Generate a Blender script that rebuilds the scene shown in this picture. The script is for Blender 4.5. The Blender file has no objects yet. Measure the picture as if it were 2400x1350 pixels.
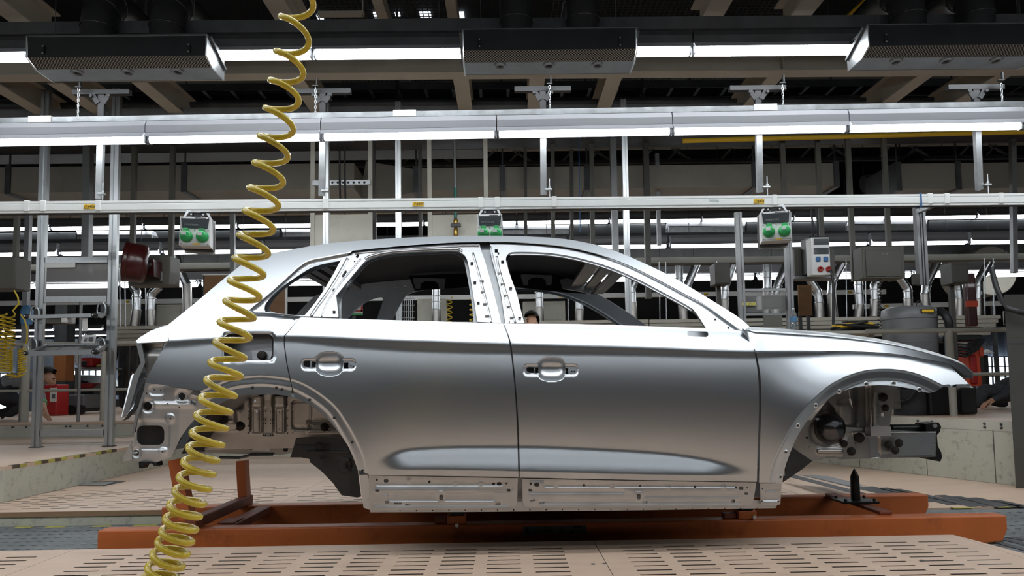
import bpy, bmesh, math, random
import numpy as np
from mathutils import Vector, Matrix, Euler
from mathutils.geometry import delaunay_2d_cdt
random.seed(7)
rng = np.random.default_rng(5)
sc = bpy.context.scene
col = sc.collection
PI = math.pi

# ------------------------------------------------------------------ camera
F = 1600.0                       # focal length in pixels of the 2400 x 1350 frame (24 mm on 36 mm)
PPX, PPY = 1200.0, 800.0         # optical axis in the frame (the lens is shifted up)
CAM = Vector((0.0, 0.0, 0.80))
cam_d = bpy.data.cameras.new('camera')
cam_d.sensor_width = 36.0
cam_d.lens = F * 36.0 / 2400.0
cam_d.shift_y = (PPY - 675.0) / 2400.0
cam_d.clip_start = 0.05
cam_d.clip_end = 200.0
cam_o = bpy.data.objects.new('camera', cam_d)
col.objects.link(cam_o)
PITCH, YAW, ROLL = math.atan(103 / F), -13.5 / F, -0.0150
RM = (Matrix.Rotation(YAW, 3, 'Z') @ Matrix.Rotation(PI / 2 + PITCH, 3, 'X') @ Matrix.Rotation(ROLL, 3, 'Z'))
cam_o.matrix_world = Matrix.Translation(CAM) @ RM.to_4x4()
sc.camera = cam_o
RMn = np.array(RM)

# ------------------------------------------------------------------ colour management, world
sc.view_settings.view_transform = 'Standard'
sc.view_settings.look = 'None'
sc.view_settings.gamma = 1.0
sc.view_settings.use_curve_mapping = False
sc.view_settings.exposure = 0.42
world = bpy.data.worlds.new('hall_air')
sc.world = world
world.use_nodes = True
bg = world.node_tree.nodes['Background']
bg.inputs[0].default_value = (0.55, 0.62, 0.70, 1)
bg.inputs[1].default_value = 0.03
sc.cycles.max_bounces = 5; sc.cycles.diffuse_bounces = 2; sc.cycles.glossy_bounces = 3; sc.cycles.transmission_bounces = 4; sc.cycles.transparent_max_bounces = 8
sc.cycles.caustics_reflective = False; sc.cycles.caustics_refractive = False; sc.cycles.sample_clamp_indirect = 4.0
TUBE_POWER = 18.0                # radiance of the fluorescent tubes of the line lighting

# ------------------------------------------------------------------ pixel -> place
def P(px, py, Y):
    """point of the place seen at frame pixel (px, py) at distance Y in front of the camera"""
    d = RM @ Vector(((px - PPX) / F, -(py - PPY) / F, -1.0))
    return CAM + d * (Y / d.y)

def PZ(px, py, z):
    d = RM @ Vector(((px - PPX) / F, -(py - PPY) / F, -1.0))
    return CAM + d * ((z - CAM.z) / d.z)

def Pn(px, py, Y):
    d = np.stack([(px - PPX) / F, -(py - PPY) / F, -np.ones_like(px)], -1) @ RMn.T
    return np.array(CAM) + d * (Y / d[:, 1])[:, None]

def spl(pts):
    """smooth (monotone cubic) curve through pixel control points, vectorised"""
    xs = np.array([p[0] for p in pts], float); ys = np.array([p[1] for p in pts], float)
    h = np.diff(xs); d = np.diff(ys) / h
    m = np.zeros(len(xs))
    if len(xs) == 2:
        m[:] = d[0]
    else:
        for i in range(1, len(xs) - 1):
            if d[i - 1] * d[i] > 0:
                w1, w2 = 2 * h[i] + h[i - 1], h[i] + 2 * h[i - 1]
                m[i] = (w1 + w2) / (w1 / d[i - 1] + w2 / d[i])
        m[0], m[-1] = d[0], d[-1]
    def f(x):
        x = np.asarray(x, float)
        i = np.clip(np.searchsorted(xs, x) - 1, 0, len(h) - 1)
        t = (x - xs[i]) / h[i]
        tc = np.clip(t, 0, 1)
        y = ((2 * tc**3 - 3 * tc**2 + 1) * ys[i] + (tc**3 - 2 * tc**2 + tc) * h[i] * m[i]
             + (-2 * tc**3 + 3 * tc**2) * ys[i + 1] + (tc**3 - tc**2) * h[i] * m[i + 1])
        return y + np.where(t < 0, t * h[i] * m[i], 0) + np.where(t > 1, (t - 1) * h[i] * m[i + 1], 0)
    return f

def sst(a, b, x):
    t = np.clip((np.asarray(x, float) - a) / (b - a), 0, 1)
    return t * t * (3 - 2 * t)

# ------------------------------------------------------------------ materials (all procedural)
MATS = {}
def mat(name, c, rough=0.5, metal=0.0, var=0.12, scale=6.0, bump=0.0, bscale=40.0, c2=None, stretch=None,
        emit=None, estr=0.0, dirt=None, dscale=3.0, damt=0.5, coat=0.0, rvar=0.0, alpha=None, trans=0.0, ior=1.45):
    m = bpy.data.materials.new(name); m.use_nodes = True
    nt = m.node_tree; n = nt.nodes; l = nt.links
    b = n['Principled BSDF']
    b.inputs['Roughness'].default_value = rough
    b.inputs['Metallic'].default_value = metal
    b.inputs['Coat Weight'].default_value = coat
    b.inputs['IOR'].default_value = ior
    b.inputs['Transmission Weight'].default_value = trans
    if alpha is not None: b.inputs['Alpha'].default_value = alpha
    tc = n.new('ShaderNodeTexCoord'); mp = n.new('ShaderNodeMapping')
    l.new(tc.outputs['Object'], mp.inputs['Vector'])
    if stretch: mp.inputs['Scale'].default_value = stretch
    nz = n.new('ShaderNodeTexNoise'); nz.inputs['Scale'].default_value = scale; nz.inputs['Detail'].default_value = 5
    l.new(mp.outputs[0], nz.inputs['Vector'])
    rp = n.new('ShaderNodeValToRGB')
    lo = c2 if c2 else tuple(max(0, x * (1 - var)) for x in c)
    hi = c if c2 else tuple(min(1, x * (1 + var)) for x in c)
    rp.color_ramp.elements[0].position = 0.3; rp.color_ramp.elements[1].position = 0.7
    rp.color_ramp.elements[0].color = (*lo, 1); rp.color_ramp.elements[1].color = (*hi, 1)
    l.new(nz.outputs['Fac'], rp.inputs['Fac'])
    out = rp.outputs['Color']
    if dirt:
        dz = n.new('ShaderNodeTexNoise'); dz.inputs['Scale'].default_value = dscale; dz.inputs['Detail'].default_value = 8
        dz.inputs['Roughness'].default_value = 0.75
        l.new(mp.outputs[0], dz.inputs['Vector'])
        dr = n.new('ShaderNodeValToRGB'); dr.color_ramp.elements[0].position = 0.52; dr.color_ramp.elements[1].position = 0.70
        l.new(dz.outputs['Fac'], dr.inputs['Fac'])
        ml = n.new('ShaderNodeMath'); ml.operation = 'MULTIPLY'; ml.inputs[1].default_value = damt
        l.new(dr.outputs['Color'], ml.inputs[0])
        mx = n.new('ShaderNodeMixRGB'); mx.inputs[2].default_value = (*dirt, 1)
        l.new(ml.outputs[0], mx.inputs[0]); l.new(out, mx.inputs[1]); out = mx.outputs[0]
    l.new(out, b.inputs['Base Color'])
    if rvar:
        rr = n.new('ShaderNodeMapRange'); rr.inputs[3].default_value = rough - rvar; rr.inputs[4].default_value = rough + rvar
        l.new(nz.outputs['Fac'], rr.inputs[0]); l.new(rr.outputs[0], b.inputs['Roughness'])
    if bump:
        bz = n.new('ShaderNodeTexNoise'); bz.inputs['Scale'].default_value = bscale; bz.inputs['Detail'].default_value = 4
        l.new(mp.outputs[0], bz.inputs['Vector'])
        bp = n.new('ShaderNodeBump'); bp.inputs['Strength'].default_value = bump; bp.inputs['Distance'].default_value = 0.01
        l.new(bz.outputs['Fac'], bp.inputs['Height']); l.new(bp.outputs[0], b.inputs['Normal'])
    if emit:
        b.inputs['Emission Color'].default_value = (*emit, 1); b.inputs['Emission Strength'].default_value = estr
    MATS[name] = m
    return m

mat('body_steel', (0.565, 0.60, 0.635), 0.28, 1.0, var=0.015, scale=1.2, stretch=(1, 1, 2))
mat('stamped_steel', (0.56, 0.57, 0.58), 0.40, 1.0, var=0.06, scale=9.0, rvar=0.05)
mat('frame_steel', (0.66, 0.68, 0.70), 0.36, 1.0, var=0.05, scale=9.0, rvar=0.05)
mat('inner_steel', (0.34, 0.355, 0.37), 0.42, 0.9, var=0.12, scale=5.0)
mat('warm_steel', (0.40, 0.385, 0.365), 0.38, 1.0, var=0.14, scale=6.0, rvar=0.06)
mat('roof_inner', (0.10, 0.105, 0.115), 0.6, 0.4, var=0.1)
mat('seal_black', (0.012, 0.012, 0.013), 0.6, 0.0, var=0.3)
mat('scorch_black', (0.02, 0.017, 0.015), 0.75, 0.2, var=0.4, scale=60)
mat('black_primer', (0.030, 0.029, 0.028), 0.55, 0.2, var=0.25, scale=8)
mat('cast_black', (0.02, 0.02, 0.02), 0.4, 0.5, var=0.2)
mat('orange_paint', (0.52, 0.135, 0.035), 0.42, 0.0, var=0.10, scale=4.0, dirt=(0.12, 0.035, 0.02), damt=0.5, dscale=5)
mat('yellow_hose', (0.58, 0.445, 0.03), 0.26, 0.0, var=0.10, scale=30, dirt=(0.10, 0.08, 0.03), damt=0.45, dscale=25, coat=0.3)
mat('yellow_hose_small', (0.72, 0.52, 0.03), 0.4, 0.0, var=0.1)
mat('floor_wood', (0.64, 0.475, 0.36), 0.42, 0.0, var=0.05, scale=2.5, dirt=(0.36, 0.26, 0.19), damt=0.35, dscale=4, stretch=(1, 3, 1), bump=0.03, bscale=120)
mat('floor_wood_edge', (0.30, 0.19, 0.11), 0.6, 0.0, var=0.15, scale=12, stretch=(1, 1, 12))
mat('cream_paint', (0.50, 0.50, 0.42), 0.5, 0.0, var=0.04, scale=2, dirt=(0.13, 0.12, 0.10), damt=0.6, dscale=15)
mat('cream_clean', (0.52, 0.51, 0.44), 0.5, 0.0, var=0.05, scale=3, dirt=(0.25, 0.22, 0.17), damt=0.3, dscale=4)
mat('beam_cream', (0.44, 0.40, 0.33), 0.55, 0.0, var=0.06, scale=3)
mat('duct_beige', (0.24, 0.225, 0.19), 0.6, 0.0, var=0.06, scale=2, dirt=(0.16, 0.15, 0.12), damt=0.4)
mat('dark_steel', (0.075, 0.078, 0.082), 0.5, 0.5, var=0.2)
mat('grey_steel', (0.24, 0.245, 0.25), 0.45, 0.6, var=0.12)
mat('ceiling_dark', (0.018, 0.018, 0.019), 0.8, 0.0, var=0.2)
mat('duct_black', (0.065, 0.067, 0.07), 0.35, 0.7, var=0.2, scale=4)
mat('aluminium', (0.50, 0.52, 0.53), 0.38, 1.0, var=0.05, scale=5, stretch=(8, 8, 1))
mat('galvanised', (0.58, 0.61, 0.63), 0.34, 0.9, var=0.12, scale=14, rvar=0.08)
mat('duct_silver', (0.62, 0.64, 0.66), 0.30, 1.0, var=0.10, scale=9, rvar=0.06)
mat('white_rail', (0.74, 0.76, 0.74), 0.4, 0.0, var=0.03, scale=2)
mat('fixture_white', (0.27, 0.275, 0.295), 0.4, 0.0, var=0.03, scale=2)
mat('plastic_white', (0.66, 0.67, 0.66), 0.4, 0.0, var=0.03)
mat('plastic_grey', (0.13, 0.135, 0.14), 0.4, 0.0, var=0.1)
mat('plastic_black', (0.015, 0.015, 0.016), 0.4, 0.0, var=0.1)
mat('window_smoke', (0.05, 0.055, 0.06), 0.12, 0.0, var=0.1)
mat('socket_green', (0.03, 0.36, 0.10), 0.3, 0.0, var=0.08)
mat('socket_blue', (0.03, 0.12, 0.30), 0.35, 0.0, var=0.08)
mat('socket_red', (0.35, 0.03, 0.02), 0.35, 0.0, var=0.08)
mat('sticker_yellow', (0.80, 0.50, 0.03), 0.5, 0.0, var=0.03)
mat('print_black', (0.01, 0.01, 0.01), 0.6, 0.0, var=0.02)
mat('print_blue', (0.30, 0.42, 0.45), 0.6, 0.0, var=0.02)
mat('print_grey', (0.10, 0.11, 0.12), 0.5, 0.0, var=0.03)
mat('cabinet_grey', (0.105, 0.103, 0.088), 0.5, 0.0, var=0.04)
mat('cabinet_dark', (0.06, 0.058, 0.052), 0.5, 0.0, var=0.05)
mat('reel_red', (0.05, 0.006, 0.006), 0.3, 0.0, var=0.15, coat=0.3)
mat('bright_red', (0.40, 0.02, 0.02), 0.45, 0.0, var=0.1)
mat('robot_orange', (0.62, 0.075, 0.03), 0.45, 0.0, var=0.12)
mat('wood_brown', (0.20, 0.105, 0.045), 0.6, 0.0, var=0.12, scale=4, stretch=(1, 1, 4))
mat('column_orange', (0.28, 0.10, 0.03), 0.6, 0.0, var=0.2, scale=3)
mat('strut_shaded', (0.028, 0.029, 0.03), 0.5, 0.3, var=0.1)  # galvanised struts darkened; shade above the light row is in the colour
mat('column_grey', (0.075, 0.073, 0.067), 0.55, 0.0, var=0.06)
mat('grating_steel', (0.34, 0.38, 0.40), 0.42, 0.8, var=0.15, scale=20)
mat('trough_floor', (0.20, 0.215, 0.22), 0.55, 0.4, var=0.2, scale=6)
mat('hall_floor', (0.16, 0.155, 0.145), 0.45, 0.0, var=0.15, scale=1.5)
mat('stripe_dark', (0.06, 0.062, 0.068), 0.5, 0.0, var=0.15, scale=12)
mat('tape_yellow', (0.46, 0.42, 0.10), 0.5, 0.0, var=0.1, dirt=(0.15, 0.12, 0.08), damt=0.8, dscale=14)
mat('tape_black', (0.10, 0.075, 0.05), 0.6, 0.0, var=0.2)
mat('wall_corrugated', (0.20, 0.225, 0.27), 0.6, 0.0, var=0.05)
mat('wall_dark', (0.24, 0.24, 0.25), 0.7, 0.0, var=0.15, scale=1.0)
mat('rail_cream', (0.40, 0.39, 0.34), 0.45, 0.0, var=0.05)
mat('vacuum_grey', (0.15, 0.155, 0.16), 0.4, 0.1, var=0.08)
mat('rubber', (0.014, 0.014, 0.015), 0.5, 0.0, var=0.2)
mat('cloth_dark', (0.035, 0.037, 0.042), 0.85, 0.0, var=0.2, scale=9, bump=0.2, bscale=60)
mat('cloth_grey', (0.20, 0.205, 0.22), 0.85, 0.0, var=0.12, scale=9, bump=0.2, bscale=60)
mat('cloth_red', (0.24, 0.015, 0.015), 0.85, 0.0, var=0.12)
mat('skin', (0.46, 0.25, 0.16), 0.5, 0.0, var=0.06)
mat('hair', (0.012, 0.010, 0.009), 0.6, 0.0, var=0.3, scale=40, bump=0.4, bscale=90)
mat('paper', (0.70, 0.70, 0.68), 0.7, 0.0, var=0.02)
mat('bottle_clear', (0.75, 0.85, 0.92), 0.08, 0.0, var=0.02, trans=0.85, ior=1.33)
mat('label_blue', (0.10, 0.25, 0.45), 0.4, 0.0, var=0.05)
mat('pane_smoke', (0.30, 0.30, 0.30), 0.12, 0.0, var=0.03, alpha=0.28)
mat('mesh_pane', (0.22, 0.215, 0.21), 0.5, 0.0, var=0.04, alpha=0.6)
mat('car_paint', (0.40, 0.41, 0.42), 0.25, 0.8, var=0.03)
mat('daylight', (0.9, 0.95, 1.0), 0.5, 0.0, var=0.0, emit=(0.80, 0.90, 1.0), estr=1.6)
mat('tube_glow', (0.9, 0.95, 1.0), 0.5, 0.0, var=0.0, emit=(0.93, 0.97, 1.0), estr=TUBE_POWER)
mat('diffuser_glow', (0.9, 0.95, 1.0), 0.5, 0.0, var=0.0, emit=(0.93, 0.97, 1.0), estr=11.0)
mat('fill_diffuser_glow', (0.9, 0.95, 1.0), 0.5, 0.0, var=0.0, emit=(0.93, 0.97, 1.0), estr=5.0)
mat('far_tube_glow', (0.9, 0.95, 1.0), 0.5, 0.0, var=0.0, emit=(0.93, 0.97, 1.0), estr=9.0)

# ------------------------------------------------------------------ mesh helpers
class MB:
    """collects shapes; link() makes them ONE mesh object"""
    def __init__(s): s.v = []; s.f = []; s.sm = []
    def add(s, vs, fs, smooth=False):
        o = len(s.v); s.v += [tuple(v) for v in vs]
        for f in fs: s.f.append(tuple(i + o for i in f)); s.sm.append(smooth)
        return s
    def box(s, a, b, bev=0.0):
        x0, x1 = sorted((a[0], b[0])); y0, y1 = sorted((a[1], b[1])); z0, z1 = sorted((a[2], b[2]))
        if bev <= 0:
            vs = [(x, y, z) for z in (z0, z1) for y in (y0, y1) for x in (x0, x1)]
            return s.add(vs, [(0, 2, 3, 1), (4, 5, 7, 6), (0, 1, 5, 4), (2, 6, 7, 3), (0, 4, 6, 2), (1, 3, 7, 5)])
        bm = bmesh.new(); bmesh.ops.create_cube(bm, size=1.0)
        for v in bm.verts:
            v.co = Vector(((x0 + x1) / 2 + v.co.x * (x1 - x0), (y0 + y1) / 2 + v.co.y * (y1 - y0), (z0 + z1) / 2 + v.co.z * (z1 - z0)))
        bmesh.ops.bevel(bm, geom=bm.edges[:], offset=min(bev, .49 * min(x1 - x0, y1 - y0, z1 - z0)), segments=2, affect='EDGES', profile=0.5)
        return s.bm(bm)
    def bm(s, bm, smooth=False):
        bm.verts.index_update()
        s.add([v.co[:] for v in bm.verts], [[v.index for v in f.verts] for f in bm.faces], smooth); bm.free(); return s
    def bar(s, p, q, w, h, up=(0, 0, 1)):
        """box beam from p to q, w wide (sideways), h high (towards up)"""
        p, q = Vector(p), Vector(q); d = (q - p).normalized(); u = Vector(up)
        if abs(d.dot(u)) > 0.98: u = Vector((0, 1, 0)) if abs(d.y) < .9 else Vector((1, 0, 0))
        r = d.cross(u).normalized(); u = r.cross(d).normalized()
        vs = [c + r * (i * w / 2) + u * (j * h / 2) for c in (p, q) for j in (-1, 1) for i in (-1, 1)]
        return s.add(vs, [(0, 2, 3, 1), (4, 5, 7, 6), (0, 1, 5, 4), (2, 6, 7, 3), (0, 4, 6, 2), (1, 3, 7, 5)])
    def sweep(s, p, q, prof, up=(0, 0, 1), cap=True, smooth=False):
        """extrude a 2-D profile (side, up) from p to q"""
        p, q = Vector(p), Vector(q); d = (q - p).normalized(); u = Vector(up)
        if abs(d.dot(u)) > 0.98: u = Vector((0, 1, 0))
        r = d.cross(u).normalized(); u = r.cross(d).normalized(); n = len(prof)
        vs = [c + r * a + u * b for c in (p, q) for a, b in prof]
        fs = [(i, (i + 1) % n, n + (i + 1) % n, n + i) for i in range(n)]
        s.add(vs, fs, smooth)
        if cap: s.add(vs, [tuple(range(n))[::-1], tuple(range(n, 2 * n))])
        return s
    def tube(s, pts, r, seg=8, caps=True, closed=False):
        pts = [Vector(p) for p in pts]; n = len(pts)
        rs = r if isinstance(r, (list, tuple)) else [r] * n
        vs = []; u = None
        for i, p in enumerate(pts):
            a = pts[(i - 1) % n] if (closed or i) else p; b = pts[(i + 1) % n] if (closed or i < n - 1) else p
            d = (b - a).normalized()
            if u is None:
                u = d.orthogonal().normalized()
            u = (u - d * u.dot(d)).normalized(); w = d.cross(u)
            for k in range(seg):
                t = 2 * PI * k / seg
                vs.append(p + (u * math.cos(t) + w * math.sin(t)) * rs[i])
        fs = []
        for i in range(n if closed else n - 1):
            j = (i + 1) % n
            for k in range(seg):
                fs.append((i * seg + k, i * seg + (k + 1) % seg, j * seg + (k + 1) % seg, j * seg + k))
        s.add(vs, fs, True)
        if caps and not closed:
            s.add(vs[:seg], [tuple(range(seg))[::-1]]); s.add(vs[-seg:], [tuple(range(seg))])
        return s
    def lathe(s, prof, c=(0, 0, 0), axis='Z', seg=20, smooth=True):
        """prof: (radius, height) list turned about an axis through c"""
        c = Vector(c); vs = []
        for r, h in prof:
            for k in range(seg):
                t = 2 * PI * k / seg; a, b = r * math.cos(t), r * math.sin(t)
                vs.append(c + (Vector((a, b, h)) if axis == 'Z' else Vector((a, h, b)) if axis == 'Y' else Vector((h, a, b))))
        n = len(prof); fs = []
        for i in range(n - 1):
            for k in range(seg):
                q = (i * seg + k, i * seg + (k + 1) % seg, (i + 1) * seg + (k + 1) % seg, (i + 1) * seg + k)
                fs.append(q if axis != 'Y' else q[::-1])
        s.add(vs, fs, smooth)
        if prof[0][0] > 1e-6: s.add(vs[:seg], [tuple(range(seg))[::-1] if axis != 'Y' else tuple(range(seg))])
        if prof[-1][0] > 1e-6: s.add(vs[-seg:], [tuple(range(seg)) if axis != 'Y' else tuple(range(seg))[::-1]])
        return s
    def prism(s, pts, vec):
        """closed polygon of 3-D points thickened along vec"""
        pts = [Vector(p) for p in pts]; vec = Vector(vec); n = len(pts)
        vs = pts + [p + vec for p in pts]
        s.add(vs, [tuple(range(n)), tuple(range(n, 2 * n))[::-1]] + [(i, i + n, (i + 1) % n + n, (i + 1) % n) for i in range(n)])
        return s
    def mesh(s, name, m):
        me = bpy.data.meshes.new(name); me.from_pydata(s.v, [], s.f); me.update()
        me.polygons.foreach_set('use_smooth', s.sm)
        me.materials.append(MATS[m] if isinstance(m, str) else m)
        b = bmesh.new(); b.from_mesh(me); bmesh.ops.recalc_face_normals(b, faces=b.faces[:]); b.to_mesh(me); b.free()
        return me

def link(name, me, parent=None):
    o = bpy.data.objects.new(name, me); col.objects.link(o)
    if parent is not None:
        o.parent = parent
        o.matrix_parent_inverse = Matrix.Translation(-root_of(parent).location) if not root_of(parent).get('_local') else Matrix.Identity(4)
    return o
def root_of(o):
    while o.parent is not None: o = o.parent
    return o
def obj(name, mb, m, parent=None, label=None):
    """one mesh object; vertices are given in place coordinates (or local ones when the thing is a _local prototype)"""
    me = mb.mesh(name, m) if isinstance(mb, MB) else mb
    o = bpy.data.objects.new(name, me); col.objects.link(o)
    if parent is not None:
        o.parent = parent
        if parent.parent is None and parent.type == 'EMPTY' and not parent.get('local'):
            o.matrix_parent_inverse = Matrix.Translation(-Vector(parent.location))
    if label: o['label'] = label
    return o
def tag(o, label, cat, group=None, kind=None):
    o['label'] = label
    if cat: o['category'] = cat
    if group: o['group'] = group
    if kind: o['kind'] = kind
    return o
def thing(name, label, cat, loc=(0, 0, 0), group=None, local=False, kind=None):
    o = bpy.data.objects.new(name, None); col.objects.link(o)
    o.location = loc; o.empty_display_size = 0.1
    tag(o, label, cat, group, kind)
    if local: o['local'] = 1
    return o
def struct(name, mb, m, label=None, parent=None):
    o = obj(name, mb, m, parent)
    if parent is None: o['kind'] = 'structure'
    if label: o['label'] = label
    return o
def dup(root, loc=None, rotz=None, label=None, group=None, scale=None):
    r = root.copy(); col.objects.link(r)
    if loc is not None: r.location = loc
    if rotz is not None: r.rotation_euler = (0, 0, rotz)
    if scale is not None: r.scale = scale
    if label: r['label'] = label
    if group: r['group'] = group
    for ch in list(root.children):
        c = ch.copy(); col.objects.link(c); c.parent = r
        for g in ch.children:
            d = g.copy(); col.objects.link(d); d.parent = c
    return r
def share(name, me, parent, loc=(0, 0, 0), rot=(0, 0, 0), scale=(1, 1, 1)):
    """a piece that shares its mesh with alike pieces"""
    o = bpy.data.objects.new(name, me); col.objects.link(o)
    o.location = loc; o.rotation_euler = rot; o.scale = scale
    if parent is not None:
        o.parent = parent
        if parent.parent is None and parent.type == 'EMPTY' and not parent.get('local'):
            o.matrix_parent_inverse = Matrix.Translation(-Vector(parent.location))
    return o
def text_mesh(name, body, size, m, ext=0.0006):
    c = bpy.data.curves.new(name, 'FONT'); c.body = body; c.size = size; c.extrude = ext; c.align_x = 'CENTER'; c.align_y = 'CENTER'
    o = bpy.data.objects.new(name, c); col.objects.link(o)
    dg = bpy.context.evaluated_depsgraph_get(); dg.update()
    me = bpy.data.meshes.new_from_object(o.evaluated_get(dg)); me.name = name
    bpy.data.objects.remove(o); bpy.data.curves.remove(c)
    me.materials.clear(); me.materials.append(MATS[m])
    me.transform(Matrix.Rotation(PI / 2, 4, 'X'))            # stands upright, reads from -Y
    return me
# ================================================================== the setting
YT0, YT1 = 3.55, 4.67           # conveyor trough between the near and the far working platform
ZT = -0.096                     # trough floor
def slab(name, x0, x1, y0, y1, z0, z1, m):
    return struct(name, MB().box((x0, y0, z0), (x1, y1, z1)), m)
slab('floor', -24, 24, -14, 40, -0.30, -0.20, 'hall_floor')
slab('wall_back', -24, 24, 40, 40.3, -0.3, 9, 'wall_dark')
slab('wall_front', -24, 24, -14.3, -14, -0.3, 9, 'wall_dark')
slab('wall_left', -24.3, -24, -14, 40, -0.3, 9, 'wall_dark')
slab('wall_right', 24, 24.3, -14, 40, -0.3, 9, 'wall_dark')
slab('ceiling', -24, 24, -14, 40, 9, 9.2, 'ceiling_dark')

def slot_plate(name, xa, xb, ya, yb, cols, rows, slen, swid, parent, z=0.0, th=0.03, shift=0.0, poly_right=None, m='floor_wood'):
    th = .001
    """floor plate with real slots cut through it: cols/rows = slot centres"""
    mb = MB()
    ys = sorted(rows); edges = [ya]
    def strip(y0, y1, gaps):
        x = xa
        for a, b in gaps:
            if a > x: mb.add([(x, y0, z), (a, y0, z), (a, y1, z), (x, y1, z)], [(0, 1, 2, 3)])
            x = b
        if x < xb: mb.add([(x, y0, z), (xb, y0, z), (xb, y1, z), (x, y1, z)], [(0, 1, 2, 3)])
    yp = ya
    for k, y in enumerate(ys):
        if y - swid / 2 <= yp or y + swid / 2 >= yb: continue
        strip(yp, y - swid / 2, [])
        gaps = []
        for c in sorted(cols):
            c = c + shift * k
            c = (c - xa) % (xb - xa) + xa if shift else c
            gaps.append((c - slen / 2, c + slen / 2))
        gaps = sorted(g for g in gaps if g[0] > xa + .02 and g[1] < xb - .02)
        strip(y - swid / 2, y + swid / 2, gaps)
        for a, b in gaps:
            q = [(a, y - swid / 2), (b, y - swid / 2), (b, y + swid / 2), (a, y + swid / 2)]
            vs = [(u, v, z) for u, v in q] + [(u, v, z - th) for u, v in q]
            mb.add(vs, [(i, (i + 1) % 4, (i + 1) % 4 + 4, i + 4) for i in range(4)])
        yp = y + swid / 2
    strip(yp, yb, [])
    q = [(xa, ya), (xb, ya), (xb, yb), (xa, yb)]
    mb.add([(u, v, z) for u, v in q] + [(u, v, z - th) for u, v in q], [(i, (i + 1) % 4, (i + 1) % 4 + 4, i + 4) for i in range(4)])
    me = bpy.data.meshes.new(name); me.from_pydata(mb.v, [], mb.f); me.update(); me.materials.append(MATS[m])
    return obj(name, me, m, parent)

# near working platform
XS0 = PZ(175, 1288, 0).x; XS1 = PZ(1390, 1265, 0).x
npf = thing('work_platform', 'tan slotted plywood working platform in front of the orange skid', 'platform', (0, 1.0, -0.2))
rows = [3.405 - .0705 * i for i in range(30)]
xc = (PZ(1250, 1297, 0).x + PZ(1320, 1297, 0).x) / 2
xc3 = PZ(1462, 1293, 0).x + .076
xend = PZ(2215, 1247, 0).x
slot_plate('floor_plate', XS1 + .0015, xend, -0.2, YT0, [xc3 + .21 * i for i in range(9)], rows, .152, .016, npf)
slot_plate('floor_plate', XS0 + .0015, XS1 - .0015, -0.2, YT0, [xc - .21 * i for i in range(12)], rows, .152, .016, npf)
slot_plate('floor_plate', XS0 - 2.55, XS0 - .0015, -0.2, YT0, [XS0 - .17 - .21 * i for i in range(11)], rows, .152, .016, npf)
# bevelled right-hand corner of the platform
pe = PZ(2400, 1297, 0)
c0 = Vector((xend + .002, YT0, 0)); c1 = Vector((pe.x, pe.y, 0)); c2 = Vector((pe.x + 1.2, -0.2, 0)); c3 = Vector((xend + .002, -0.2, 0))
obj('floor_plate', MB().prism([c0, c1, c2, c3], (0, 0, -.03)), 'floor_wood', npf)
obj('cavity_shade', MB().box((XS0 - 2.54, -.15, -.2), (xend - .05, YT0 - .04, -.12)), 'ceiling_dark', npf)  # black box under the slots; its colour stands in for the cavity's shade
obj('back_edge', MB().box((XS0 - 2.55, YT0 - .03, -.2), (xend, YT0 - .002, -.008)), 'cream_paint', npf)
scr = MB().lathe([(.0001, .0012), (.009, .0012), (.012, 0)], seg=12).mesh('screw', 'grey_steel')
for px, py in ((1390, 1322), (1417, 1321), (2162, 1313)):
    share('screw', scr, npf, PZ(px, py, 0))

# trough floor of embossed sheet and the conveyor rails under the skid
tr = struct('floor_trough', MB().box((-7, YT0 - .05, ZT - .05), (7, YT1 + .05, ZT)), 'trough_floor')
tm = MB()
for i in range(150):
    for j in range(11):
        x = -5.2 + i * .07 + (j % 2) * .035; y = YT0 + .05 + j * .1
        if abs(x) < 1.55: continue
        tm.add([(x - .024, y - .004, ZT), (x, y - .013, ZT + .003), (x + .024, y + .004, ZT), (x, y + .013, ZT + .003)], [(0, 1, 2, 3)])
tp = obj('tread_pattern', tm, 'grating_steel', tr); tp['kind'] = 'stuff'
# far working platform with its worn painted edge
fpf = thing('work_platform', 'tan slotted plywood platform behind the car body with worn cream edge', 'platform', (0, 5.6, -0.2))
rows2 = [4.80 + .083 * i for i in range(11)]
for k, (xa, xb) in enumerate(((-6.6, -4.1), (-4.1, -1.6), (-1.6, .6), (.6, 2.05))):
    slot_plate('floor_plate', xa + .001, xb - .001, YT1, 8.2, [xa + .2 * i for i in range(int((xb - xa) / .2))], rows2, .125, .020, fpf, shift=.075)
ZL_ = ZT + .004                  # the floor right of the skid lies level with the trough
obj('ramp_plate', MB().add([(2.052, YT1, 0), (2.5, YT1, ZL_), (2.5, 8.2, ZL_), (2.052, 8.2, 0)], [(0, 1, 2, 3)]), 'floor_wood', fpf)
obj('floor_plate', MB().prism([(2.502, YT1 + .1, ZL_), (6.5, YT1 + .1, ZL_), (6.5, 8.2, ZL_), (2.502, 8.2, ZL_)], (0, 0, -.03)), 'floor_wood', fpf)
obj('plywood_edge', MB().box((-6.6, YT1 - .004, -.034), (2.05, YT1 - .0005, -.0005)), 'floor_wood_edge', fpf)
obj('painted_edge', MB().box((-6.6, YT1 + .006, -.2), (2.05, YT1 + .05, -.036)), 'cream_paint', fpf)
x = -6.5
while x < 6.4:
    w = random.uniform(.10, .2)
    if 2.2 < abs(x) < 5.2: obj('edge_tape', MB().box((x, YT1 - .05 + (.12 if x > 0 else 0), ZT + (.004 if x > 0 else 0)), (x + w, YT1 - .006 + (.12 if x > 0 else 0), ZT + (.006 if x > 0 else .002))), 'tape_yellow', fpf)
    x += w + random.uniform(.08, .2)
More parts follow.
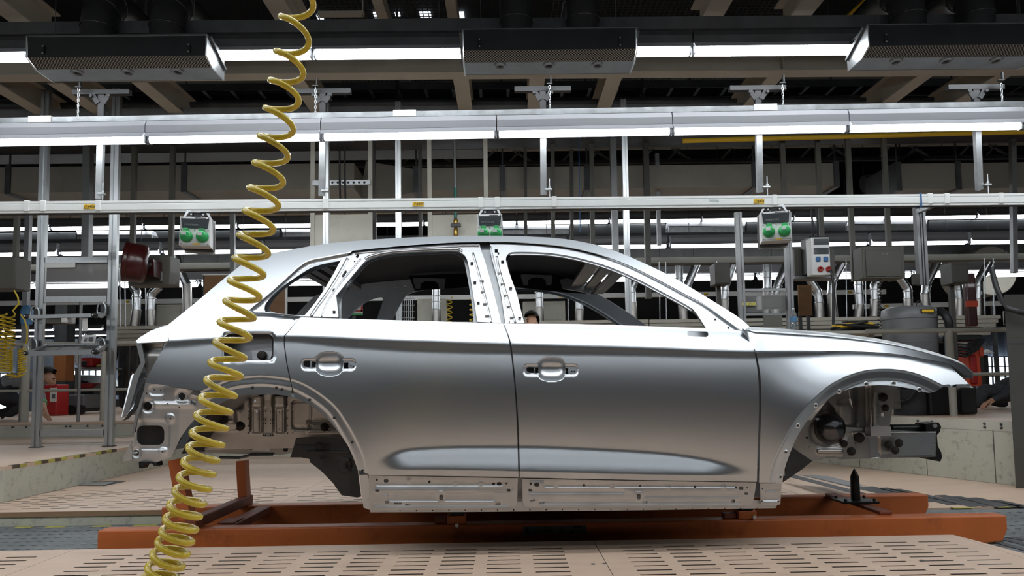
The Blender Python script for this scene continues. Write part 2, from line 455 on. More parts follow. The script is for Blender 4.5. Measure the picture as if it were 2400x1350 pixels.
# painted warning bars on the right of the far platform
for (a, b, w) in (((1865, 1114), (2090, 1172), 7), ((1905, 1113), (2125, 1165), 7), ((2045, 1140), (2190, 1176), 5), ((2080, 1143), (2250, 1182), 5),
                  ((2110, 1146), (2300, 1186), 5), ((2215, 1160), (2330, 1186), 4), ((2250, 1163), (2360, 1187), 4), ((2290, 1166), (2398, 1187), 4),
                  ((2345, 1172), (2420, 1188), 3)):
    zq = ZL_ + .001 if a[0] > 2000 else .001
    q = [PZ(a[0], a[1], zq), PZ(b[0], b[1], zq), PZ(b[0] - 26, b[1] + 2, zq), PZ(a[0] - 26, a[1] + 2 - 1, zq)]
    obj('floor_marking', MB().prism(q, (0, 0, .0012)), 'stripe_dark', fpf)
obj('floor_marking', MB().prism([PZ(1872, 1112, .002), PZ(1940, 1116, .002), PZ(2030, 1138, .002), PZ(1990, 1138, .002)], (0, 0, .001)), 'grey_steel', fpf)
obj('steel_inlay', MB().prism([PZ(175, 1138, .001), PZ(200, 1130, .001), PZ(295, 1128, .001), PZ(245, 1139, .001)], (0, 0, .003)), 'stripe_dark', fpf)
obj('steel_inlay', MB().prism([PZ(178, 1137, .005), PZ(205, 1131, .005), PZ(268, 1130, .005), PZ(240, 1138, .005)], (0, 0, .002)), 'galvanised', fpf)
# near-right dark bars beside the platform corner
for a, b in (((2310, 1259), (2400, 1285)), ((2345, 1258), (2400, 1272)), ((2375, 1258), (2400, 1262))):
    z = ZT + .002
    obj('floor_marking', MB().prism([PZ(a[0], a[1], z), PZ(b[0], b[1], z), PZ(b[0], b[1] + 6, z), PZ(a[0] - 22, a[1] + 1, z)], (0, 0, .001)), 'stripe_dark', tr)

# raised platform on the left
ZR = 0.26
e0 = PZ(8, 1178, 0); e1 = PZ(272, 1118, 0)
rp = thing('raised_platform', 'low cream platform with plywood top and worn yellow black tape on the left', 'platform', (e0.x - 1, 6.0, 0))
q = [Vector((e0.x, e0.y, 0)), Vector((e1.x, e1.y, 0)), Vector((e1.x, 8.2, 0)), Vector((-9, 8.2, 0)), Vector((-9, e0.y - .0, 0))]
obj('painted_side', MB().prism([p + Vector((0, 0, .002)) for p in q], (0, 0, ZR - .03)), 'cream_paint', rp)
obj('plywood_top', MB().prism([p + Vector((0, 0, ZR - .028)) for p in q], (0, 0, .028)), 'floor_wood', rp)
ed = (q[1] - q[0]); nrm = Vector((ed.y, -ed.x, 0)).normalized()
for k in range(18):
    a = q[0] + ed * (k / 18); b = q[0] + ed * ((k + .96) / 18)
    dn = [a + nrm * .001 + Vector((0, 0, ZR - .024)), b + nrm * .001 + Vector((0, 0, ZR - .024)), b + nrm * .001 + Vector((0, 0, ZR + .001)), a + nrm * .001 + Vector((0, 0, ZR + .001))]
    if random.random() < .8: obj('edge_tape', MB().prism(dn, nrm * .0015), ('tape_yellow', 'tape_black')[k % 2], rp)
    up = [a + Vector((0, 0, ZR + .0005)), b + Vector((0, 0, ZR + .0005)), b - nrm * .035 + Vector((0, 0, ZR + .0005)), a - nrm * .035 + Vector((0, 0, ZR + .0005))]
    if random.random() < .8: obj('edge_tape', MB().prism(up, (0, 0, .001)), ('tape_yellow', 'tape_black')[k % 2], rp)

# kerb of the next line, behind; and the slanting cream wall on the right
ZK = 0.44
kb = thing('line_kerb', 'long cream kerb of the next assembly line behind the car', 'kerb', (0, 9, 0))
obj('kerb_face', MB().box((-9, 8.2, -.2), (2.98, 8.26, ZK - .17)), 'cream_paint', kb)
obj('kerb_ledge', MB().box((-9, 8.27, -.2), (2.98, 17.0, ZK - .03)), 'cream_clean', kb)
obj('plywood_top', MB().box((-9, 8.262, ZK - .028), (2.98, 17.0, ZK)), 'floor_wood', kb)
bl = MB().lathe([(.0001, -.012), (.009, -.012), (.012, 0)], axis='Y', seg=8).mesh('bolt', 'dark_steel')
for px in (30, 62, 155, 165, 205, 240, 268): share('bolt', bl, kb, (P(px, 988, 8.26).x, 8.26, ZK - .05))
wl = thing('slanting_wall', 'slanting cream painted platform wall on the right with bolted panels', 'wall', (3.3, 6.0, 0))
w0 = Vector((4.55, 4.90, ZT + .006)); w1 = Vector((3.0, 8.3, ZT + .006)); wd = w1 - w0; wn = Vector((-wd.y, wd.x, 0)).normalized()
if wn.x > 0: wn = -wn
cuts = [0, .10, .27, .43, .62, .82, 1.0]
for a, b in zip(cuts[:-1], cuts[1:]):
    A = w0 + wd * (a + .0012); B = w0 + wd * (b - .0012)
    obj('wall_panel', MB().prism([A, B, Vector((B.x, B.y, ZK - .09)), Vector((A.x, A.y, ZK - .09))], -wn * .03), 'cream_paint', wl)
w0 = Vector((w0.x, w0.y, 0)); w1 = Vector((w1.x, w1.y, 0))
obj('top_channel', MB().prism([w0 + Vector((0, 0, ZK - .088)), w1 + Vector((0, 0, ZK - .088)), w1 + Vector((0, 0, ZK)), w0 + Vector((0, 0, ZK))], -wn * .05), 'cream_clean', wl)
obj('deck', MB().prism([w0 - wn * .052 + Vector((0, 0, ZK - .03)), w1 - wn * .052 + Vector((0, 0, ZK - .03)), Vector((3.01, 17, ZK - .03)), Vector((12, 17, ZK - .03)), Vector((12, 4.9, ZK - .03))], (0, 0, .028)), 'floor_wood', wl)
for t in (.1, .27, .43, .62):
    for dz in (.03, .06):
        for s in (-.018, .018):
            p = w0 + wd * (t + s) + wn * .001
            share('bolt', bl, wl, (p.x, p.y, ZK - dz))

def footz(x, Y):
    """level of the floor under a thing"""
    if Y > 8.27 and x < 2.99: return ZK + .001
    if x > w0.x + (w1.x - w0.x) * (Y - w0.y) / (w1.y - w0.y) + .05: return ZK - .001
    return ZL_ + .001 if x > 2.5 else .001
# ================================================================== line lighting
def fixture_proto(L, name, label, group, tube_mat='tube_glow', r=.030, body='fixture_white', wire=0.0, diffuser=None, seg=8):
    t = thing(name, label, 'light', local=True, group=group)
    h = MB()
    h.sweep((-L / 2, 0, 0), (L / 2, 0, 0), [(-.055, .045), (-.055, .105), (-.035, .15), (.035, .15), (.055, .105), (.055, .045)])
    obj('housing', h, body, t)
    rf = MB()
    rf.sweep((-L / 2, 0, 0), (L / 2, 0, 0), [(-.09, -.002), (-.055, .043), (.055, .043), (.09, -.002), (.087, -.002), (.053, .040), (-.053, .040), (-.087, -.002)])
    obj('reflector', rf, 'fixture_white', t)
    if diffuser:
        q = [(-.085, .0), (-.06, -.045), (.06, -.045), (.085, .0)]; tb = MB()
        vs = [(s * (L / 2 - .02), a, b) for s in (-1, 1) for a, b in q]; tb.add(vs, [(0, 1, 5, 4), (1, 2, 6, 5), (2, 3, 7, 6)])
        obj('diffuser', tb, diffuser, t)
    else: obj('tube', MB().tube([(-L / 2 + .02, 0, 0), (L / 2 - .02, 0, 0)], r, seg, caps=False), tube_mat, t)
    for s in (-1, 1):
        obj('lamp_holder', MB().box((s * (L / 2 - .018), -.026, -.034), (s * (L / 2 - .001), .026, .040), .004), 'plastic_grey', t)
    if wire:
        for s in (-1, 1): obj('hanger_wire', MB().tube([(s * L * .3, 0, .15), (s * L * .3, 0, wire)], .004, 5), 'dark_steel', t)
    return t
def place_row(proto, pa, pb, n, labels, group, first):
    """n fixtures end to end from pa to pb"""
    pa, pb = Vector(pa), Vector(pb); d = pb - pa; rz = math.atan2(d.y, d.x)
    out = []
    sx = d.length / n / 1.5
    for k in range(n):
        c = pa + d * ((k + .5) / n)
        lb = labels[k] if isinstance(labels, list) else labels
        if first and k == 0:
            o = proto; o.location = c; o.rotation_euler = (0, 0, rz); o['label'] = lb; o['group'] = group
        else: o = dup(proto, c, rz, lb, group)
        o.scale = (min(sx, 1.0) * .998, 1, 1)
        out.append(o)
    return out
LF = 1.5
fxc = fixture_proto(LF - .006, 'light_fixture', '', '', wire=9.0 - 3.44, diffuser='diffuser_glow')
fxd = fixture_proto(LF - .006, 'light_fixture', '', '', wire=9.0 - 2.95, diffuser='diffuser_glow')
fxc_fill = fixture_proto(LF - .006, 'light_fixture', '', '', wire=9.0 - 3.44, diffuser='fill_diffuser_glow')  # dim fill fixtures, added for reflections on the car side
fxd_fill = fixture_proto(LF - .006, 'light_fixture', '', '', wire=9.0 - 2.95, diffuser='fill_diffuser_glow')
fx = fixture_proto(LF - .006, 'light_fixture', '', '')
fx1 = fixture_proto(LF - .006, 'light_fixture', '', '', r=.042, body='dark_steel')  # dark body puts the underside shade into the housing colour
def extend(a, b, pxs, z):
    """world x of the joints at pixels pxs of the line a-b (same height z)"""
    A = PZ(a[0], a[1], z); B = PZ(b[0], b[1], z)
    return A, B
# lower row right behind the car: joints at 350, 765, 1175, 1585, 1990, 2395
A, B = extend((0, 334), (2400, 295), None, 2.9)
d = (B - A)
def on(A, B, px):
    # point of the line A-B seen at pixel column px
    lo, hi = -1.0, 2.0
    for _ in range(50):
        m = (lo + hi) / 2; p = A + (B - A) * m
        q = RM.transposed() @ (p - CAM)
        x = PPX + F * q.x / -q.z
        if x < px: lo = m
        else: hi = m
    return A + (B - A) * lo
J = [on(A, B, x) for x in (-60, 350, 765, 1175, 1585, 1990, 2395)]
ordw = ['first', 'second', 'third', 'fourth', 'fifth', 'sixth', 'seventh', 'eighth', 'ninth', 'tenth', 'eleventh', 'twelfth', 'thirteenth', 'fourteenth', 'fifteenth', 'sixteenth', 'seventeenth', 'eighteenth']
lab = ['white fluorescent fixture of the lower light row, %s from the left edge' % w for w in ordw]
step = (J[-1] - J[0]) / 6
row2 = place_row(fx, J[0], J[0] + step * 7, 7, lab, 'lower light row behind the car', True)
ROW2 = (J[0], J[0] + step * 7)
print('row2 pitch', step.length, J[0], J[-1])
A1, B1 = PZ(0, 134, 3.44), PZ(2400, 113, 3.44)
J1 = [on(A1, B1, x) for x in (-165, 2495)]
lab1 = ['bright fluorescent fixture of the upper light row, %s from the left edge' % w for w in ordw]
print('row1 pitch', (J1[1] - J1[0]).length / 6)
row1 = place_row(fx1, J1[0], J1[1], 6, lab1, 'upper light row behind the car', True)
# the two rows mirrored to the camera's side; the dim rows are added fill
for y, z, n_ in ((2.35, 2.95, 15), (1.2, 3.44, 13), (-.1, 3.44, 13), (-1.9, 2.95, 11)):
    place_row((fxd if z < 3 else fxc) if y > 1 else (fxd_fill if z < 3 else fxc_fill), (-n_ * .75, y, z), (n_ * .75, y, z), n_, 'unseen fluorescent fixture on the camera side, above the picture; the dim rows are added fill', 'fixtures on the camera side', True)
# galvanised carrier strip on the lower row, with joint covers
cs = thing('carrier_strip', 'galvanised carrier strip running along the top of the lower light row', 'rail', (ROW2[0] + ROW2[1]) / 2)
u = Vector((0, 0, 1))
obj('strip', MB().bar(ROW2[0] + u * .178, ROW2[1] + u * .178, .06, .045), 'galvanised', cs)
for px in (98, 950, 1793):
    p = on(ROW2[0], ROW2[1], px); dd = (ROW2[1] - ROW2[0]).normalized()
    o = obj('joint_cover', MB().bar(p - dd * .095 + u * .182, p + dd * .095 + u * .182, .075, .056), 'white_rail', cs)
    for k in (-.07, -.02, .03, .07): obj('bolt', MB().lathe([(.007, 0), (.007, .012), (.0001, .014)], p + dd * k + u * .21, seg=8), 'galvanised', o)
# ================================================================== the car body
YC = 4.14                                   # middle plane of the car; the far side mirrors the near one
Y0 = 3.21
crease = spl([(300, 806), (396, 799), (665, 788), (900, 797), (1190, 806.5), (1500, 815), (1770, 824), (1957, 824), (2046, 827), (2105, 832), (2165, 843), (2224, 855), (2300, 880)])
bandbot = spl([(300, 818), (396, 815), (560, 803), (665, 801), (800, 813), (1000, 825), (1190, 829), (1500, 833.5), (1770, 839), (1900, 836), (2000, 833), (2105, 838), (2165, 849), (2300, 886)])
belt = spl([(270, 800), (393, 764), (560, 746), (703, 744), (1181, 758), (1506, 764), (1738, 775), (1900, 790), (2100, 812), (2300, 860)])
lowc = spl([(270, 1140), (820, 1130), (870, 1099), (905, 1073), (960, 1058), (1100, 1052), (1215, 1052), (1400, 1058), (1550, 1067), (1650, 1080), (1730, 1098), (1790, 1116), (1850, 1125), (2300, 1130)])
flb = spl([(270, 1160), (820, 1145), (870, 1106), (1000, 1102), (1215, 1106), (1500, 1113), (1770, 1119), (1850, 1140), (2300, 1150)])
def yplan(px):
    px = np.asarray(px, float)
    a = np.clip((930 - px) / 600, 0, 2); b = np.clip((px - 1650) / 600, 0, 2)
    return Y0 + .15 * a**2.2 + .23 * b**2.3
TX = np.arange(250, 2331, 4.0); TY = np.arange(500, 1281, 1.0)
TAB = np.zeros((len(TX), len(TY)))
for i, x in enumerate(TX):
    c, bb, be, lc, fb = (float(f(x)) for f in (crease, bandbot, belt, lowc, flb))
    A = float(sst(862, 965, x) * (1 - sst(1640, 1800, x)))
    qr = float(sst(700, 560, x)); fd = float(sst(1760, 1960, x))
    bandk = -.085 * (1 - .4 * qr) * (1 - .85 * fd)
    mid = bb + (lc - bb) * .42
    ks = [(be - 40, .60), (be - 5, .60), (be + 6, .36), (c - 12, .46), (c - 4, .50), (c + 2.5, bandk), (bb - 5, bandk * .85),
          (bb + 5, .17 + .30 * fd), (bb + 40, .11 + .32 * fd), (mid, .01 + .10 * fd), (lc - 45, -.045), (lc - 9, -.08),
          (lc + 4, A * .36 + (1 - A) * -.12), ((lc + fb) / 2 + 2, A * .29 + (1 - A) * -.15), (fb - 4, A * .2 - (1 - A) * .18), (fb + 4, -.28), (1180, -.28)]
    ky = [k[0] for k in ks]; kv = [k[1] for k in ks]
    for j in range(1, len(ky)): ky[j] = max(ky[j], ky[j - 1] + .5)
    s = np.interp(TY, ky, kv)
    ker = np.array([1, 2, 3, 2, 1.]) / 9; s = np.convolve(np.pad(s, 2, 'edge'), ker, 'valid')
    yy = np.cumsum(s * -(Y0 / F)); jm = int(np.clip(np.searchsorted(TY, mid), 0, len(TY) - 1))
    TAB[i] = yy - yy[jm] + float(yplan(x))
# a little smoothing along the car so that the columns read as one sheet
for _ in range(3): TAB[1:-1] = (TAB[:-2] + 2 * TAB[1:-1] + TAB[2:]) / 4
def side(px, py):
    u = np.clip((np.asarray(px, float) - TX[0]) / 4.0, 0, len(TX) - 1.001); v = np.clip(np.asarray(py, float) - TY[0], 0, len(TY) - 1.001)
    i = u.astype(int); j = v.astype(int); a = u - i; b = v - j
    return TAB[i, j] * (1 - a) * (1 - b) + TAB[i + 1, j] * a * (1 - b) + TAB[i, j + 1] * (1 - a) * b + TAB[i + 1, j + 1] * a * b

def dens(poly, g, closed=True):
    out = []; n = len(poly)
    for i in range(n if closed else n - 1):
        a = np.array(poly[i], float); b = np.array(poly[(i + 1) % n], float)
        k = max(1, int(math.ceil(np.linalg.norm(b - a) / g)))
        for j in range(k): out.append(a + (b - a) * j / k)
    if not closed: out.append(np.array(poly[-1], float))
    return np.array(out)
def curve(pts, n=6, closed=False):
    """Catmull-Rom through pixel points"""
    p = [np.array(q, float) for q in pts]; out = []
    m = len(p)
    for i in range(m if closed else m - 1):
        p0 = p[(i - 1) % m] if (closed or i) else p[0]; p1 = p[i]; p2 = p[(i + 1) % m]; p3 = p[(i + 2) % m] if (closed or i < m - 2) else p2
        for j in range(n):
            t = j / n
            out.append(tuple(.5 * ((2 * p1) + (-p0 + p2) * t + (2 * p0 - 5 * p1 + 4 * p2 - p3) * t * t + (-p0 + 3 * p1 - 3 * p2 + p3) * t**3)))
    if not closed: out.append(tuple(p[-1]))
    return out
def inside(pts, poly):
    x, y = pts[:, 0], pts[:, 1]; r = np.zeros(len(pts), bool); n = len(poly)
    for i in range(n):
        x1, y1 = poly[i]; x2, y2 = poly[(i + 1) % n]
        c = ((y1 > y) != (y2 > y)) & (x < (x2 - x1) * (y - y1) / ((y2 - y1) if y2 != y1 else 1e-9) + x1)
        r ^= c
    return r
def dpoly(px, py, poly, closed=False):
    """distance in pixels to a polyline"""
    p = np.stack([px, py], -1); best = np.full(len(p), 1e9); n = len(poly)
    for i in range(n if closed else n - 1):
        a = np.array(poly[i], float); b = np.array(poly[(i + 1) % n], float); ab = b - a
        t = np.clip(((p - a) @ ab) / max(ab @ ab, 1e-9), 0, 1)
        best = np.minimum(best, np.linalg.norm(p - a - t[:, None] * ab, axis=1))
    return best
def sdbox(px, py, cx, cy, hx, hy, r, ang=0.0):
    x = px - cx; y = py - cy
    if ang: c, s = math.cos(ang), math.sin(ang); x, y = x * c + y * s, -x * s + y * c
    qx = np.abs(x) - hx + r; qy = np.abs(y) - hy + r
    return np.sqrt(np.maximum(qx, 0)**2 + np.maximum(qy, 0)**2) + np.minimum(np.maximum(qx, qy), 0) - r
def rrect(cx, cy, hx, hy, r, n=4, ang=0.0):
    out = []
    for k, (sx, sy) in enumerate(((1, -1), (1, 1), (-1, 1), (-1, -1))):
        for j in range(n + 1):
            a = -PI / 2 + k * PI / 2 + j * PI / 2 / n
            x, y = sx * (hx - r) + r * math.cos(a), sy * (hy - r) + r * math.sin(a)
            if ang: c, s = math.cos(ang), math.sin(ang); x, y = x * c - y * s, x * s + y * c
            out.append((cx + x, cy + y))
    return out
def offs(poly, d):
    """polyline moved sideways by d pixels"""
    p = np.array(poly, float); t = np.gradient(p, axis=0); t /= np.linalg.norm(t, axis=1)[:, None] + 1e-9
    return [tuple(q) for q in p + np.stack([-t[:, 1], t[:, 0]], -1) * d]
def bead(name, line, w, h, base, m, parents):
    """pressed bead: a low rounded strip following a line on the sheet, on both sides of the car"""
    prof = ((-1, .004), (-.62, -.75 * h), (-.2, -h), (.2, -h), (.62, -.75 * h), (1, .004)); L = dens(line, 6.0, False); cols = []
    for a, dz in prof:
        q = np.array(offs(L, a * w)); cols.append(Pn(q[:, 0], q[:, 1], base(q[:, 0], q[:, 1]) + dz))
    V_ = np.stack(cols, 1).reshape(-1, 3); k = len(prof); n = len(L)
    F_ = [(i * k + j, i * k + j + 1, (i + 1) * k + j + 1, (i + 1) * k + j) for i in range(n - 1) for j in range(k - 1)] + [tuple(range(k)), tuple(range((n - 1) * k, n * k))[::-1]]
    for s_, par in enumerate(parents):
        v = V_.copy()
        if s_: v[:, 1] = 2 * YC - v[:, 1]
        mb = MB(); mb.add(v.tolist(), F_, True); obj(name, mb, m, par)
def circ(cx, cy, r, n=12): return [(cx + r * math.cos(2 * PI * k / n), cy + r * math.sin(2 * PI * k / n)) for k in range(n)]

def panel(name, outline, depth, m, parent, holes=(), grid=8.0, th=.002, refine=(), creases=(), mirror=True, near=True, label=None, cgrid=None):
    """sheet-metal panel: outline traced in pixels, lying on its own curved surface, with thickness; mirrored to the far side"""
    bl = [dens(outline, grid)] + [dens(h, min(grid, 4.0)) for h in holes]
    x0, y0 = bl[0].min(0); x1, y1 = bl[0].max(0)
    gx = np.arange(x0 + grid / 2, x1, grid); gy = np.arange(y0 + grid / 2, y1, grid * .87)
    pts = np.array([(x + (j % 2) * grid / 2, y) for j, y in enumerate(gy) for x in gx]) if len(gx) and len(gy) else np.zeros((0, 2))
    lv = np.full(len(pts), grid)
    for (a, b, c, d, g) in refine:
        keep = ~((pts[:, 0] > a) & (pts[:, 0] < c) & (pts[:, 1] > b) & (pts[:, 1] < d))
        pts, lv = pts[keep], lv[keep]
        ex = np.array([(x + (j % 2) * g / 2, y) for j, y in enumerate(np.arange(b, d, g * .87)) for x in np.arange(a, c, g)])
        pts = np.vstack([pts, ex]); lv = np.concatenate([lv, np.full(len(ex), g)])
    crl = []
    creases = list(creases)
    for (cx, cy, hx, hy, r, h_, sm) in getattr(depth, 'caps', ()):
        creases += [(lambda q: q + q[:1])(rrect(cx, cy, hx + d_, hy + d_, max(.3, min(r + d_, hx + d_, hy + d_)), 3)) for d_ in (-sm, 0, sm) if min(hx, hy) + d_ > .5]
        cgrid = cgrid or 4
    for cr in creases:
        c = dens(cr, cgrid or grid, False); k = inside(c, bl[0])
        for h in bl[1:]: k &= ~inside(c, h)
        k &= dpoly(c[:, 0], c[:, 1], bl[0], True) > 1.5
        crl.append(c[k])
    if len(pts):
        k = inside(pts, bl[0]) & (dpoly(pts[:, 0], pts[:, 1], bl[0], True) > lv * .5)
        for h in bl[1:]: k &= ~inside(pts, h) & (dpoly(pts[:, 0], pts[:, 1], h, True) > np.minimum(lv, 4) * .5)
        for c in crl:
            if len(c) > 1:
                dd_ = np.full(len(pts), 1e9)
                for q0 in range(0, len(c), 200): dd_ = np.minimum(dd_, np.linalg.norm(pts[:, None] - c[None, q0:q0 + 200], axis=2).min(1))
                k &= dd_ > np.minimum(lv * .45, 3.0)
        pts = pts[k]
    V = []; E = []
    for b in bl:
        o = len(V); V += [tuple(p) for p in b]; E += [(o + i, o + (i + 1) % len(b)) for i in range(len(b))]
    for c in crl: V += [tuple(p) for p in c]
    V += [tuple(p) for p in pts]
    r = delaunay_2d_cdt([Vector(v) for v in V], E, [], 0, 1e-4)
    v2 = np.array([(v[0], v[1]) for v in r[0]]); tr = np.array([f for f in r[2] if len(f) == 3])
    cen = v2[tr].mean(1); k = inside(cen, bl[0])
    for h in bl[1:]: k &= ~inside(cen, h)
    tr = tr[k]
    used = np.unique(tr); mp = -np.ones(len(v2), int); mp[used] = np.arange(len(used)); v2 = v2[used]; tr = mp[tr]
    M = lambda x, y: Pn(x, y, depth(x, y))
    px, py = v2[:, 0], v2[:, 1]; W = M(px, py); e = 1.5
    nr = np.cross(M(px, py + e) - M(px, py - e), M(px + e, py) - M(px - e, py)); nr /= np.linalg.norm(nr, axis=1)[:, None] + 1e-12
    sgn = np.sign(((np.array(CAM) - W) * nr).sum(1).sum()) ; nr *= sgn if sgn else 1
    a, b, c = W[tr[:, 0]], W[tr[:, 1]], W[tr[:, 2]]
    fl = (np.cross(b - a, c - a) * nr[tr].mean(1)).sum(1) < 0
    tr[fl] = tr[fl][:, ::-1]
    n = len(W)
    ed = {}
    for t in tr:
        for i in range(3):
            q = (t[i], t[(i + 1) % 3]); ed[q] = 1
    rim = [(i, j) for (i, j) in ed if (j, i) not in ed]
    W2 = W - nr * th
    rv = sorted({i for e_ in rim for i in e_}); rmap = {v: k for k, v in enumerate(rv)}; nrv = len(rv)
    allv = np.vstack([W, W2, W[rv], W2[rv]])                       # the rim has its own vertices so that the sheets stay smooth
    faces = [tuple(int(i) for i in t) for t in tr] + [tuple(int(i) + n for i in t[::-1]) for t in tr] + \
        [(2 * n + rmap[i], 2 * n + nrv + rmap[i], 2 * n + nrv + rmap[j], 2 * n + rmap[j]) for i, j in rim]
    outs = []
    for far in ((False, True) if mirror else (False,)):
        if not near and not far: continue
        vv = allv.copy(); nn = np.vstack([nr, -nr, np.zeros((2 * nrv, 3))]); ff = faces
        if far:
            vv[:, 1] = 2 * YC - vv[:, 1]; nn = nn.copy(); nn[:, 1] *= -1; ff = [f[::-1] for f in faces]
        me = bpy.data.meshes.new(name); me.from_pydata(vv.tolist(), [], ff); me.update()
        me.materials.append(MATS[m])
        me.polygons.foreach_set('use_smooth', [True] * (2 * len(tr)) + [False] * len(rim))
        me.normals_split_custom_set_from_vertices(nn.tolist())
        o = obj(name, me, m, parent[1] if (far and isinstance(parent, tuple)) else parent[0] if isinstance(parent, tuple) else parent)
        if label and not far: o['label'] = label
        outs.append(o)
    return outs

car = thing('unpainted_car', 'bare silver sheet-metal SUV body without wheels standing on an orange skid', 'car', (0, YC, .2))

# ---- outlines
ARCH_F = curve([(2176, 921), (2135, 911), (2091, 904), (2046, 903), (2002, 908), (1957, 925), (1928, 946), (1904, 969), (1883, 999), (1866, 1028), (1851, 1064), (1839, 1100), (1834, 1131)], 4)
FLARE_F = curve([(2212, 905), (2165, 882), (2120, 869), (2070, 865), (2017, 871), (1963, 892), (1928, 916), (1892, 951), (1863, 987), (1839, 1028), (1818, 1070), (1806, 1106), (1800, 1140)], 4)
ARCH_R = curve([(852, 1190), (846, 1146), (840, 1102), (822, 1057), (798, 1019), (768, 983), (724, 948), (680, 930), (620, 923), (561, 928), (520, 944), (490, 968)], 4)
FLARE_R = curve([(866, 1130), (857, 1080), (843, 1043), (820, 1000), (790, 955), (752, 922), (708, 896), (674, 886), (630, 880), (591, 880), (540, 887), (500, 903), (469, 917)], 4)
def flare(px, py, line, base):
    poly = line + ([(1800, 1300), (2400, 1300), (2400, 906)] if base == 'F' else [(469, 1300), (866, 1300)])
    ins = inside(np.stack([px, py], -1), poly); d = dpoly(px, py, line)
    k = .0008 if base == 'F' else -.00005
    return np.where(ins, .005 * sst(0, 6, d) + k * np.minimum(d, 21) + .007 * sst(20, 27, d), 0.0)
def d_fender(px, py): return side(px, py) + flare(px, py, FLARE_F, 'F')
def pocket(px, py, cx, cy):
    w = sdbox(px, py, cx - 2, cy + 2, 64, 12.5, 10)
    p = sdbox(px, py, cx, cy, 33, 26, 17)
    q = (np.abs(px - cx) / 34)**3 + (np.abs(py - cy) / 27)**2.2
    return np.maximum(.006 * sst(1.5, -2.5, w), .040 * np.clip(1 - q, 0, 1)**.85)
def d_rdoor(px, py): return side(px, py) + flare(px, py, FLARE_R, 'R') + pocket(px, py, 772, 853)
def d_fdoor(px, py): return side(px, py) + pocket(px, py, 1293, 866)
fl_cr = lambda ln, sg: [offs(ln, sg * d_) for d_ in (0.0, 1.5, 3, 4.5, 6, 20, 22, 23.5, 25, 27)]
def hcr(cx, cy):
    el = [(cx + 34 * math.copysign(abs(math.cos(a))**(2 / 3), math.cos(a)) * r, cy + 27 * math.copysign(abs(math.sin(a))**(2 / 2.2), math.sin(a)) * r) for r in (.999,) for a in [2 * PI * i / 40 for i in range(41)]]
    return [el] + [[(cx + (x - cx) * k_, cy + (y - cy) * k_) for x, y in el] for k_ in (.95, .85, .7, .5)] + [rrect(cx - 2, cy + 2, 64 + d_, 12.5 + d_, 10) for d_ in (1.5, -.5, -2.5)]
QWIN = curve([(797, 611), (739, 624), (702, 644), (656, 677), (626, 707), (620, 722), (622, 731)], 4)
QREC = curve([(827, 591), (764, 603), (714, 616), (661, 661), (620, 697), (585, 725), (580, 735)], 4) + [(600, 741), (712, 745), (860, 590)]
def d_quarter(px, py):
    p = np.stack([px, py], -1); ins = inside(p, QREC); d = dpoly(px, py, QREC, True)
    rec = np.where(ins, .022 * sst(0, 7, d), 0)
    fuel = .010 * sst(6, -2, sdbox(px, py, 583, 814, 60, 32, 12))
    return side(px, py) + flare(px, py, FLARE_R, 'R') + rec + fuel

top = curve([(393, 762), (450, 716), (500, 674), (540, 641), (575, 615), (621, 597), (676, 586), (752, 573), (827, 565), (928, 558), (1004, 555), (1100, 552.5), (1201, 553), (1302, 558), (1365, 567), (1428, 583), (1503, 614), (1579, 651), (1650, 693), (1727, 741), (1757, 766)], 3)
drip = curve([(1740, 776), (1702, 750), (1651, 713), (1604, 688), (1529, 648), (1453, 613), (1377, 589), (1302, 575), (1201, 567.5), (1126, 567), (1050, 568.5), (928, 577), (827, 587)], 3)
lowq = [(712, 742), (703, 744), (665, 788), (665, 808), (671, 852), (679, 890), (684, 911), (681, 930)]
quarter = top + drip + QWIN + lowq + [p for p in ARCH_R if p[0] < 680] + [(472, 940), (469, 916), (339, 896), (360, 856), (378, 824), (393, 802), (396, 798)]
bs = panel('body_side', quarter, d_quarter, 'body_steel', car, holes=[rrect(583, 814, 58, 31, 13)], grid=9,
           refine=[(396, 780, 690, 850, 4.5), (440, 870, 690, 960, 5), (570, 590, 860, 745, 4.5)], creases=[[(x, float(crease(x)) + d_) for x in range(400, 664, 8)] for d_ in (-4, 2.5)] + [[(x, float(bandbot(x)) + d_) for x in range(400, 664, 8)] for d_ in (-4, 5)] + fl_cr(FLARE_R, -1) + fl_cr(FLARE_R, 1)[1:] + [QREC[:-3]] + [offs(QREC[:-3], d_) for d_ in (-7, -5, -3.5, -2, 2, 3.5, 5, 7)], cgrid=5)
bs_n, bs_f = bs
rearx = [(703, 744), (665, 788), (665, 808), (671, 852), (679, 890), (684, 911), (681, 930)]
rdoor = [(704, 744), (1178, 758)] + curve([(1178, 758), (1191, 792), (1197, 824), (1203, 878), (1208, 937), (1212, 1011), (1215, 1118)], 4)[1:] + [(865, 1113), (861, 1110)] + \
    [p for p in ARCH_R if p[0] > 682 and p[1] < 1108] + [(686, 912), (681.5, 890), (673.5, 852), (667.5, 808), (667.5, 788)]
hr = [[(711, 847), (716, 845), (727, 846), (727, 861), (716, 860), (711, 856)], [(731, 847), (741, 848), (741, 861), (731, 861)], [(806, 850), (817, 850), (816, 858), (817, 864), (806, 864)], circ(822, 857, 1.6, 6), circ(828, 860, 2, 6)]
hf = [[(1234, 862), (1240, 860), (1251, 861), (1251, 874), (1240, 873), (1234, 869)], [(1253, 861), (1263, 861), (1263, 874), (1253, 874)], [(1324, 863), (1332, 863), (1331, 870), (1332, 877), (1324, 877)], circ(1340, 870, 1.6, 6), circ(1346, 871, 2, 6)]
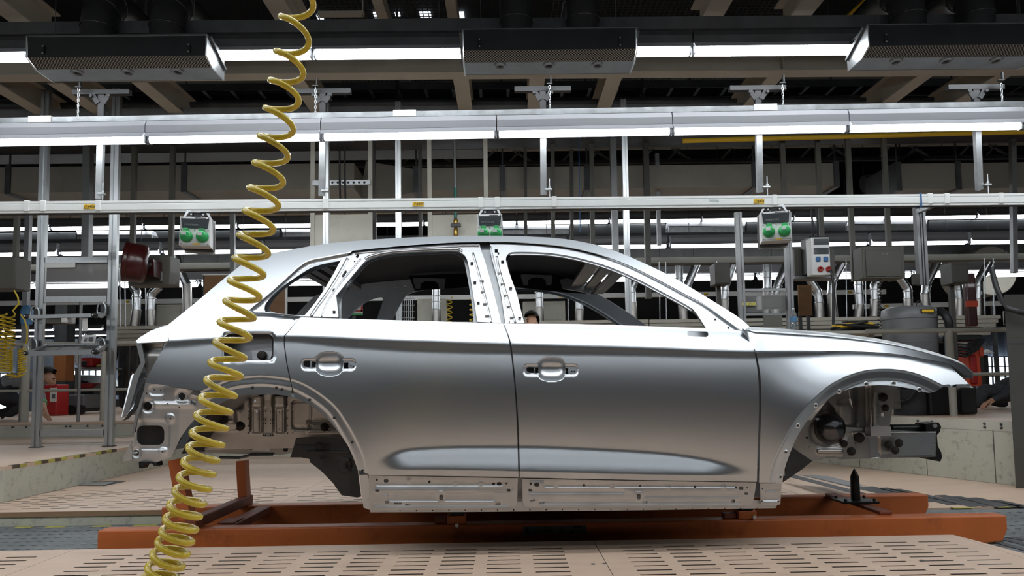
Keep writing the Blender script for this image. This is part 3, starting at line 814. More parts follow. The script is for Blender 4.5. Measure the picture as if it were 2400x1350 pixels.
band = lambda a, b: [[(x, float(f_(x)) + d_) for x in range(a if f_ in (crease, bandbot, belt) else max(a, 872), b, 8)] for f_, ds in ((belt, (7,)), (crease, (-4, 2.5)), (bandbot, (-5, 5)), (lowc, (-9, 4)), (flb, (-4, 4))) for d_ in ds]
rd = panel('rear_door', rdoor, d_rdoor, 'body_steel', car, holes=hr, grid=9, refine=[(660, 740, 1222, 845, 5), (700, 825, 840, 885, 3.2), (680, 885, 870, 1115, 5.5), (860, 1040, 1220, 1118, 5)], creases=band(672, 1196) + fl_cr(FLARE_R, -1) + fl_cr(FLARE_R, 1)[1:] + hcr(772, 853), cgrid=4)
fdoor = [(1181.5, 758.5), (1357, 759.5), (1506, 764), (1654, 770), (1738, 775)] + curve([(1738, 775), (1750, 789), (1763, 808), (1768, 824), (1777, 883), (1779, 957), (1776, 1046), (1774, 1129)], 4)[1:] + [(1500, 1125), (1219, 1119)] + \
    curve([(1219, 1119), (1216, 1011), (1211.5, 937), (1206.5, 878), (1200.5, 824), (1194.5, 792), (1181.5, 758.5)], 4)[1:-1]
fd = panel('front_door', fdoor, d_fdoor, 'body_steel', car, holes=hf + [[(1611, 777), (1613, 776), (1656, 777), (1660, 781), (1660, 786), (1656, 790), (1625, 789), (1611, 786)]], grid=9,
           refine=[(1180, 756, 1785, 850, 5), (1222, 838, 1360, 898, 3.2), (1216, 1040, 1785, 1130, 5)], creases=band(1206, 1766) + hcr(1293, 866), cgrid=4)
fender = curve([(1772, 824), (1839, 823.5), (1957, 824), (2046, 827), (2105, 832), (2165, 843), (2224, 855)], 4) + [(2236, 867), (2258, 888), (2281, 909), (2212, 906), (2190, 919)] + ARCH_F + [(1779, 1131)] + \
    curve([(1779, 1131), (1781, 1046), (1784, 957), (1782.5, 883), (1772, 824)], 4)[1:-1]
fn = panel('fender', fender, d_fender, 'body_steel', car, grid=9, refine=[(1770, 822, 2290, 925, 5), (1795, 900, 1960, 1135, 5)], creases=fl_cr(FLARE_F, 1) + fl_cr(FLARE_F, -1)[1:] + [[(x, float(crease(x)) + 3) for x in range(1784, 2216, 8)], [(x, float(bandbot(x)) + 5) for x in range(1784, 2190, 8)]], cgrid=5)
dot = MB().lathe([(.0001, -.001), (.0065, -.001), (.0065, .004)], axis='Y', seg=8).mesh('rivet', 'seal_black')
for px, py in ((1842, 1060), (1829, 1118), (1870, 998), (1912, 951), (1967, 918), (2030, 900), (2094, 898), (2155, 913)):
    p = P(px, py, float(d_fender(np.array([float(px)]), np.array([float(py)]))[0]) - .002)
    ring = MB().lathe([(.0065, -.001), (.011, -.003), (.0125, .001)], p, axis='Y', seg=12)
    obj('rivet_ring', ring, 'frame_steel', fn[0]); share('rivet', dot, fn[0], p)
for px, py in ((591, 909), (647, 909), (660, 913), (725, 937), (783, 979), (825, 1036), (849, 1103), (861, 1169)):
    dq = d_rdoor if px > 684 else d_quarter
    share('rivet', dot, (rd if px > 684 else bs)[0], P(px, py, float(dq(np.array([float(px)]), np.array([float(py)]))[0]) - .003))
# the arch strip goes on below the rear door, along the sill end
panel('arch_strip', [(861, 1112), (866, 1130), (872, 1197), (853, 1190)] + [p for p in ARCH_R[:9] if p[1] > 1112], lambda x, y: side(x, np.minimum(y, 1110)) + .024 + .00025 * (y - 1110), 'body_steel', car, grid=8)

# ---- hood: lofted across the car from the seam line
sx = [1740, 1748, 1757, 1764, 1771, 1785, 1800, 1839, 1880, 1928, 1987, 2046, 2076, 2120, 2165, 2200, 2224, 2245, 2260, 2272, 2280]
topy = spl([(1738, 764), (1757, 766), (1815, 769), (1878, 774), (1928, 777.5), (1987, 784), (2076, 797), (2165, 818), (2224, 837), (2260, 853), (2280, 872)])
seam = spl([(1738, 774.5), (1750, 789.5), (1757, 799.5), (1764, 810.5), (1771, 822), (1839, 821.5), (1957, 822), (2046, 825), (2105, 830), (2165, 841), (2224, 852.5), (2260, 876), (2280, 884)])
hb = MB(); NS = 22; ring = []
for x in sx:
    ys = float(seam(x)); yt = float(topy(x)); xx = min(x, 2300)
    Ya = float(side(np.array([float(min(x, 2224))]), np.array([min(max(ys, 800.), 853.)]))[0]) + max(0, (x - 2224)) * .0022
    A = P(x, ys, Ya); B = P(x, yt, Ya + .27); row = []
    # quadratic bulge from the seam to the silhouette, then flat across
    for k in range(11):
        t = k / 10; g = .155 * t + .845 * max(0, (t - .75) / .25)**2; yk = A.y + (B.y - A.y) * g; row.append(P(x, ys + (yt - ys) * t, yk))
    for k in range(1, 5):
        t = k / 5; row.append(Vector((B.x + .04 * t * max(0, 1 - (x - 1757) / 400) - .02 * t * max(0, (x - 2157) / 123), B.y + (YC - B.y) * t, B.z + .035 * t)))
    row = row + [Vector((p.x, 2 * YC - p.y, p.z)) for p in row[::-1]]
    ring.append(row)
n = len(ring[0]); vs = [p for r in ring for p in r]
hb.add(vs, [(i * n + j, i * n + j + 1, (i + 1) * n + j + 1, (i + 1) * n + j) for i in range(len(sx) - 1) for j in range(n - 1)], True)
vs2 = [p - Vector((0, 0, .012)) for p in vs]
hb.add(vs2, [(i * n + j, (i + 1) * n + j, (i + 1) * n + j + 1, i * n + j + 1) for i in range(len(sx) - 1) for j in range(n - 1)], True)
def edge_strip(mb, a, b): mb.add(a + b, [(i, i + 1, len(a) + i + 1, len(a) + i) for i in range(len(a) - 1)])
for idx in ([i * n for i in range(len(sx))], [i * n + n - 1 for i in range(len(sx))], list(range(n)), list(range((len(sx) - 1) * n, len(sx) * n))):
    edge_strip(hb, [vs[i] for i in idx], [vs2[i] for i in idx])
hood = obj('hood', hb, 'body_steel', car)
# hood nose lip (headlamp cut-out under the hood tip)
panel('headlamp_recess', [(2224, 853), (2245, 864), (2262, 876), (2279, 884), (2270, 888), (2258, 888), (2236, 867)], lambda x, y: side(np.minimum(x, 2224), np.minimum(y, 853)) + .03 + (x - 2224) * .002, 'warm_steel', car, grid=6)

# ---- roof
rb = MB(); rt = curve([(640, 593), (676, 586), (752, 573), (827, 565), (928, 558), (1004, 555), (1100, 552.5), (1201, 553), (1302, 558), (1365, 567), (1430, 584)], 4)
rows_ = []
for x, y in rt:
    Ya = float(side(np.array([x]), np.array([y + 3.]))[0]) + .002
    A = P(x, y + 6.0, Ya + .004); row = [A]
    for t in (.06, .15, .3, .5, .75, 1): row.append(Vector((A.x, A.y + (YC - A.y) * t, A.z + .012 * min(1, t * 8) + .028 * (1 - (1 - t)**2))))
    rows_.append(row + [Vector((p.x, 2 * YC - p.y, p.z)) for p in row[-2::-1]])
n = len(rows_[0]); vs = [p for r in rows_ for p in r]
rb.add(vs, [(i * n + j, i * n + j + 1, (i + 1) * n + j + 1, (i + 1) * n + j) for i in range(len(rows_) - 1) for j in range(n - 1)], True)
roof = obj('roof', rb, 'body_steel', car)
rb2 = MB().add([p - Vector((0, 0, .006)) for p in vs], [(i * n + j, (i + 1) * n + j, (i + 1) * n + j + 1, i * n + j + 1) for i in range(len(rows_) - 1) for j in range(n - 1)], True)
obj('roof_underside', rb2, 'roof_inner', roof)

# ---- door window frames
def d_frame(px, py): return side(px, py) + .018
def ridged(lines, w=3.0, h=-.007, base=d_frame):
    def f(px, py):
        y = base(px, py)
        for ln, ww, hh in lines: y = y + hh * sst(ww, ww * .35, dpoly(px, py, ln))
        return y
    return f
fw_in = curve([(1229, 757), (1224, 740), (1211, 689), (1196, 646), (1187, 616), (1186, 604), (1192, 595), (1206, 590.5), (1277, 592), (1340, 601), (1403, 617), (1453, 635), (1503, 658), (1554, 685), (1604, 712), (1624, 724)], 4)
fw_out = curve([(1726, 768), (1690, 742), (1651, 716), (1604, 692), (1529, 652), (1453, 617), (1377, 593), (1302, 579), (1201, 571), (1148, 571)], 4) 
ff = fw_in + [(1636, 740), (1656, 771), (1733, 775)] + fw_out + curve([(1148, 571), (1152, 601), (1172, 677), (1184, 754), (1185, 758)], 4)[1:]
fh = [rrect(x, y, 3.6, 4, 1) for x, y in ((1163, 588), (1178, 614), (1197, 677), (1218, 747))] + [circ(1676, 749, 3, 8), circ(1707, 769, 3, 8), rrect(1168, 594, 2, 2.5, .8)]
off = lambda ln, dx, dy: [(x + dx, y + dy) for x, y in ln]
c_out = curve([(1150, 576), (1158, 612), (1179, 690), (1194, 756)], 4); c_mid = curve([(1164, 600), (1172, 640), (1190, 700), (1208, 757)], 4)
ffr = panel('window_frame', ff, d_frame, 'frame_steel', (fd[0], fd[1]), holes=fh, grid=6, th=.012)
for ln, w_, h_ in ((offs(fw_in[6 * 4:], 5), 3.4, .010), (offs(fw_out, 4), 2.2, .007), (c_out, 1.8, .005), (c_mid, 3.4, .006)): bead('pressed_bead', ln, w_, h_, d_frame, 'frame_steel', fd)
rw_in = curve([(1119, 754), (1113, 714), (1105, 664), (1098, 622), (1092, 603), (1080, 592), (1060, 587), (953, 591), (903, 596), (868, 605)], 4) + curve([(868, 605), (853, 615), (827, 645), (800, 678), (788, 692)], 4)[1:] + [(788, 694), (793, 744)]
rw_out = curve([(712, 741), (727, 724), (752, 691), (777, 650), (800, 608), (812, 597), (830, 590), (928, 581), (1050, 573), (1124, 572)], 4)
rf = rw_in + rw_out + curve([(1124, 572), (1127, 585), (1139, 620), (1158, 690), (1171, 742), (1174, 757)], 4)[1:]
rh = [rrect(x, y, 3.4, 4, 1) for x, y in ((1106, 618), (1113, 663), (1121, 711))] + [rrect(838, 600, 3, 4.5, 1, ang=.5), rrect(807, 642, 3, 9, 3, ang=.55), rrect(783, 680, 3.4, 4, 1, ang=.5), rrect(783, 732, 3.6, 4, 1), circ(831, 613, 2, 6)]
d_mid = curve([(1108, 592), (1122, 640), (1138, 700), (1152, 757)], 4); d_lo = curve([(815, 605), (793, 645), (768, 685), (745, 716), (728, 741)], 4)
rfr = panel('window_frame', rf, d_frame, 'frame_steel', (rd[0], rd[1]), holes=rh, grid=6, th=.012)
for ln, w_, h_ in ((offs(rw_in[5 * 4:10 * 4], 5), 3.2, .010), (offs(rw_out[6 * 4:], 4), 2.2, .007), (d_mid, 3.4, .006), (d_lo, 4, .008), (curve([(846, 606), (822, 634), (794, 668), (768, 706), (753, 742)], 4), 2.2, .005)): bead('pressed_bead', ln, w_, h_, d_frame, 'frame_steel', rd)
# clips along the frame edges
ck = MB().box((-.011, -.004, -.004), (.011, .001, .004), .001).mesh('clip', 'stamped_steel')
for k, (px, py) in enumerate(((1129, 658), (1132, 684), (1137, 712), (1142, 740), (1172, 640), (1179, 665), (1186, 692), (1193, 718), (1200, 744))):
    share('clip', ck, ffr[0] if px > 1160 else rfr[0], P(px, py, float(side(np.array([float(px)]), np.array([float(py)]))[0]) + .012))
# B-pillar of the body between the doors
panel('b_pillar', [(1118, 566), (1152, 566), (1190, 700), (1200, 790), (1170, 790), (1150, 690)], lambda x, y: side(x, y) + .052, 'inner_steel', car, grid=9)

# ---- inner body ring (what one sees of the far side through the windows)
fo = curve([(1232, 775), (1224, 740), (1207, 680), (1193, 640), (1190, 612), (1198, 601), (1215, 597), (1277, 598), (1340, 607), (1403, 623), (1453, 641), (1520, 673), (1590, 712), (1640, 745), (1660, 775)], 3)
ro = curve([(1112, 775), (1106, 714), (1098, 664), (1090, 622), (1084, 606), (1072, 598), (1052, 594), (953, 599), (905, 604), (868, 615), (835, 650), (806, 688), (800, 710), (800, 772)], 3)
qo = curve([(632, 728), (648, 694), (690, 660), (738, 634), (790, 622), (772, 660), (745, 700), (722, 735), (690, 738)], 3, True)
ring_out = [(400, 800), (450, 735), (520, 672), (580, 625), (640, 604), (760, 583), (930, 569), (1100, 564), (1210, 564), (1310, 570), (1375, 580), (1440, 599), (1520, 636), (1600, 676), (1680, 722), (1745, 774), (1768, 830), (1768, 1185), (870, 1185), (845, 1060), (760, 960), (680, 918), (560, 915), (470, 930), (400, 910)]
hh = [rrect(935, 1, 1, 1, .4)]
holes_r = [rrect(x, y, a, b, c) for x, y, a, b, c in ((918, 586, 11, 4.5, 4), (868, 592, 3, 3, 1), (838, 597, 2.5, 2.5, 1), (1000, 580, 3, 3, 1), (770, 640, 9, 3.5, 3), (560, 690, 9, 4, 3), (545, 706, 7, 4, 3))]
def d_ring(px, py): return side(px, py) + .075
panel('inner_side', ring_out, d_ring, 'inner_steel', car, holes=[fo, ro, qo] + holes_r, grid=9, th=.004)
# far roof-rail brackets
def bracket(x0, x1, y0, Y):
    w = x1 - x0; h = .34 * w
    q = [(x0, y0), (x1, y0 + 2), (x1, y0 + 6), (x1 - .04 * w, y0 + h), (x1 - .2 * w, y0 + h), (x1 - .22 * w, y0 + .5 * h), (x1 - .34 * w, y0 + .32 * h), (x0 + .36 * w, y0 + .32 * h), (x0 + .24 * w, y0 + .5 * h), (x0 + .22 * w, y0 + h), (x0 + .08 * w, y0 + h), (x0, y0 + 6)]
    return MB().prism([P(a, b, Y) for a, b in q], (0, .004, 0))
for x0, x1, y0 in ((968, 1044, 651), (1221, 1295, 643)):
    obj('rail_bracket', bracket(x0, x1, y0, 4.60), 'stamped_steel', car)
# dark band of the far roof rail
for a, b, c, d in ((955, 645, 1105, 676),):
    obj('dark_rail_band', MB().prism([P(958, 646, 4.63), P(1112, 640, 4.63), P(1112, 672, 4.63), P(1060, 676, 4.63), P(972, 681, 4.63)], (0, .006, 0)), 'seal_black', car)
obj('dark_rail_band', MB().prism([P(1195, 634, 4.64), P(1300, 640, 4.64), P(1380, 662, 4.66), P(1400, 690, 4.66), P(1330, 686, 4.64), P(1200, 672, 4.64)], (0, .006, 0)), 'seal_black', car)
# front header with its ribs, from side to side under the windscreen edge
hd = MB()
hx0 = P(1418, 592, 3.60); hx1 = Vector((hx0.x, 2 * YC - hx0.y, hx0.z))
for dx, dz, w, h in ((-.06, -.035, .07, .02), (.03, -.05, .06, .02), (.10, -.075, .07, .02), (-.015, -.022, .03, .02)):
    hd.bar(hx0 + Vector((dx, .05, dz)), hx1 + Vector((dx, -.05, dz)), w, h)
obj('front_header', hd, 'warm_steel', car)
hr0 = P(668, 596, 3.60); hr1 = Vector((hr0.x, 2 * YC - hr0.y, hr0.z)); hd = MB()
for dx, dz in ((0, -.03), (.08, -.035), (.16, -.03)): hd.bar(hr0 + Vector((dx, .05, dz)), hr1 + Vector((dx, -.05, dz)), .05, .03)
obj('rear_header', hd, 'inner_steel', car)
obj('header_bracket', MB().prism([P(1312, 655, 4.56), P(1330, 652, 4.56), P(1390, 668, 4.56), P(1384, 690, 4.56), P(1368, 684, 4.56), P(1320, 676, 4.56)], (0, .03, 0)), 'stamped_steel', car)

# ---- lower door panels (bare stampings under the skins)
EMB = [.5]
def emboss(base, caps):
    k_ = EMB[0]
    def f(px, py):
        y = base(px, py)
        for (cx, cy, hx, hy, r, h, sm) in caps: y = y + h * k_ * sst(sm, -sm, sdbox(px, py, cx, cy, hx, hy, r))
        return y
    f.caps = caps
    return f
def d_low(px, py): return side(px, np.full_like(py, 1112.0)) + .022 + .00012 * (py - 1115)
rlow = curve([(864, 1114), (1214, 1121)], 2) + [(1213, 1140), (1212, 1180), (1206, 1188), (1100, 1193), (880, 1197), (870, 1196), (866, 1188)]
panel('sill_panel', rlow, emboss(d_low, [(1030, 1133, 150, 6, 5, .008, 2.5), (1040, 1150, 165, 5, 5, -.006, 4), (1035, 1166, 125, 9, 7, .010, 4), (1160, 1149, 40, 5, 5, .006, 2), (1034, 1163, 8, 12, 6, -.008, 3), (905, 1163, 6, 4, 3, -.006, 2), (930, 1163, 5, 3, 2, -.006, 2), (958, 1129, 5, 4, 3, -.006, 2), (1067, 1132, 5, 4, 3, -.006, 2), (1127, 1133, 5, 4, 3, -.006, 2), (1035, 1183, 160, 3, 3, .006, 3)]),
      'stamped_steel', (rd[0], rd[1]), holes=[rrect(905, 1127, 5.5, 4, 3.5), circ(883, 1125, 3, 8), circ(1006, 1129, 3, 8), circ(1157, 1134, 3.4, 8), rrect(1170, 1134, 5.5, 4, 3.5), circ(1187, 1133, 2.6, 8), rrect(884, 1150, 5, 2.8, 2.5), rrect(1192, 1149, 4.6, 2.8, 2.5), rrect(1034, 1166, 4.5, 6.5, 4), rrect(933, 1180, 9, 2, .8), rrect(956, 1183, 6, 2.2, .8), rrect(907, 1177, 5, 3.2, 2), rrect(1167, 1180, 6, 3, 1)], grid=6, th=.003)
flow = [(1224, 1122), (1500, 1127), (1772, 1131), (1770, 1150), (1764, 1178), (1757, 1185), (1500, 1187), (1240, 1189), (1230, 1186), (1225, 1176)]
panel('sill_panel', flow, emboss(d_low, [(1500, 1137, 225, 5.5, 4, .008, 2.5), (1350, 1152, 112, 5, 4, .006, 3), (1620, 1162, 110, 5, 4, .006, 3), (1500, 1176, 235, 5, 4, .007, 3), (1258, 1136, 16, 8, 6, -.006, 3), (1497, 1164, 10, 12, 6, -.007, 3), (1303, 1136, 5, 5, 3, -.006, 2), (1435, 1137, 5, 5, 3, -.006, 2), (1565, 1141, 5, 5, 3, -.006, 2), (1695, 1141, 5, 5, 3, -.006, 2)]),
      'stamped_steel', (fd[0], fd[1]), holes=[rrect(1258, 1136, 6, 4.5, 4), circ(1244, 1134, 2.6, 8), circ(1369, 1137, 3, 8), circ(1500, 1139, 3, 8), circ(1629, 1141, 3, 8), rrect(1243, 1149, 4.8, 2.8, 2.5), rrect(1497, 1164, 4.5, 6.5, 4), circ(1725, 1143, 3, 8), rrect(1737, 1144, 5.5, 4, 3.5), circ(1751, 1143, 2.4, 8), rrect(1749, 1157, 4.6, 3, 2.5), rrect(1248, 1173, 6, 2.2, 1, ang=-.2), rrect(1270, 1178, 6, 2.4, 1), rrect(1718, 1174, 4, 4, 1), rrect(1512, 1177, 6, 3, 2)], grid=6, th=.003)
panel('fender_bracket', [(1781, 1133), (1832, 1133), (1829, 1182), (1816, 1185), (1783, 1183)], emboss(d_low, [(1806, 1166, 20, 8, 6, .010, 3), (1806, 1158, 12, 6, 5, -.006, 3)]), 'stamped_steel', (fn[0], fn[1]), holes=[circ(1787, 1145, 2.2, 8), circ(1786, 1175, 2.2, 8), circ(1824, 1175, 2.2, 8)], grid=6, th=.003)
# rocker flange and sill box
def d_rock(px, py): return side(px, np.full_like(py, 1112.0)) + .045
panel('rocker_flange', [(868, 1180), (1214, 1176), (1775, 1172), (1822, 1182), (1818, 1191), (1500, 1196), (1100, 1200), (868, 1201)], d_rock, 'stamped_steel', car, holes=[circ(x, 1197 - (x - 900) * .006, 1.8, 6) for x in range(900, 1800, 38)], grid=9, th=.004)
sl = MB(); A = P(866, 1150, 3.32); B = P(1822, 1150, 3.32)
za = P(1200, 1185, 3.32).z
obj('sill_box', MB().box((A.x, 3.335, za + .02), (B.x, 3.46, za + .16)), 'inner_steel', car)
obj('sill_box', MB().box((A.x, 2 * YC - 3.335, za + .02), (B.x, 2 * YC - 3.46, za + .16)), 'inner_steel', car)
obj('floor_pan', MB().box((A.x + .03, 3.47, za + .10), (B.x + .1, 2 * YC - 3.47, za + .14)), 'inner_steel', car)
obj('bulkhead', MB().box((B.x - .05, 3.42, za + .15), (B.x - .02, 2 * YC - 3.42, za + .80)), 'inner_steel', car)

EMB[0] = 1.0
# ---- fuel filler bowl
fu = MB(); qf = rrect(583, 814, 58, 31, 13, 4)
Yq = 3.28
a = [P(x, y, Yq) for x, y in qf]; b = [P(583 + (x - 583) * .9, 816 + (y - 814) * .85, Yq + .09) for x, y in qf]; nq = len(a)
fu.add(a + b, [(i, (i + 1) % nq, nq + (i + 1) % nq, nq + i) for i in range(nq)], True); fu.add(b, [tuple(range(nq))])
bowl = obj('filler_bowl', fu, 'black_primer', bs_n)
obj('filler_neck', MB().lathe([(.020, .03), (.022, -.014), (.012, -.018), (.0001, -.016)], P(615, 833, Yq + .045), axis='Y', seg=14), 'scorch_black', bs_n)
obj('filler_strap', MB().prism([P(590, 822, Yq + .06), P(640, 822, Yq + .05), P(632, 846, Yq + .04), P(592, 846, Yq + .05)], (0, .02, 0)), 'inner_steel', bs_n)
# ---- tail gate: side profile swept across the car
def across(pts, Ya, m, name, parent=car, inset=0.0):
    near = [P(x, y, Ya) for x, y in pts]; mb = MB(); n = len(near); secs = []
    for t in (0, .12, .3, .5, .7, .88, 1):
        sft = -.10 * (1 - (2 * t - 1)**2) * 1.0
        secs.append([Vector((p.x + sft, Ya + t * 2 * (YC - Ya), p.z)) for p in near])
    vs = [p for s in secs for p in s]
    mb.add(vs, [(i * n + j, i * n + (j + 1) % n, (i + 1) * n + (j + 1) % n, (i + 1) * n + j) for i in range(len(secs) - 1) for j in range(n)])
    mb.add(secs[0], [tuple(range(n))]); mb.add(secs[-1], [tuple(range(n))[::-1]])
    return obj(name, mb, m, parent)
tg = panel('tailgate', [(394, 763), (387, 763), (355, 774), (327, 791), (318, 800), (322, 804), (384, 801), (394, 799)], lambda x, y: 3.40 + (394 - x) * .0009 + (800 - y) * .0011, 'body_steel', car, grid=6, th=.01)
panel('tail_lamp_recess', [(319, 800), (384, 802), (378, 824), (360, 856), (346, 886), (340, 874), (347, 873), (334, 852), (326, 826)], lambda x, y: 3.44 + (384 - x) * .0010 + .03 * sst(20, 0, np.abs(y - 815)), 'warm_steel', (tg[0], tg[1]), grid=6, th=.006)
panel('tailgate_lower', [(307, 881), (312, 876), (347, 873), (342, 888), (322, 922), (312, 956), (298, 971), (284, 978), (292, 945)], lambda x, y: 3.42 + (347 - x) * .0009 + (978 - y) * .0008, 'frame_steel', (tg[0], tg[1]), grid=6, th=.012)
panel('lamp_corner', [(310, 880), (314, 876.5), (345, 874), (342, 884), (334, 888), (312, 889)], lambda x, y: 3.485 + (347 - x) * .0009 + (890 - y) * .0010, 'body_steel', (tg[0], tg[1]), grid=6, th=.006)
tgp = [(330, 795), (318, 800), (330, 850), (312, 880), (286, 976), (300, 972), (325, 885), (340, 850), (332, 806)]
across(tgp, 3.47, 'inner_steel', 'tailgate_shell', tg[0])
panel('tailgate_edge', [(343, 890), (349, 886), (338, 926), (318, 960), (300, 982), (288, 986), (300, 972), (314, 956), (324, 922)], lambda x, y: 3.47 + x * 0, 'seal_black', (tg[0], tg[1]), grid=8, th=.006)
panel('rear_frame_edge', [(342, 900), (349, 900), (340, 930), (321, 982), (316, 1012), (310, 1016), (316, 975)], lambda x, y: 3.455 + x * 0, 'inner_steel', car, grid=8, th=.01)

# ---- bumper mounting panel at the rear corner
def d_corner(px, py): return 3.375 + .0009 * np.maximum(0, 420 - px) + .00018 * (py - 900)
corner = [(340, 897), (469, 917), (488, 962), (457, 982), (438, 1004), (422, 1028), (406, 1063), (402, 1072), (364, 1084), (309, 1078), (313, 1040), (315, 1012), (320, 980), (336, 930)]
cp_ = panel('bumper_mount', corner, emboss(d_corner, [(353, 1020, 44, 34, 16, .007, 4), (347, 952, 15, 15, 14, .008, 4), (426, 929, 15, 15, 14, .008, 4), (399, 980, 10, 10, 9, -.008, 3), (368, 915, 18, 11, 9, .008, 4), (404, 948, 52, 4, 3, -.014, 6), (320, 1061, 11, 11, 10, .006, 3), (382, 1058, 10, 10, 9, -.006, 3), (455, 940, 6, 12, 6, .006, 4)]), 'stamped_steel', car,
      holes=[rrect(353, 1020, 32, 23, 15, 5), circ(346, 952, 10, 14), circ(426, 929, 8.5, 14), circ(319, 1061, 7, 12), circ(399, 981, 2, 8), circ(381, 1059, 2.2, 8), circ(343, 922, 2, 6), circ(383, 936, 1.8, 6), circ(361, 914, 2, 6), circ(376, 915, 2, 6), circ(420, 955, 2, 6), circ(392, 946, 2, 6)], grid=6, th=.003)
obj('corner_box', MB().prism([P(330, 905, 3.52), P(470, 925, 3.52), P(430, 1010, 3.52), P(400, 1068, 3.52), P(312, 1072, 3.52), P(318, 985, 3.52)], (0, .02, 0)), 'black_primer', car)
obj('latch_pin', MB().tube([P(306, 1063, 3.40), P(320, 1061, 3.46)], .006, 8), 'galvanised', cp_[0])
hk = MB().prism([P(325, 1082, 3.46), P(368, 1082, 3.46), P(371, 1092, 3.46), P(362, 1093, 3.46), P(355, 1086, 3.46), P(338, 1090, 3.46), P(334, 1098, 3.46), P(331, 1098, 3.46), P(330, 1090, 3.46), P(326, 1098, 3.46)], (0, .05, 0))
obj('tow_hook', hk, 'cast_black', cp_[0])
panel('corner_flange', [(289, 1070), (300, 1050), (309, 1030), (309, 1078), (290, 1082)], lambda x, y: 3.50 + x * 0, 'stamped_steel', cp_[0], grid=8, th=.003, mirror=False)

# ---- rear wheel house
def d_wh(px, py): return 3.66 + .00012 * (px - 600) + .0002 * (py - 980)
chan = []
for cx in (601, 655):
    chan += [(cx, 970, 13, 44, 6, -.028, 3), (cx, 985, 8, 28, 5, .012, 2.5), (cx, 940, 17, 14, 4, -.012, 4)]
wh = [(440, 1062), (452, 1030), (470, 1000), (500, 955), (520, 925), (560, 905), (690, 905), (735, 935), (780, 975), (815, 1030), (818, 1060), (806, 1036), (754, 1027), (694, 1030), (690, 1050), (600, 1052), (470, 1055)]
whp = panel('wheel_house', wh, emboss(d_wh, chan + [(707, 972, 22, 33, 8, .020, 3), (707, 972, 20, 31, 8, -.012, 3), (540, 965, 12, 26, 8, -.030, 7), (562, 940, 6, 18, 5, .02, 5), (530, 998, 26, 10, 6, -.016, 6), (628, 975, 11, 44, 4, .006, 3), (780, 1010, 60, 4, 3, -.01, 3), (760, 988, 40, 3, 2, .012, 3)]), 'warm_steel', car,
      holes=[circ(x, y, 2.4, 8) for x, y in ((601, 965), (655, 965), (601, 1006), (655, 1006), (652, 938), (598, 940), (628, 926))], grid=5, th=.004)
plug = MB().lathe([(.0001, -.010), (.008, -.012), (.012, -.006), (.020, -.004), (.024, 0)], axis='Y', seg=14).mesh('scorched_stud', 'scorch_black')
def studs(lst, Y, parent):
    for px, py, r in lst: share('scorched_stud', plug, parent, P(px, py, Y), scale=(r / 10.5,) * 3)
studs([(562, 999, 11), (761, 1001, 10)], 3.655, whp[0])
spot = MB().lathe([(.0001, -.002), (.0026, -.002), (.0034, .001)], axis='Y', seg=6).mesh('spot_weld', 'seal_black')
for px in (617, 622, 634, 640): 
    for py in (964, 984, 992, 1020): share('spot_weld', spot, whp[0], P(px, py, 3.645))
for py in range(930, 1030, 17):
    for px in (583, 674, 581, 686): share('spot_weld', spot, whp[0], P(px, py, 3.652))
obj('wheel_house_arch', (lambda mb: mb)(MB()).add(
    [P(x, y, 3.33) for x, y in ARCH_R[4:]] + [P(x, y, 3.33) + Vector((0, .34, 0)) for x, y in ARCH_R[4:]],
    [(i, i + 1, len(ARCH_R[4:]) + i + 1, len(ARCH_R[4:]) + i) for i in range(len(ARCH_R[4:]) - 1)], True), 'inner_steel', car)
lin = curve([(490, 968), (462, 1000), (440, 1035), (425, 1064)], 4)
obj('wheel_house_liner', MB().add([P(x, y, 3.38) for x, y in lin] + [P(x + 55, y - 6, 3.68) for x, y in lin], [(i, i + 1, len(lin) + i + 1, len(lin) + i) for i in range(len(lin) - 1)], True), 'black_primer', car)
def boxpx(x0, y0, x1, y1, Ya, Yb):
    return MB().prism([P(x0, y0, Ya), P(x1, y0, Ya), P(x1, y1, Ya), P(x0, y1, Ya)], (0, Yb - Ya, 0))
lr = obj('rear_rail', MB().prism([P(478, 1034, 3.70), P(690, 1028, 3.70), P(684, 1062, 3.70), P(660, 1066, 3.70), P(480, 1062, 3.70)], (0, .10, 0)), 'warm_steel', car)
obj('rear_rail', MB().prism([P(478, 1034, 3.70) + Vector((0, .88, 0)), P(690, 1028, 3.70) + Vector((0, .88, 0)), P(684, 1062, 3.70) + Vector((0, .88, 0)), P(480, 1062, 3.70) + Vector((0, .88, 0))], (0, -.10, 0)), 'inner_steel', car)
studs([(530, 1044, 9), (588, 1044, 10), (660, 1041, 10), (669, 1053, 6)], 3.698, lr)
obj('rail_patch', boxpx(592, 1036, 632, 1057, 3.694, 3.698), 'stamped_steel', lr)
obj('rear_floor', MB().box((P(420, 1000, 3.7).x, 3.78, P(600, 1060, 3.8).z), (P(860, 1000, 3.7).x, 2 * YC - 3.78, P(600, 1050, 3.8).z)), 'inner_steel', car)
obj('tail_panel', MB().box((P(335, 1000, 3.5).x, 3.54, P(400, 1065, 3.5).z), (P(335, 1000, 3.5).x + .03, 2 * YC - 3.54, P(400, 920, 3.5).z)), 'inner_steel', car)
obj('brake_pipe', MB().tube([P(515, 1072, 3.66), P(560, 1073, 3.66), P(590, 1066, 3.68), P(640, 1065, 3.69)], .007, 8), 'dark_steel', lr)
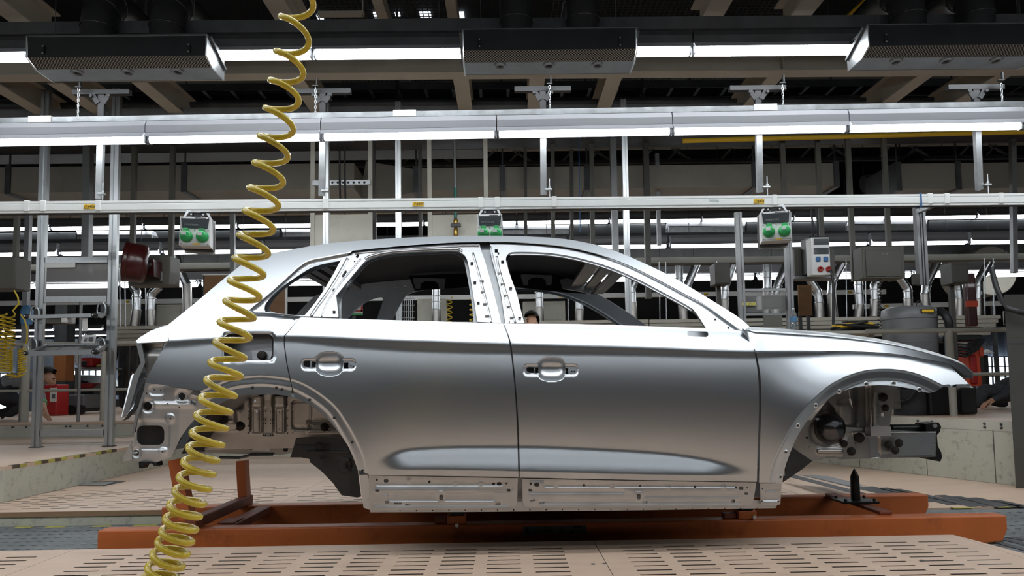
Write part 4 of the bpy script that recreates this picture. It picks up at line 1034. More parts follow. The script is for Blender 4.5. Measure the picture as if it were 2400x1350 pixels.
# black closing piece in front of the rear wheel
bp_ = panel('arch_closing_plate', curve([(694, 1026), (754, 1024), (807, 1034)], 4) + [(822, 1060), (838, 1102), (846, 1164), (838, 1166), (801, 1161), (780, 1132), (754, 1105), (727, 1084), (725, 1076), (706, 1072), (680, 1072), (684, 1062)],
      emboss(lambda x, y: 3.46 + .0006 * np.maximum(0, 820 - x) , [(750, 1046, 9, 9, 8, .01, 4), (808, 1090, 16, 18, 14, -.012, 4), (820, 1091, 8, 9, 7, .012, 3), (770, 1060, 50, 4, 3, -.01, 3), (735, 1040, 40, 3, 2, .008, 3)]), 'black_primer', car, grid=7, th=.006)
studs([(750, 1046, 8), (816, 1092, 8), (752, 1071, 5), (758, 1071, 5), (835, 1128, 5)], 3.468, bp_[0])

# ---- front end: rail, strut tower, end plate
def d_fr(px, py): return 3.62 + .0003 * (px - 1860)
frail = [(1857, 1046), (1868, 1020), (1880, 1000), (1892, 985), (1935, 982), (1968, 998), (1982, 1014), (2040, 1012), (2194, 1011), (2196, 1070), (2174, 1072), (2090, 1073), (2060, 1074), (1968, 1077), (1952, 1070), (1938, 1070), (1925, 1078), (1904, 1080), (1880, 1066)]
frp = panel('front_rail', frail, emboss(d_fr, [(1945, 1058, 30, 5, 4, -.012, 3), (1942, 1012, 44, 34, 32, .010, 5), (2050, 1048, 9, 26, 8, .012, 7), (2164, 1039, 26, 6, 5, .010, 3), (2120, 1036, 70, 26, 6, -.006, 4), (2100, 1014, 100, 2.5, 2, -.012, 2)]), 'warm_steel', car,
      holes=[circ(x, y, r, 8) for x, y, r in ((1891, 1026, 2.8), (1897, 1047, 1.6), (2005, 1020, 1.8), (2005, 1039, 1.8), (2115, 1019, 2), (2134, 1019, 2), (2117, 1054, 2), (2140, 1054, 2), (2128, 1042, 1.6), (2150, 1060, 1.6), (2178, 1018, 2), (2178, 1050, 2), (2188, 1030, 2))], grid=5, th=.004)
studs([(1893, 1059, 10), (2015, 1026, 12), (1978, 1040, 9), (1996, 1058, 10), (2082, 1042, 10), (2107, 1038, 10), (2098, 1055, 10)], 3.655, frp[0])
mat('dome_steel', (0.10, 0.10, 0.105), 0.25, 1.0, var=0.1)
dm = MB(); c = P(1941, 1003, 3.66)
dm.lathe([(.088, .0), (.082, -.030), (.064, -.058), (.036, -.075), (.0001, -.080)], c, axis='Y', seg=22)
obj('dome', dm, 'dome_steel', frp[0])
obj('rail_back', MB().prism([P(1870, 1050, 3.66), P(1890, 990, 3.66), P(1970, 1000, 3.66), P(2190, 1014, 3.70), P(2190, 1066, 3.70), P(1910, 1074, 3.66)], (0, .09, 0)), 'inner_steel', frp[0])
ep = MB().prism([P(x, y, 3.72) for x, y in ((2170, 993), (2200, 990), (2206, 1000), (2203, 1012), (2196, 1020), (2198, 1045), (2206, 1060), (2208, 1072), (2204, 1082), (2180, 1077), (2172, 1070))], (0, .10, 0))
epo = obj('end_plate', ep, 'cast_black', frp[0])
obj('end_plate_boss', MB().lathe([(.012, -.003), (.012, .01)], P(2191, 998, 3.715), axis='Y', seg=12), 'galvanised', frp[0])
obj('cross_rod', MB().tube([P(2088, 1004, 3.75), P(2165, 1003, 3.78)], .022, 10), 'cast_black', frp[0])
# strut tower and braces
panel('strut_tower', [(1940, 940), (1985, 902), (2060, 892), (2056, 940), (2040, 1005), (1975, 1010), (1968, 985), (1955, 955)], emboss(lambda x, y: 3.68 + .0004 * (x - 1940), [(2020, 960, 16, 60, 10, .03, 10), (1985, 970, 20, 30, 12, -.02, 10)]), 'warm_steel', car, grid=6, th=.004)
panel('strut_brace', [(2050, 915), (2096, 912), (2096, 935), (2090, 970), (2086, 998), (2070, 1003), (2050, 1006), (2038, 1003), (2044, 960)], emboss(lambda x, y: 3.64 + .0002 * (x - 2040), [(2052, 960, 6, 46, 5, -.012, 3)]), 'warm_steel', car,
      holes=[circ(2069, 972, 4.5, 10)] + [circ(2055 - .1 * k, 950 + 9 * k, 1.6, 6) for k in range(6)], grid=6, th=.004)
studs([(2071, 931, 10), (2076, 956, 8)], 3.64, car)
obj('brace_foot', boxpx(2041, 1000, 2089, 1022, 3.600, 3.66), 'stamped_steel', frp[0])
obj('inner_fender', MB().prism([P(1905, 985, 3.75), P(1960, 915, 3.75), P(2090, 890, 3.75), P(2105, 912, 3.75), P(2000, 925, 3.75), P(1968, 985, 3.75)], (0, .015, 0)), 'inner_steel', car)
obj('hinge_plate', MB().prism([P(1855, 1048, 3.52), P(1904, 1080, 3.56), P(1880, 1100, 3.54), P(1836, 1130, 3.50), P(1842, 1095, 3.50)], (0, .02, 0)), 'black_primer', car)
hbl = MB().tube([P(1988, 905, 3.5), P(1992, 930, 3.5), P(1997, 955, 3.5), P(1990, 935, 3.5)], .003, 6); obj('loose_wire', hbl, 'galvanised', car)
# ================================================================== the orange skid under the car
sk = thing('transport_skid', 'orange steel transport skid carrying the car body along the trough', 'skid', (0, 4.1, ZT))
zt, zb = .056, ZT + .001
def runner(xa, xb, ya, yb):
    prof = [(xa, zb), (xa, zt), (xb, zt), (xb, zt - .075), (xb - .03, zb + .012), (xb - .16, zb)]
    bm = bmesh.new(); f = bm.faces.new([bm.verts.new((x, ya, z)) for x, z in prof])
    r = bmesh.ops.extrude_face_region(bm, geom=[f]); bmesh.ops.translate(bm, verts=[g for g in r['geom'] if isinstance(g, bmesh.types.BMVert)], vec=(0, yb - ya, 0))
    bmesh.ops.bevel(bm, geom=bm.edges[:], offset=.008, segments=2, affect='EDGES', profile=.5)
    return MB().bm(bm)
r1 = obj('runner', runner(P(228, 1242, 3.73).x, P(2360, 1205, 3.73).x, 3.73, 3.83), 'orange_paint', sk)
r2 = obj('runner', runner(P(378, 1190, 4.43).x, P(2176, 1160, 4.43).x, 4.43, 4.53), 'orange_paint', sk)
xc1 = P(569, 1170, 4.43).x; xc2 = P(620, 1190, 4.43).x; xc3_ = P(2070, 1205, 3.83).x
mat('orange_dark', (0.20, 0.055, 0.03), 0.55, 0.0, var=0.2, scale=7)  # darker orange of the crossbars and pad wings
obj('crossbar', MB().box((xc1 - .03, 3.70, zt + .001), (xc1 + .03, 4.53, zt + .058), .006), 'orange_dark', sk)
obj('crossbar', MB().box((xc2 - .04, 3.832, zt - .05), (xc2 + .04, 4.428, zt - .001), .006), 'orange_dark', sk)
obj('crossbar_flap', MB().box((xc2 - .06, 3.86, zt), (xc2 + .03, 4.0, zt + .006)), 'orange_dark', sk)
obj('crossbar', MB().box((xc3_ - .035, 3.80, zt + .001), (xc3_ + .035, 4.45, zt + .02), .005), 'orange_dark', sk)
# supporting posts under the rear floor
def leaning(p, q, w, h): return MB().bar(p, q, w, h, up=(0, 1, 0))
po1 = obj('post', leaning(Vector((P(440, 1190, 3.74).x, 3.74, zt + .058)), P(414, 1076, 3.74), .062, .07), 'orange_paint', sk)
po2 = obj('post', leaning(Vector((xc1 - .005, 4.47, zt + .058)), P(568, 1079, 4.47), .058, .07), 'orange_paint', sk)
obj('post_bolt', MB().tube([P(563, 1180, 4.40), P(563, 1192, 4.40)], .012, 8), 'dark_steel', sk)
for i, (px, py) in enumerate(((1071, 1218), (1745, 1205))):
    c = P(px, py, 3.79)
    pad = obj('pad_bracket', MB().box((c.x - .05, 3.74, zt + .002), (c.x + .05, 3.82, zt + .045), .004), 'orange_paint', sk)
    obj('rubber_pad', MB().box((c.x - .035, 3.745, zt + .046), (c.x + .035, 3.815, zt + .10), .006), 'rubber', pad)
    obj('wing', MB().box((c.x - .12, 3.76, zt + .002), (c.x - .055, 3.82, zt + .03), .004), 'orange_dark', pad)
    bx = P((1071, 1767)[i], (1231, 1212)[i], 3.73)
    obj('bolt', MB().lathe([(.011, -.006), (.011, .004)], (bx.x, 3.725, bx.z), axis='Y', seg=6), 'galvanised', pad)
# locating pin
cx = P(2004, 1180, 4.10)
pl_ = obj('pin_plate', MB().box((cx.x - .105, 4.02, zt + .022), (cx.x + .105, 4.18, zt + .036), .003), 'cast_black', sk)
obj('locating_pin', MB().lathe([(.026, zt + .037), (.026, zt + .10), (.024, zt + .17), (.015, zt + .195), (.0001, zt + .22)], (cx.x + .005, 4.10, 0), seg=14), 'cast_black', pl_)
for sx in (-.085, .085):
    for sy in (4.04, 4.16): obj('bolt', MB().lathe([(.009, zt + .037), (.009, zt + .048), (.0001, zt + .05)], (cx.x + sx, sy, 0), seg=8), 'cast_black', pl_)
# identity plate on the front runner
a = P(1225, 1233, 3.728); b = P(1375, 1251, 3.728)
ip = obj('identity_plate', MB().box((a.x, 3.7275, b.z), (b.x, 3.7295, a.z)), 'print_grey', sk)
tm_ = text_mesh('plate_number', '333', .034, 'print_black'); share('plate_number', tm_, ip, (P(1260, 1243, 3.73).x, 3.7268, (a.z + b.z) / 2))
for (x0, x1, y0, y1) in ((1272, 1292, 1235, 1238), (1272, 1296, 1241, 1247), (1310, 1328, 1236, 1238), (1310, 1328, 1241, 1243), (1310, 1328, 1246, 1248), (1336, 1346, 1243, 1250), (1344, 1364, 1234, 1239), (1232, 1239, 1236, 1250)):
    p0 = P(x0, y0, 3.727); p1 = P(x1, y1, 3.727); obj('print_mark', MB().box((p0.x, 3.7265, p1.z), (p1.x, 3.7273, p0.z)), 'print_black', ip)
# conveyor chain guide between the runners and a small support at the left end
obj('end_shoe', MB().box((P(342, 1235, 4.2).x, 4.20, ZT), (P(372, 1235, 4.2).x, 4.28, ZT + .04), .003), 'galvanised', sk)
obj('end_shoe', MB().box((P(205, 1281, 3.62).x, 3.62, ZT), (P(232, 1281, 3.62).x + .1, 3.70, ZT + .02), .003), 'galvanised', sk)

# ================================================================== yellow spiral hose in the foreground
HC = [(697, 21), (686, 108), (673, 177), (662, 242), (649, 309), (636, 371), (625, 431), (614, 485), (602, 541), (590, 597), (579, 647), (569, 700), (556, 745), (546, 795), (534, 840), (525, 885),
      (512, 927), (501, 967), (491, 1006), (482, 1045), (471, 1078), (461, 1112), (451, 1147), (439, 1179), (429, 1211), (420, 1241), (411, 1268), (400, 1296), (388, 1327), (377, 1356)]
YH = 1.40
hc = [P(x, y, YH) for x, y in HC]
for k in range(4): hc.insert(0, hc[0] + (hc[0] - hc[1]) * (1 + .05 * k) * .9)
for k in range(6): hc.append(hc[-1] + (hc[-1] - hc[-2]) * .96)
NP = 22; pts = []
def cr(i, t):
    p0, p1, p2, p3 = hc[max(i - 1, 0)], hc[i], hc[min(i + 1, len(hc) - 1)], hc[min(i + 2, len(hc) - 1)]
    return .5 * ((2 * p1) + (p2 - p0) * t + (2 * p0 - 5 * p1 + 4 * p2 - p3) * t * t + (3 * p1 - p0 - 3 * p2 + p3) * t**3), (.5 * ((p2 - p0) + (2 * p0 - 5 * p1 + 4 * p2 - p3) * 2 * t + (3 * p1 - p0 - 3 * p2 + p3) * 3 * t * t))
RH = .0310
for i in range(len(hc) - 1):
    for j in range(NP):
        t = j / NP; c, dv = cr(i, t); dv = dv.normalized()
        e1 = (Vector((1, 0, 0)) - dv * dv.x).normalized(); e2 = dv.cross(e1)
        if e2.y < 0: e2 = -e2
        th = 2 * PI * (i - 4 + t + .25)            # left extreme a quarter turn after the listed centre
        th = PI / 2 + 2 * PI * t
        pts.append(c + e1 * (RH * math.cos(th)) + e2 * (RH * math.sin(th)))
hose = thing('spiral_hose', 'thick yellow spiral air hose hanging in the foreground left of the rear door', 'hose', hc[-1])
lead = [pts[0] + Vector((.03, .02, .06 + .12 * k)) for k in (6, 5, 4, 3, 2, 1, 0)]
obj('coil', MB().tube(lead + pts, .0064, 10), 'yellow_hose', hose)
obj('coupling', MB().tube([pts[-1], pts[-1] + Vector((-.01, 0, -.03)), pts[-1] + Vector((-.015, 0, -.09))], [.008, .010, .010], 10), 'galvanised', hose)
obj('ceiling_bracket', MB().box(tuple(lead[0] + Vector((-.04, -.03, -.01))), tuple(lead[0] + Vector((.04, .03, .05))), .005), 'galvanised', hose)

# ================================================================== 440 V busbar rail behind the car
ZB = 2.36
RA, RB = PZ(-120, 490, ZB), PZ(2520, 468, ZB)
rd_ = (RB - RA).normalized(); rz_ = math.atan2(rd_.y, rd_.x)
bus = thing('busbar_rail', 'long white busbar rail with yellow 440V stickers hanging behind the car', 'rail', (RA + RB) / 2)
prof = [(-.03, -.048), (-.03, -.030), (-.034, -.026), (-.034, .024), (-.030, .028), (-.034, .032), (-.034, .052), (.034, .052), (.034, -.03), (.02, -.048)]
obj('rail_profile', MB().sweep(RA, RB, [(-a, b) for a, b in prof]), 'white_rail', bus)
obj('contact_slot', MB().bar(RA + Vector((0, 0, -.052)), RB + Vector((0, 0, -.052)), .03, .006), 'plastic_black', bus)
def railpt(px): return on(RA, RB, px)
cl = MB().box((-.022, -.041, -.035), (.022, .041, .058), .004).mesh('rail_clamp', 'white_rail')
for px in (69, 107, 235, 765, 1127, 1166, 1298, 1812, 2175, 2214, 2340): share('rail_clamp', cl, bus, railpt(px), (0, 0, rz_))
st = MB().box((-.047, -.0365, -.020), (.047, -.0345, .020)).mesh('warning_sticker', 'sticker_yellow')
tx = text_mesh('voltage_print', '440V', .036, 'print_black')
tri = MB()
for a, b in (((-.022, -.016), (0, .018)), ((0, .018), (.022, -.016)), ((.022, -.016), (-.022, -.016))): tri.bar((a[0], 0, a[1]), (b[0], 0, b[1]), .001, .004, up=(0, 1, 0))
tri.bar((0, 0, .008), (0, 0, -.008), .001, .003, up=(0, 1, 0))
trm = tri.mesh('warning_triangle', 'print_black')
for px in (215, 981, 1775):
    p = railpt(px); q = share('warning_sticker', st, bus, p, (0, 0, rz_))
    share('voltage_print', tx, q, (.019, -.0372, 0), scale=(.8, 1, 1)); share('warning_triangle', trm, q, (-.025, -.0372, 0))
p = railpt(1671); share('maker_print', text_mesh('maker_print', 'DOYLE', .026, 'print_blue'), bus, p + Vector((0, -.0355, .010)), (0, 0, rz_))
p = railpt(2153); obj('blue_tie', MB().box((p.x - .006, p.y - .042, p.z - .062), (p.x + .006, p.y + .04, p.z + .062), .003), 'socket_blue', bus)

mat('hanger_galv', (0.42, 0.44, 0.45), 0.4, 0.6, var=0.1, scale=14)
# hanging channels that carry the rail from the light row
for k, (px, y0, y1) in enumerate(((222, 346, 462), (750, 340, 455), (1275, 331, 452), (1788, 322, 446), (2308, 314, 440))):
    top = on(ROW2[0], ROW2[1], px); rp_ = railpt(px)
    t = thing('hanger_channel', 'galvanised channel hanger between light row and busbar, %s from the left' % ordw[k], 'hanger', top, group='busbar hanger channels')
    zb_ = P(px, y1, rp_.y).z; c = Vector((top.x, top.y + .03, 0))
    c2_ = [(-.026, -.018), (.026, -.018), (.026, .018), (.020, .018), (.020, -.012), (-.020, -.012), (-.020, .018), (-.026, .018)]
    zt_ = top.z + (.15 if k else .15)
    zc = P(px, 243 if k < 2 else 240, 5.95).z
    obj('channel', MB().sweep((c.x, c.y + .06, top.z + .21), (rp_.x + .0, rp_.y + .06, zb_), c2_, up=(0, 1, 0)), 'hanger_galv', t)
    obj('upper_channel', MB().sweep((c.x, c.y + .06, zc - .021), (c.x, c.y + .06, top.z + .212), c2_, up=(0, 1, 0)), 'strut_shaded', t)  # same channel in the darkened colour, shade above the lamps
    rx = rp_.x + .052
    obj('threaded_rod', MB().tube([(rx, rp_.y + .02, zb_ + .13), (rx, rp_.y + .02, rp_.z + .045)], .005, 6), 'galvanised', t)
    obj('rod_bracket', MB().box((rp_.x + .01, rp_.y, zb_ + .025), (rx + .02, rp_.y + .04, zb_ + .038), .002), 'galvanised', t)
    obj('nut', MB().lathe([(.012, zb_ + .045), (.012, zb_ + .06)], (rx, rp_.y + .02, 0), seg=6), 'galvanised', t)
    # strut crosspiece and V clamp above the light row
    zc = P(px, 243 if k < 2 else 240, 5.95).z
    obj('strut', MB().sweep((c.x - .24, c.y + .06, zc), (c.x + .24, c.y + .06, zc), [(-.025, -.02), (.025, -.02), (.025, .02), (-.025, .02)]), 'strut_shaded', t)
    for s in (-1, 1):
        obj('clamp_arm', MB().bar((c.x + s * .07, c.y + .04, zc - .025), (c.x + s * .022, c.y + .04, zc - .10), .04, .012, up=(0, 1, 0)), 'strut_shaded', t)
        obj('clamp_bolt', MB().lathe([(.014, -.012), (.014, .012)], (c.x + s * .075, c.y + .03, zc - .04), axis='Y', seg=8), 'strut_shaded', t)
# chains that carry the light row
lk = MB()
ch_pts = [(.0075 * math.cos(a), 0, .011 * math.sin(a) + (.006 if math.sin(a) > 0 else -.006)) for a in [2 * PI * i / 10 for i in range(10)]]
lkm = MB().tube(ch_pts, .0024, 5, closed=True).mesh('chain_link', 'galvanised')
for k, (px, y0, y1) in enumerate(((181, 206, 283), (739, 203, 278), (1290, 198, 268), (1838, 196, 262), (2353, 190, 258))):
    top = on(ROW2[0], ROW2[1], px); z0 = P(px, y0, top.y).z; z1 = top.z + .20
    t = thing('hanging_chain', 'thin steel chain holding up the lower light row, %s from the left' % ordw[k], 'chain', (top.x, top.y, z1), group='light row chains')
    n = int((z0 - z1) / .0235)
    for i in range(n):
        share('chain_link', lkm, t, (top.x, top.y, z1 + .0235 * (i + .5)), (0, 0, (i % 2) * PI / 2))
    obj('clamp_hook', MB().box((top.x - .025, top.y - .012, z0), (top.x + .025, top.y + .012, z0 + .012), .002).box((top.x + .006, top.y - .012, z0 + .012), (top.x + .018, top.y + .012, z0 + .075), .002), 'strut_shaded', t)

# ================================================================== socket boxes under the rail
def socket_box(px, y0, y1, w, turn, label):
    rp_ = railpt(px); zt_ = P(px, y0, rp_.y).z; zb_ = P(px, y1, rp_.y).z; h = zt_ - zb_; W = w * rp_.y / F; D = .17
    t = thing('socket_box', label, 'socket box', (rp_.x, rp_.y, zb_), group='green socket boxes on the busbar', local=True)
    t.rotation_euler = (0, 0, turn)
    # front slopes back towards the top
    def fy(z): return -D / 2 - .028 + .028 * (z / h)
    bd = MB(); q = [(-W / 2, fy(0), 0), (W / 2, fy(0), 0), (W / 2, D * .18, 0), (-W / 2, D * .18, 0)]
    bd.add([(a, b, 0) for a, b, _ in q] + [(-W / 2, fy(h) , h), (W / 2, fy(h), h), (W / 2, D * .18, h), (-W / 2, D * .18, h)], [(0, 1, 2, 3), (4, 5, 6, 7), (0, 1, 5, 4), (1, 2, 6, 5), (2, 3, 7, 6), (3, 0, 4, 7)])
    obj('housing', bd, 'plastic_white', t)
    obj('back_shell', MB().box((-W / 2 + .004, D * .18 + .001, -.012), (W / 2 - .004, D * .55, h - .004), .006), 'plastic_black', t)
    obj('back_plate', MB().box((-W / 2 - .004, D * .56, -.03), (W / 2 + .004, D * .60, h + .01)), 'plastic_white', t)
    za, zb2 = h * .60, h * .93
    obj('smoked_window', MB().prism([(-W * .42, fy(za) - .012, za), (W * .42, fy(za) - .012, za), (W * .46, fy(zb2) - .010, zb2), (-W * .46, fy(zb2) - .010, zb2)], (0, .010, 0)), 'window_smoke', t)
    for i in range(8): obj('breaker', MB().box((-W * .34 + i * .014, fy(h * .7) - .0135, h * .68), (-W * .34 + i * .014 + .009, fy(h * .7) - .0115, h * .74)), 'plastic_grey', t)
    obj('socket_plate', MB().prism([(-W * .49, fy(0) - .004, .012), (W * .49, fy(0) - .004, .012), (W * .49, fy(h * .56) - .006, h * .56), (-W * .49, fy(h * .56) - .006, h * .56)], (0, .004, 0)), 'plastic_white', t)
    for s in (-1, 1):
        cx_, cz_ = s * W * .26, h * .30; y = fy(cz_) - .006
        so = obj('socket', MB().lathe([(.050, 0), (.050, -.016), (.044, -.040), (.030, -.050), (.0001, -.053)], (cx_, y, cz_), axis='Y', seg=20), 'socket_green', t)
        obj('socket_hinge', MB().box((cx_ - .022, y - .04, cz_ + .035), (cx_ + .022, y - .004, cz_ + .066), .005), 'socket_green', so)
        obj('socket_label', MB().box((cx_ - .030, y - .0560, cz_ + .004), (cx_ + .006, y - .046, cz_ + .030)), 'plastic_white', so)
    sm_ = MB().lathe([(.005, -.003), (.005, .002)], axis='Y', seg=8).mesh('screw', 'plastic_grey')
    for a in (-.44, 0, .44):
        share('screw', sm_, t, (a * W, fy(h * .53) - .007, h * .53))
    for a in (-.44, .44):
        share('screw', sm_, t, (a * W, fy(h * .05) - .006, h * .05)); share('screw', sm_, t, (a * W, fy(h * .97) - .002, h * .97))
    obj('maker_print', MB().box((-W * .02, fy(h * .965) - .002, h * .955), (W * .34, fy(h * .965) - .001, h * .975)), 'print_black', t)
    obj('warning_print', MB().box((-W * .05, fy(.02) - .006, .006), (W * .18, fy(.02) - .0045, .022)), 'sticker_yellow', t)
    # trolley that hangs in the rail
    zr = rp_.z - .055 - zb_
    obj('trolley_plate', MB().prism([(-W * .46, -.02, h + .012), (-W * .34, -.02, h + .075), (W * .34, -.02, h + .075), (W * .46, -.02, h + .012), (W * .40, -.02, h + .012), (W * .28, -.02, h + .055), (-W * .28, -.02, h + .055), (-W * .40, -.02, h + .012)], (0, .02, 0)), 'galvanised', t)
    for s in (-1, 1):
        obj('trolley_wheel', MB().lathe([(.018, -.01), (.018, .01)], (s * W * .2, -.012, h + .036), axis='Y', seg=12), 'plastic_black', t)
        obj('trolley_bolt', MB().lathe([(.007, -.016), (.007, .0)], (s * W * .2, -.012, h + .036), axis='Y', seg=8), 'galvanised', t)
    obj('trolley_block', MB().box((-W * .12, -.02, h + .005), (W * .12, .03, h + .05), .004), 'plastic_black', t)
    return t
socket_box(464, 514, 582, 66, .22, 'white socket box with two green sockets under the rail, left of the yellow hose')
socket_box(1148, 508, 576, 58, 0.0, 'white socket box with two green sockets, half hidden by the car roof')
socket_box(1812, 501, 570, 66, -.22, 'white socket box with two green sockets under the rail, right of the windscreen')

# ================================================================== air outlet hoods in front of the upper light row
mat('perforated', (0.34, 0.325, 0.30), 0.4, 0.6, var=0.04)
nt = MATS['perforated'].node_tree; n = nt.nodes; l = nt.links; b = n['Principled BSDF']
src = b.inputs['Base Color'].links[0].from_socket
vo = n.new('ShaderNodeTexVoronoi'); vo.inputs['Scale'].default_value = 62; vo.inputs['Randomness'].default_value = 0.0
tc = [x for x in n if x.type == 'TEX_COORD'][0]; mp = n.new('ShaderNodeMapping'); mp.inputs['Rotation'].default_value = (.4, 0, .78); l.new(tc.outputs['Object'], mp.inputs['Vector']); l.new(mp.outputs[0], vo.inputs['Vector'])
cr_ = n.new('ShaderNodeValToRGB'); cr_.color_ramp.elements[0].position = .40; cr_.color_ramp.elements[1].position = .50; l.new(vo.outputs['Distance'], cr_.inputs['Fac'])
mx = n.new('ShaderNodeMixRGB'); mx.inputs[1].default_value = (.012, .012, .012, 1); l.new(cr_.outputs[0], mx.inputs[0]); l.new(src, mx.inputs[2]); l.new(mx.outputs[0], b.inputs['Base Color'])
mat('hood_black', (0.028, 0.030, 0.032), 0.38, 0.5, var=0.15)
YHD = 4.95
def hood(pxa, pxb, ytop, label, lit):
    xm = (pxa + pxb) / 2; zt_ = P(xm, ytop, YHD).z; zm = P(xm, ytop + 50, YHD).z; zl = zm - .045; W = (P(pxb, ytop, YHD).x - P(pxa, ytop, YHD).x) / 2; c = P(xm, ytop, YHD).x
    t = thing('air_outlet_hood', label, 'vent', (c, YHD + .15, zl), group='air outlet hoods over the line')
    obj('front_panel', MB().box((c - W, YHD, zm), (c + W, YHD + .012, zt_ - .012)), 'hood_black', t)
    obj('top_cover', MB().box((c - W - .015, YHD - .012, zt_ - .011), (c + W + .015, YHD + .33, zt_), .003), 'dark_steel', t)
    obj('perforated_panel', MB().prism([(c - W, YHD + .001, zm - .001), (c + W, YHD + .001, zm - .001), (c + W, YHD + .10, zl), (c - W, YHD + .10, zl)], (0, .004, .006)), 'perforated', t)
    obj('bottom_panel', MB().box((c - W, YHD + .102, zl - .002), (c + W, YHD + .30, zl + .006)), 'grey_steel', t)
    obj('rear_panel', MB().box((c - W, YHD + .302, zl), (c + W, YHD + .312, zt_ - .012)), 'hood_black', t)
    for s in (-1, 1):
        x = c + s * (W + .004)
        obj('end_plate', MB().prism([(x, YHD - .004, zm), (x, YHD + .10, zl - .006), (x, YHD + .315, zl - .006), (x, YHD + .315, zt_ - .06), (x, YHD + .15, zt_ - .014), (x, YHD - .004, zt_ - .014)], (s * .008, 0, 0)), 'galvanised', t)
        obj('end_bracket', MB().bar((x + s * .02, YHD + .02, zt_ - .01), (x + s * .02, YHD + .30, zt_ - .13), .02, .02), 'dark_steel', t)
        lt = obj('latch', MB().box((c + s * (W - .12) - .012, YHD - .012, zm + .02), (c + s * (W - .12) + .012, YHD - .001, zm + .085), .003), 'cast_black', t)
        for dz in (.024, .078): obj('latch_rivet', MB().lathe([(.006, -.016), (.006, -.010)], (c + s * (W - .12), YHD, zm + dz), axis='Y', seg=8), 'galvanised', lt)
    for k in (-.58, 0, .58):
        nz = obj('nozzle', MB().lathe([(.045, -.003), (.045, -.014), (.034, -.018), (.030, -.006)], (c + k * W, YHD + .15, zl), seg=18), 'grey_steel', t)
        obj('nozzle_core', MB().lathe([(.029, -.006), (.012, -.020), (.0001, -.020)], (c + k * W, YHD + .15, zl), seg=12), 'cast_black', nz)
    for k in (-.38, .42):
        x = c + k * W; R = .125; pth = [(x, YHD + .19, zt_)] ; rs = [R]
        arc = [(x, YHD + .19 + .30 * (1 - math.cos(a)), zt_ + .16 + .30 * math.sin(a)) for a in [i * PI / 2 / 6 for i in range(7)]]
        dd_ = obj('duct_elbow', MB().tube([(x, YHD + .19, zt_ + .002)] + arc + [(x, YHD + 1.0, zt_ + .46)], R, 20), 'duct_black', t)
        for q in (.02, .15): obj('duct_ring', MB().tube([(x + (R + .003) * math.cos(a), YHD + .19 + (R + .003) * math.sin(a), zt_ + q) for a in [2 * PI * i / 20 for i in range(20)]], .006, 6, closed=True), 'duct_black', dd_)
        for a in (PI / 6, PI / 3):
            cy, cz = YHD + .19 + .30 * (1 - math.cos(a)), zt_ + .16 + .30 * math.sin(a); dv = Vector((0, math.sin(a), math.cos(a)))
            e2 = Vector((0, math.cos(a), -math.sin(a)))
            obj('duct_ring', MB().tube([Vector((x, cy, cz)) + Vector((1, 0, 0)) * (R + .003) * math.cos(u_) + e2 * (R + .003) * math.sin(u_) for u_ in [2 * PI * i / 20 for i in range(20)]], .005, 6, closed=True), 'duct_black', dd_)
    for s in (-.8, .8): obj('hanger_wire', MB().tube([(c + s * W, YHD + .1, zt_), (c + s * W, YHD + .1, zt_ + 1.2)], .003, 6), 'dark_steel', t)
hood(66, 482, 82, 'black air outlet hood with perforated front above the yellow hose on the left', 1)
hood(1086, 1490, 66, 'black air outlet hood with perforated front above the middle of the car', 0)
hood(2036, 2452, 55, 'black air outlet hood with perforated front at the upper right corner', 1)
# ================================================================== steelwork above the line
def pbox(x0, y0, x1, y1, Y, d, bev=0.0):
    """box whose front fills the pixel rectangle at distance Y, d deep"""
    xm, ym = (x0 + x1) / 2, (y0 + y1) / 2
    return MB().box((P(x0, ym, Y).x, Y, P(xm, y1, Y).z), (P(x1, ym, Y).x, Y + d, P(xm, y0, Y).z), bev)
def ibeam(p, q, w, h, tw=.012, tf=.014):
    prof = [(-w / 2, 0), (w / 2, 0), (w / 2, tf), (tw / 2, tf), (tw / 2, h - tf), (w / 2, h - tf), (w / 2, h), (-w / 2, h), (-w / 2, h - tf), (-tw / 2, h - tf), (-tw / 2, tf), (-w / 2, tf)]
    return MB().sweep(p, q, prof)
ZI = 3.75
A, B = PZ(-200, 186, ZI), PZ(2600, 168, ZI)
ROD = lambda par, xs, y, z: [tag(obj('hanger_rod', MB().tube([(x, y, z), (x, y, 9.0)], .012, 6), 'dark_steel'), 'thin dark rod carrying a ceiling beam', 'rod', 'rods of the ceiling beams') for x in xs]
ib = thing('steel_beam', 'long cream steel I-beam running across behind the upper light row', 'beam', (A + B) / 2)
obj('beam', ibeam(A, B, .15, .30), 'beam_cream', ib)
for px in (712, 1265, 1290, 1830, 2350, 150):
    p = on(A, B, px); obj('stiffener', MB().box((p.x - .006, p.y - .07, ZI + .015), (p.x + .006, p.y + .07, ZI + .285)), 'beam_cream', ib)
ROD(ib, (-3.4, -.6, 2.9, 5), (A.y + B.y) / 2, ZI + .29)
yb0 = (A.y + B.y) / 2 + .10
place = ['far left edge', 'left of the left hood', 'under the left hood', 'right of the yellow hose', 'left of the middle hood', 'under the middle hood', 'right of the middle hood', 'left of the right hood', 'under the right hood', 'far right edge']
for k, px in enumerate((-8, 142, 338, 705, 1090, 1270, 1452, 1835, 2195, 2385)):
    x = (px - 1188) * 6.6 / 1600
    t = tag(obj('cross_beam', ibeam((x, yb0, ZI + .02), (x, 7.62, ZI + .02), .15, .26), 'beam_cream'), 'short cream cross beam in the dark ceiling, %s' % place[k], 'beam', 'cross beams behind the light rows')
place2 = ['in the upper left corner', 'beside the top of the yellow hose', 'right of the middle hood near the top edge', 'left of the right hood near the top edge']
